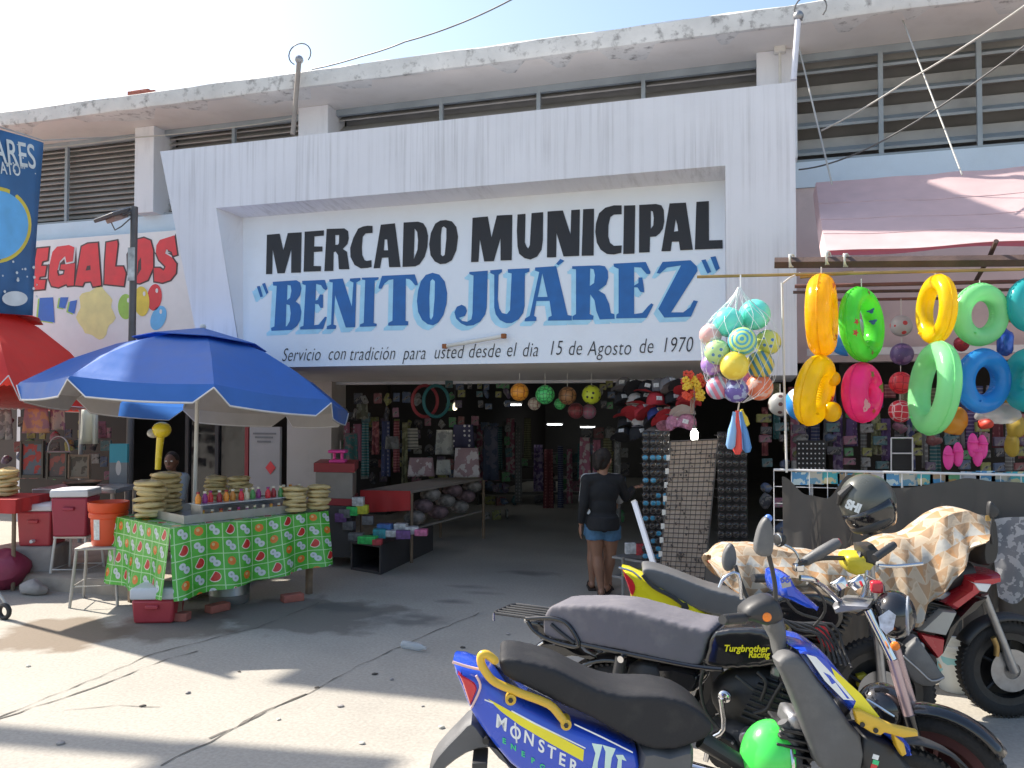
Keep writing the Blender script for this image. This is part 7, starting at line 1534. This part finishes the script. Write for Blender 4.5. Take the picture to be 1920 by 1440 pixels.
mb = MB(); mb.tube([PB.W(a0 - .45, .25, .1), PB.W(a0 - .7, .2, .13), PB.W(a0 - 1.35, .32, .14)], [.02, .03, .045], 12); obj('exhaust', mb, m_blkp, BB)
ptube('front_bag_rail', PB, ZBb([(560,820),(600,900),(640,1000),(650,1100)]), .02, m_grp, BB, .06)
# green helmet hung inside the leg shield
hg = thing('helmet', 'bright green helmet hung behind the leg shield of the blue motorcycle', 'helmet', tuple(PB.P(1440, 1410, .02)))
q = PB.P(1446, 1424, .0); mb = MB(); mb.sphere(q, (.115, .12, .145), 28, 18); obj('shell', mb, mat('green helmet paint', (.07, .72, .10), .2, coat=.5, var=.05), hg)
mb = MB(); mb.torus(q + CR * .07, .085, .020, Matrix.Rotation(YAW + R(90), 3, 'Z') @ Matrix.Rotation(R(90), 3, 'X') @ Matrix.Rotation(R(90), 3, 'Y') if False else Matrix.Rotation(YAW, 3, 'Z') @ Matrix.Rotation(R(90), 3, 'Y'), 30, 8, 1, 0); obj('rim_seal', mb, m_blkp, hg)
mb = MB(); mb.torus(q + CR * .045, .112, .008, Matrix.Rotation(YAW, 3, 'Z') @ Matrix.Rotation(R(90), 3, 'Y'), 30, 8); obj('silver_band', mb, m_chr, hg)

# ---- black motorcycle with grey seat
def latf(lat, f): p = CP + CR * lat + Vector((CF.x, CF.y, 0)).normalized() * f; return p
r_ = latf(.53, 4.1); f_ = latf(1.725, 3.45); PK = Pl(r_, f_ - r_); wb = (Vector((f_.x, f_.y, 0)) - Vector((r_.x, r_.y, 0))).length
BK = thing('motorcycle', 'black motorcycle with a grey cloth seat and a rear rack, second from the camera', 'motorcycle', (r_.x, r_.y, 0), group='parked motorcycles')
st_ = soft('seat', PK, ZA([(772,260),(800,202),(850,180),(1100,177),(1250,187),(1340,208),(1500,253),(1700,308),(1838,338),(1812,420),(1768,560),(1650,562),(1450,512),(1280,472),(1100,440),(960,416),(790,382),(768,320)]), 0, .135, m_gseat, BK)
soft('tank', PK, ZBb([(140,505),(148,400),(170,322),(240,290),(400,284),(490,302),(565,365),(575,440),(525,492),(300,512)]), 0, .135, m_blkg, BK, 16); tk = BK.children[-1]
for txt, p0, p1, h_ in (('Turgbrother', (212,408), (498,412), 12), ('Racing', (352,445), (500,443), 11)): pltext(PK, txt, ZBb([p0])[0], ZBb([p1])[0], h_, .142, m_byel, tk, .95, .35, boff=.001)
mb = MB(); a_ = PK.P(*ZBb([(330,290)])[0], 0); mb.cyl(a_ - Vector((0, 0, .02)), a_ + Vector((0, 0, .02)), .035, 20); obj('filler_cap', mb, m_chr, tk)
wheel(PK, 0, .30, .30, .105, BK, 6, m_eng); wheel(PK, wb, .295, .295, .085, BK, 5, mat('dark red rim', (.12, .05, .05), .35, metal=.5))
# rack
for t_ in range(6):
    y0 = -.11 + .044 * t_
    mb = MB(); a_, b_ = PK.P(*ZA([(432,238)])[0], .11), PK.P(*ZA([(778,262)])[0], .11); d_ = Vector((b_.x - a_.x, b_.y - a_.y, 0)); s0 = Vector((a_.x, a_.y, a_.z)) - PK.n * (.11 - y0); mb.tube([s0 + d_ * (.03 if t_ in (0, 5) else 0), s0 + d_ * .5 + Vector((0, 0, .0)), s0 + d_], .006 if t_ not in (0, 5) else .008, 8); rk = obj('rack_bar', mb, m_blkp, BK)
mb = MB(); mb.tube([a_ - PK.n * .0 + d_ * .03, a_ - d_ * .02 - PK.n * .03, a_ - d_ * .02 - PK.n * .19, a_ - PK.n * .22 + d_ * .03], .008, 8); obj('rack_end', mb, m_blkp, BK); mb = MB(); mb.tube([a_ - PK.n * .22 + d_ * .97, a_ + d_ * .97], .008, 8); obj('rack_end', mb, m_blkp, BK); mb = MB(); mb.tube([a_, a_ - Vector((0, 0, .04))], .006, 6); obj('rack_hook', mb, m_chr, BK)
for o_ in (.14, -.14): ptube('rack_stay', PK, ZA([(640,275),(790,270),(890,298),(950,370),(978,450),(890,440),(770,402),(690,350),(648,290)]), .011, m_blkg, BK, o_)
ptube('rack_stay', PK, ZA([(800,310),(870,370),(950,432)]), .009, m_blkp, BK, .14)
puff('tail_light', PK, ZA([(640,292),(715,268),(782,300),(782,380),(742,412),(690,362)]), 0, .06, .015, m_blkg, BK, 2); q = PK.P(*ZA([(640,285)])[0], .07); lens('reflector', q, .014, .012, m_chr, BK, PK.n)
puff('rear_fender', PK, ZA([(640,528),(690,450),(760,418),(900,440),(1000,500),(1100,520),(1000,520),(900,520),(830,560),(700,545)]), 0, .07, .012, m_blkg, BK, 2); ptube('fender_trim', PK, ZA([(640,528),(690,470),(750,425)]), .006, m_chr, BK, .07)
ptube('shock_absorber', PK, ZA([(1250,520),(1235,600),(1212,720)]), .028, m_blkp, BK, .13, sm=1); q = PK.P(*ZA([(1255,530)])[0], .15); mb = MB(); mb.cyl(q - PK.n * .02, q + PK.n * .02, .016, 12); obj('bolt', mb, m_chr, BK)
ptube('seat_rail', PK, ZA([(960,430),(1150,470),(1450,530),(1720,580),(1900,600)]), .012, m_blkg, BK, .13)
puff('side_cover', PK, ZA([(1480,570),(1740,600),(1760,700),(1700,760),(1560,740)]), 0, .12, .02, m_blkg, BK, 2)
engine(PK, PK.ab(PK.P(1395, 1345))[0], PK.ab(PK.P(1395, 1370))[1] - .05, BK, 1.0, .13)
for l_ in ([(560,600),(500,700),(470,750),(400,770)], [(600,560),(620,700),(590,820),(600,950)], [(300,560),(350,600),(400,640)], [(130,500),(100,600),(130,760),(240,900)], [(420,540),(470,600),(440,700)]): ptube('engine_hose', PK, ZBb(l_), .008, m_eng, BK, .13, 8)
ptube('frame_tube', PK, ZBb([(600,360),(560,520),(560,700),(520,900),(400,1050)]), .018, m_blkg, BK, .06); ptube('kick_lever', PK, ZBb([(215,690),(230,860),(160,920),(130,1040)]), .012, m_chr, BK, .17)
q0 = PK.P(*ZBb([(235,680)])[0], .13); lens('horn', q0, .03, .03, m_chr, BK, PK.n)
mb = MB(); mb.tube([PK.W(wb * .62, .35, .1), PK.W(wb * .55, .2, .14), PK.W(.2, .24, .17), PK.W(-.3, .3, .18)], [.02, .022, .035, .045], 12); obj('exhaust', mb, m_chr, BK)
for s in (.085, -.085):
    top_ = PK.P(*ZBb([(1040,190)])[0], .085) - PK.n * (.085 - s); mid_ = PK.P(*ZBb([(1180,470)])[0], .085) - PK.n * (.085 - s); ax_ = PK.W(wb, .295, s)
    mb = MB(); mb.tube([top_, mid_], .019, 12); fk = obj('fork', mb, m_chr, BK); mb = MB(); m1 = mid_.lerp(ax_, .42); mb.tube([mid_, m1], [.022, .022], 12); obj('fork_slider', mb, mat('sunlit fork slider', (.50, .36, .36), .3, metal=.5), fk); mb = MB(); mb.tube([m1, ax_], [.027, .024], 12); obj('fork_leg', mb, m_blkg, fk)
def fender(pl, a, z, Rr, w, a0_, a1_, m, parent, name='front_fender'):
    mb = MB(); n = 20
    for k in range(n + 1):
        an = R(a0_ + (a1_ - a0_) * k / n)
        for i, s in enumerate((-1, -.75, -.3, .3, .75, 1)): mb.v.append(tuple(pl.W(a + (Rr - .03 * abs(s) ** 4) * math.cos(an), z + (Rr - .03 * abs(s) ** 4) * math.sin(an), s * w)))
    mb.f += [(r * 6 + i, r * 6 + i + 1, r * 6 + i + 7, r * 6 + i + 6) for r in range(n) for i in range(5)]; mb.mi += [0] * (n * 5)
    o = obj(name, mb, m, parent, fix=False); o.modifiers.new('s', 'SOLIDIFY').thickness = .005; return o
fender(PK, wb, .295, .325, .06, 35, 160, m_blkg, BK); fender(PK, 0, .30, .34, .07, 40, 175, m_blkg, BK, 'rear_mudguard')
hl = PK.P(*ZBb([(1190,215)])[0], 0); rotb = Matrix((PK.h, PK.n, Vector((0, 0, 1)))).transposed(); mb = MB(); mb.sphere(hl, (.085, .10, .10), 24, 16, rotb); hlo = obj('headlight', mb, m_blkg, BK); lens('headlight_glass', hl + PK.h * .055, .082, .03, mat('headlight glass', (.30, .32, .35), .08, spec=.9), hlo, PK.h)
decal('headlight_reflection', PK, ZBb([(1100,230),(1160,190),(1200,220),(1185,300),(1145,330),(1110,290)]), .102, mat('pale reflection', (.5, .55, .62), .3, var=.5, scale=30), hlo)  # pale reflection on the headlight, painted in as a flat patch
for q in ((870,30),(970,22)): a_ = PK.P(*ZBb([q])[0], .03 if q[0] < 900 else -.06); g_ = lens('gauge', a_, .038, .035, m_chr, BK, (-PK.h * .55 + Vector((0, 0, .8)))); lens('gauge_dial', a_ + (-PK.h * .55 + Vector((0, 0, .8))).normalized() * .008, .030, .006, m_whp, g_, (-PK.h * .55 + Vector((0, 0, .8))))
# chrome bars
ptube('handlebar', PK, ZBb([(660,10,.34),(730,20,.3),(790,60,.18),(900,150,.03),(1000,130,-.03),(1030,60,-.15),(1040,-20,-.28)]), .012, m_chr, BK); puff('triple_clamp', PK, ZBb([(840,170),(900,140),(1060,150),(1060,190),(960,200),(860,215)]), 0, .1, .012, m_alum, BK, 1)
ptube('brake_cable', PK, ZBb([(700,40,.3),(780,110,.2),(800,200,.1),(740,280,.06)]), .006, m_blkp, BK); ptube('brake_cable', PK, ZBb([(560,100,.3),(640,200,.2),(760,240,.1)]), .006, m_blkp, BK); ptube('clutch_cable', PK, ZBb([(1040,0,-.2),(1130,60,-.1),(1100,150,0),(980,220,0)]), .006, m_blkp, BK)
grip(PK.P(*ZC([(500,672)])[0], .34), PK.P(*ZC([(405,672)])[0], .40), BK); grip(PK.P(*ZC([(1080,560)])[0], -.26), PK.P(*ZC([(1180,490)])[0], -.36), BK)
ptube('brake_lever', PK, ZC([(1100,600,-.26),(1200,605,-.3),(1350,590,-.36)]), .008, m_chr, BK); 
q = PK.P(*ZBb([(1195,395)])[0], .13); lens('turn_signal', q, .018, .02, m_oral, BK, PK.n); q = PK.P(*ZBb([(1090,60)])[0], .0); mb = MB(); mb.box(q, (.05, .05, .05)); obj('switch_box', mb, m_bred, BK, bevel=.01)
mb = MB(); mb.sphere(PK.W(wb * .52, .52), (.26, .09, .17), 18, 12, rotb); obj('engine_side', mb, m_eng, BK); puff('air_box', PK, ZA([(1300,560),(1500,560),(1540,760),(1420,800),(1300,720)]), 0, .09, .02, m_blkp, BK, 2)
for k in range(6): ptube('cable', PK, ZBb([(540 + 14 * k, 230 + 10 * k, .10 - .03 * k), (640 + 40 * k, 300 - 6 * k, .08 - .03 * k), (760 + 30 * k, 330 + 20 * k, .05 - .02 * k), (800 + 30 * k, 470 + 10 * k, .03)]), .006, m_blkp, BK)
# ---- yellow motorcycle
r_ = latf(1.0, 4.78); f_ = latf(2.2, 4.62); PY = Pl(latf(.67, 4.78), f_ - r_)
BY = thing('motorcycle', 'bright yellow motorcycle with a dark grey seat behind the black one', 'motorcycle', tuple(PY.W(.3, 0)), group='parked motorcycles')
yt = puff('tail_cowl', PY, [(1166,1066),(1200,1078),(1232,1092),(1300,1130),(1346,1168),(1342,1179),(1270,1167),(1215,1150),(1186,1134),(1180,1100)], 0, .11, .02, m_byel, BY, 2)
puff('tail_light', PY, [(1167,1068),(1188,1085),(1193,1104),(1184,1118),(1176,1096)], 0, .118, .008, m_redl, BY, 2)
soft('seat', PY, [(1204,1066),(1222,1064),(1262,1076),(1330,1102),(1402,1122),(1412,1150),(1396,1160),(1340,1152),(1290,1134),(1240,1104),(1212,1086)], -.01, .12, mat('grey seat vinyl', (.12, .12, .122), .55, var=.12, bump=.1, bscale=120), BY, 8)
for k in range(9): decal('stripe', PY, [(1224 + 6 * k, 1128 + 2.8 * k), (1227 + 6 * k, 1128 + 2.8 * k), (1236 + 6 * k, 1146 + 2.4 * k), (1232 + 6 * k, 1146 + 2.4 * k)], .1125, m_blkp, yt)
ptube('grab_rail', PY, [(1205,1078),(1225,1100),(1262,1120),(1290,1142)], .011, m_blkp, BY, .125); q = PY.P(1284, 1138, .135); mb = MB(); mb.cyl(q - PY.n * .02, q + PY.n * .01, .02, 12); obj('rail_mount', mb, m_blkp, BY); ptube('tail_trim', PY, [(1160,1064),(1186,1072),(1202,1086)], .006, m_chr, BY, .1)
soft('tank', PY, [(1405,1150),(1440,1125),(1500,1110),(1560,1120),(1580,1160),(1540,1190),(1450,1190)], 0, .13, m_blkg, BY, 12)
puff('side_fairing', PY, [(1520,1165),(1545,1160),(1566,1210),(1560,1226),(1535,1205)], .0, .16, .02, m_bred, BY, 1)
puff('gauge_cowl', PY, [(1582,1048),(1592,1038),(1628,1040),(1640,1052),(1636,1070),(1606,1080),(1586,1068)], 0, .10, .02, mat('dull yellow fairing', (.55, .46, .03), .35), BY, 2); q = PY.P(1604, 1047, .05); lens('gauge', q, .05, .03, m_blkp, BY, -PY.h + Vector((0, 0, .6)))
puff('headlight_cowl', PY, [(1612,1024),(1640,1022),(1652,1036),(1640,1062),(1618,1056)], 0, .11, .02, m_blkp, BY, 1)
ptube('handlebar', PY, ZC([(660,590,.36),(780,560,.2),(940,560,0),(1060,560,-.3)]), .013, m_blkp, BY); mb = MB(); ga, gb = PY.P(*ZC([(672,588)])[0], .30), PY.P(*ZC([(884,464)])[0], .30); mb.tube([ga, ga.lerp(gb, .1), ga.lerp(gb, .5), ga.lerp(gb, .9), gb], [.018, .026, .030, .028, .018], 14); obj('hand_guard', mb, m_grp, BY); grip(ga.lerp(gb, .92), gb, BY, m_blkp, m_bred)
q = PY.P(*ZC([(650,612)])[0], .32); mb = MB(); mb.box(q, (.05, .05, .04), Matrix.Rotation(.4, 3, 'Z')); obj('switch_box', mb, m_chr, BY, bevel=.008)
q = PY.P(*ZC([(537,456)])[0], .3); my = lens('mirror', q, .038, .03, m_blkp, BY, -PY.h + PY.n * .6); lens('mirror_glass', q + (-PY.h + PY.n * .6).normalized() * .004, .034, .012, m_mirr, my, -PY.h + PY.n * .6); ptube('mirror_stem', PY, ZC([(560,480),(620,510),(652,560),(650,610)]), .007, m_chr, my, .3)
engine(PY, PY.ab(PY.P(1500, 1250))[0], .42, BY, 1.0, .12); ptube('frame_tube', PY, [(1580,1090),(1560,1180),(1530,1260),(1420,1300)], .02, m_blkg, BY, .05); ptube('frame_tube', PY, [(1400,1160),(1440,1230),(1520,1290)], .02, m_blkg, BY, .08)
wheel(PY, PY.ab(PY.P(1262, 1240))[0], .29, .29, .1, BY, 5, m_eng); aF = PY.ab(PY.P(1648, 1290))[0]; wheel(PY, aF, .29, .29, .085, BY, 5, m_eng)
puff('front_fender', PY, ZBb([(1230,450),(1310,345),(1345,380),(1460,548),(1472,572),(1400,622),(1300,600),(1250,520)]), 0, .06, .012, m_grp, BY, 2); ptube('fender_trim', PY, ZBb([(1240,450),(1330,530),(1400,590),(1470,572)]), .006, m_alum, BY, .062)
for s in (.08, -.08): mb = MB(); mb.tube([PY.P(1632, 1060, s), PY.W(aF, .29, s)], [.02, .024], 10); obj('fork', mb, m_alum, BY)
puff('engine_guard', PY, [(1606,1266),(1622,1262),(1636,1274),(1628,1290),(1608,1288)], -.02, .03, .006, MATS['dull yellow fairing'], BY, 1)
# ---- helmet on the handlebar of the yellow motorcycle
hb = thing('helmet', 'black open helmet with a raised visor hung on the handlebar of the yellow motorcycle', 'helmet', tuple(atF(1630, 960, 4.5)))
q = atF(1626, 940, 4.5); m_hel = mat('grey helmet', (.075, .08, .07), .32, var=.12, coat=.25, scale=4, dirt=(.09, .09, .08), dscale=6, damt=.5); rh = Matrix.Rotation(YAW, 3, 'Z') @ Matrix.Rotation(R(-28), 3, 'Y')
mb = MB(); mb.sphere(q, (.148, .128, .152), 32, 20, rh); obj('shell', mb, m_hel, hb)
mb = MB(); vs = []
for i in range(17):
    for j in range(6):
        a_ = R(-125 + 175 * i / 16); b_ = R(-46 + 56 * j / 5); rr2 = 1.06 if 0 < i < 16 else 1.02
        p = Vector((-.148 * rr2 * math.cos(b_) * math.cos(a_), .128 * rr2 * math.cos(b_) * math.sin(a_), .152 * rr2 * math.sin(b_) - .035)); vs.append(q + rh @ p)
mb.add(vs, [(i * 6 + j, i * 6 + j + 1, (i + 1) * 6 + j + 1, (i + 1) * 6 + j) for i in range(16) for j in range(5)]); vz = obj('visor', mb, m_blkg, hb, fix=False); vz.modifiers.new('s', 'SOLIDIFY').thickness = .008
mb = MB(); mb.torus(q + rh @ Vector((-.02, 0, -.10)), .105, .026, rh, 30, 10, 1.1); obj('chin_rim', mb, m_blkp, hb)
mb = MB(); mb.tube([q + rh @ Vector((-.145, 0, .06)), q + rh @ Vector((-.12, -.04, .11)), q + rh @ Vector((-.05, -.06, .135))], [.012, .022, .012], 8); obj('vent_scoop', mb, m_blkp, hb)
tx = text_mesh('SHI', .062, m_whp, hb, frame_mat(atF(1600, 950, 4.325), CR + Vector((0, 0, -.42)), Vector((0, 0, 1))), xs=.9, off=.004)
hk = thing('helmet', 'glossy black helmet hung low beside the fork of the black motorcycle', 'helmet', tuple(PK.P(1652, 1322, .05)))
q = PK.P(1655, 1326, .02); mb = MB(); mb.sphere(q, (.105, .10, .10), 28, 18, rotb); obj('shell', mb, m_blkg, hk); mb = MB(); mb.torus(q - Vector((0, 0, .055)), .088, .016, None, 30, 8); obj('rim_seal', mb, m_blkp, hk)
mb = MB(); mb.tube([q + PK.n * .085 + PK.h * -.05 + Vector((0, 0, .05)), q + PK.n * .098 + Vector((0, 0, .03)), q + PK.n * .09 + PK.h * .05], .006, 6); obj('silver_band', mb, m_chr, hk)
# ---- covered red and white motorcycle
PR = Pl(latf(2.0, 5.0), CR); BR = thing('motorcycle', 'red and white motorcycle half covered with a tan patterned cloth, farthest right', 'motorcycle', tuple(PR.W(0, 0)), group='parked motorcycles')
aFr = PR.ab(PR.P(1886, 1245))[0]; aRr = aFr - 1.27
wheel(PR, aFr, .29, .29, .095, BR, 5, m_eng); wheel(PR, aRr, .29, .29, .1, BR, 5, m_eng)
for s in (.085, -.085): mb = MB(); mb.tube([PR.P(1846, 1115, s), PR.W(aFr, .29, s)], [.02, .026], 10); obj('fork', mb, m_alum, BR)
puff('side_fairing', PR, ZBb([(1600,0),(1780,-20),(1785,35),(1700,62),(1530,192),(1460,150),(1590,60)]), 0, .15, .02, m_bred, BR, 1)
puff('white_fairing', PR, ZBb([(1600,22),(1725,30),(1690,90),(1640,80)]), 0, .158, .01, m_whp, BR, 1); puff('side_panel', PR, ZBb([(1440,182),(1532,192),(1465,332),(1312,302)]), 0, .14, .01, mat('pale grey fairing', (.42, .41, .38), .4), BR, 1); puff('side_fairing', PR, ZBb([(1312,312),(1462,342),(1452,432),(1420,462)]), 0, .13, .01, m_bred, BR, 1)
puff('frame_cover', PR, ZBb([(1478,280),(1620,130),(1705,108),(1640,190),(1545,255),(1445,440),(1440,400)]), 0, .12, .012, m_blkg, BR, 1); puff('front_cowl', PR, ZC([(1690,360),(1745,330),(1765,400),(1770,520),(1740,590),(1680,600),(1660,520)]), 0, .13, .02, m_blkp, BR, 2)
fender(PR, aFr, .29, .322, .06, 30, 150, m_blkp, BR); mi = puff('mirror', PR, ZC([(1735,240),(1775,280),(1780,315),(1745,338),(1725,330),(1722,270)]), .25, .02, .01, m_blkp, BR, 2); ptube('mirror_stem', PR, ZC([(1745,335),(1735,400),(1740,480)]), .008, m_blkp, mi, .22); q = PR.P(*ZC([(1718,350)])[0], .25); mb = MB(); mb.cyl(q, q + Vector((0, 0, .03)), .014, 8); obj('bar_clamp', mb, m_brass, BR)
engine(PR, aFr - .62, .38, BR, 1.0, .12); ptube('brake_caliper', PR, [(1862,1195),(1869,1212),(1868,1230)], .016, MATS['brass rod'], BR, .09); mb = MB(); mb.tube([PR.W(aRr - .1, .62), PR.W(aRr + .3, .72), PR.W(aRr + .8, .8), PR.W(aFr - .2, .86)], [.06, .09, .10, .06], 10); obj('frame_tube', mb, m_blkp, BR)
puff('tail_cowl', PR, [(1336,1060),(1360,1045),(1420,1050),(1480,1070),(1460,1100),(1400,1090)], 0, .11, .02, m_bred, BR, 1)
# cloth draped over it
rid = [(1332,1040),(1350,1023),(1400,1020),(1480,1028),(1540,1036),(1600,1032),(1662,1005),(1700,1003),(1726,981),(1752,963),(1790,952),(1818,960),(1842,978),(1850,990)]
hem = [(1346,1066),(1368,1100),(1408,1126),(1462,1112),(1540,1132),(1604,1152),(1662,1140),(1690,1140),(1716,1176),(1742,1152),(1770,1112),(1800,1070),(1826,1030),(1846,1005)]
m_cov = thin('tan patterned cover cloth', (.38, .25, .15), .92, .12, var=.08, bump=.2, bscale=30)
u_, v_, _ = uvxy(m_cov); nz = noise_e(m_cov, 7, 2)
cx_ = u_ * 11.0 + nz * .5; cy_ = v_ * 12.0 + nz * .4; fx, fy = cx_.fr(), cy_.fr(); ix, iy = cx_.fl(), cy_.fl()
tri = (fx - .5).ab() * 2.0; up3 = tri.lt(fy); row = iy.mod(3.0); colm = (ix + iy).mod(2.0)
over(m_cov, up3, (.47, .38, .28)); over(m_cov, up3 * row.gt(1.5), (.42, .41, .38)); over(m_cov, (up3 * -1.0 + 1.0) * row.lt(.5) * colm.lt(.5), (.45, .25, .12)); over(m_cov, noise_e(m_cov, 16, 4).gt(.6), (.43, .33, .23)); over(m_cov, ((tri - fy).ab()).lt(.07), (.52, .42, .31))
mb = MB(); uvs = []; ridc, hemc = crom(rid, 6, False), crom(hem, 6, False); NC = len(ridc); NV = 22; rcv = random.Random(3)
for i in range(NC):
    a_ = PR.P(*ridc[i], 0); b_ = PR.P(*hemc[i], .30); hz_ = b_.z; s0 = PR.ab(a_)[0]
    for j in range(NV + 1):
        t = j / NV * 2 - 1; at = abs(t); sg = 1 if t > 0 else -1
        e_ = max(0, min(1, min(i, NC - 1 - i) / 6)); off = sg * (.05 + .24 * min(1, at * 1.5)) * (.25 + .75 * e_) if at > 0 else 0
        dr = max(0, at - .18) / .82; sA = PR.ab(a_)[0] * (1 - dr) + PR.ab(b_)[0] * dr; z = a_.z - .02 * at - (a_.z - .02 - hz_) * dr
        wv = .03 * math.sin(sA * 26 + sg) * dr + .02 * math.sin(sA * 55 + 3 * dr) * dr + .016 * noise.noise(Vector((sA * 7, t * 4, 1))) * 2
        p = PR.W(sA, z + .010 * noise.noise(Vector((sA * 12, t * 5, 4))), off + sg * wv); mb.v.append(tuple(p)); uvs.append((sA, t * .5))
w_ = NV + 1; mb.f = [(i * w_ + j, i * w_ + j + 1, (i + 1) * w_ + j + 1, (i + 1) * w_ + j) for i in range(NC - 1) for j in range(NV)]; mb.mi = [0] * len(mb.f)
cv = obj('cover_cloth', mb, m_cov, fix=False); set_uv(cv, uvs); tag(cv, 'tan cloth with a pale zigzag pattern draped over the red and white motorcycle', 'cover cloth')
# dark floral cloth hanging at the right edge, white paint bucket behind the wheel
m_flo = printm('dark floral print', (.16, .16, .17), (.34, .33, .33), 'n', 22)
a_, b_ = atF(1862, 975, 5.35), atF(1990, 1115, 5.3); mb = MB(); mb.grid(lambda u, v: Vector((a_.x + (b_.x - a_.x) * u, a_.y + (b_.y - a_.y) * u + .04 * math.sin(u * 9 + v * 3) - .1 * v, a_.z + (b_.z - a_.z) * v * (1 + .1 * math.sin(u * 7)) - .05 * (1 - u) ** 2 * 0 + .06 * u)), 20, 14)
tag(obj('floral_cloth', mb, m_flo, fix=False), 'grey floral printed cloth hanging behind the covered motorcycle at the right edge', 'cloth')
q = atF(1795, 1280, 5.42); pb = thing('bucket', 'white printed paint bucket standing behind the front wheel of the red motorcycle', 'bucket', (q.x, q.y, 0)); hB = .36
m_pb = mat('white bucket', (.66, .70, .70), .35, var=.08); x, y, z = uvxy(m_pb, 'Generated'); over(m_pb, ((z - .45).ab().lt(.16)) * noise_e(m_pb, 9, 2).gt(.55), (.25, .55, .60)); over(m_pb, ((z - .35).ab().lt(.1)) * noise_e(m_pb, 14, 2).gt(.6), (.7, .4, .2))
mb = MB(); mb.lathe([(0, .002), (.105, .002), (.11, .012), (.125, .26), (.135, .27), (.135, .30), (.128, .305), (.130, .34), (.137, .345), (.137, .37), (.12, .372), (.118, .3), (0, .29)], (0, 0, 0), 28); obj('bucket_body', mb, m_pb, pb, True)

# ---- litter on the slab
q = onZ(778, 1218); mb = MB(); mb.lathe([(0, 0), (.03, 0), (.032, .02), (.030, .09), (.032, .15), (.014, .19), (.013, .21), (0, .21)], (q.x - .1, q.y, .032), 16, Matrix.Rotation(R(90), 3, 'Y') @ Matrix.Rotation(.2, 3, 'X')); tag(obj('plastic_bottle', mb, thin('clear bottle', (.6, .66, .7), .1, .3, .45)), 'crushed clear plastic bottle lying on the slab', 'bottle')
lr = random.Random(12); m_lit = [m_stone, mat('paper scrap', (.5, .48, .42), .8, var=.3), mat('dark scrap', (.08, .07, .06), .9)]
for k, (px, py) in enumerate(((640, 1325), (530, 1350), (700, 1265), (740, 1275), (905, 1340), (270, 1325), (120, 1395), (820, 1365), (600, 1290), (790, 1325), (680, 1395), (450, 1260), (345, 1300), (50, 1250), (870, 1215), (960, 1190))):
    q = onZ(px + lr.uniform(-8, 8), py); s_ = lr.uniform(.010, .022); mb = MB(); mb.sphere((0, 0, 0), (s_ * lr.uniform(.8, 1.6), s_, s_ * .45), 8, 6); mb.v = [tuple(Vector(v) * (1 + .4 * noise.noise(Vector(v) * 60 + Vector((k, 0, 0))))) for v in mb.v]
    o = obj('pebble', mb, m_lit[k % 3]); o.location = (q.x, q.y, s_ * .35); o.rotation_euler = (0, 0, lr.uniform(0, 6)); tag(o, 'small scrap or pebble lying loose on the concrete slab', 'litter', 'pebbles and scraps on the slab')
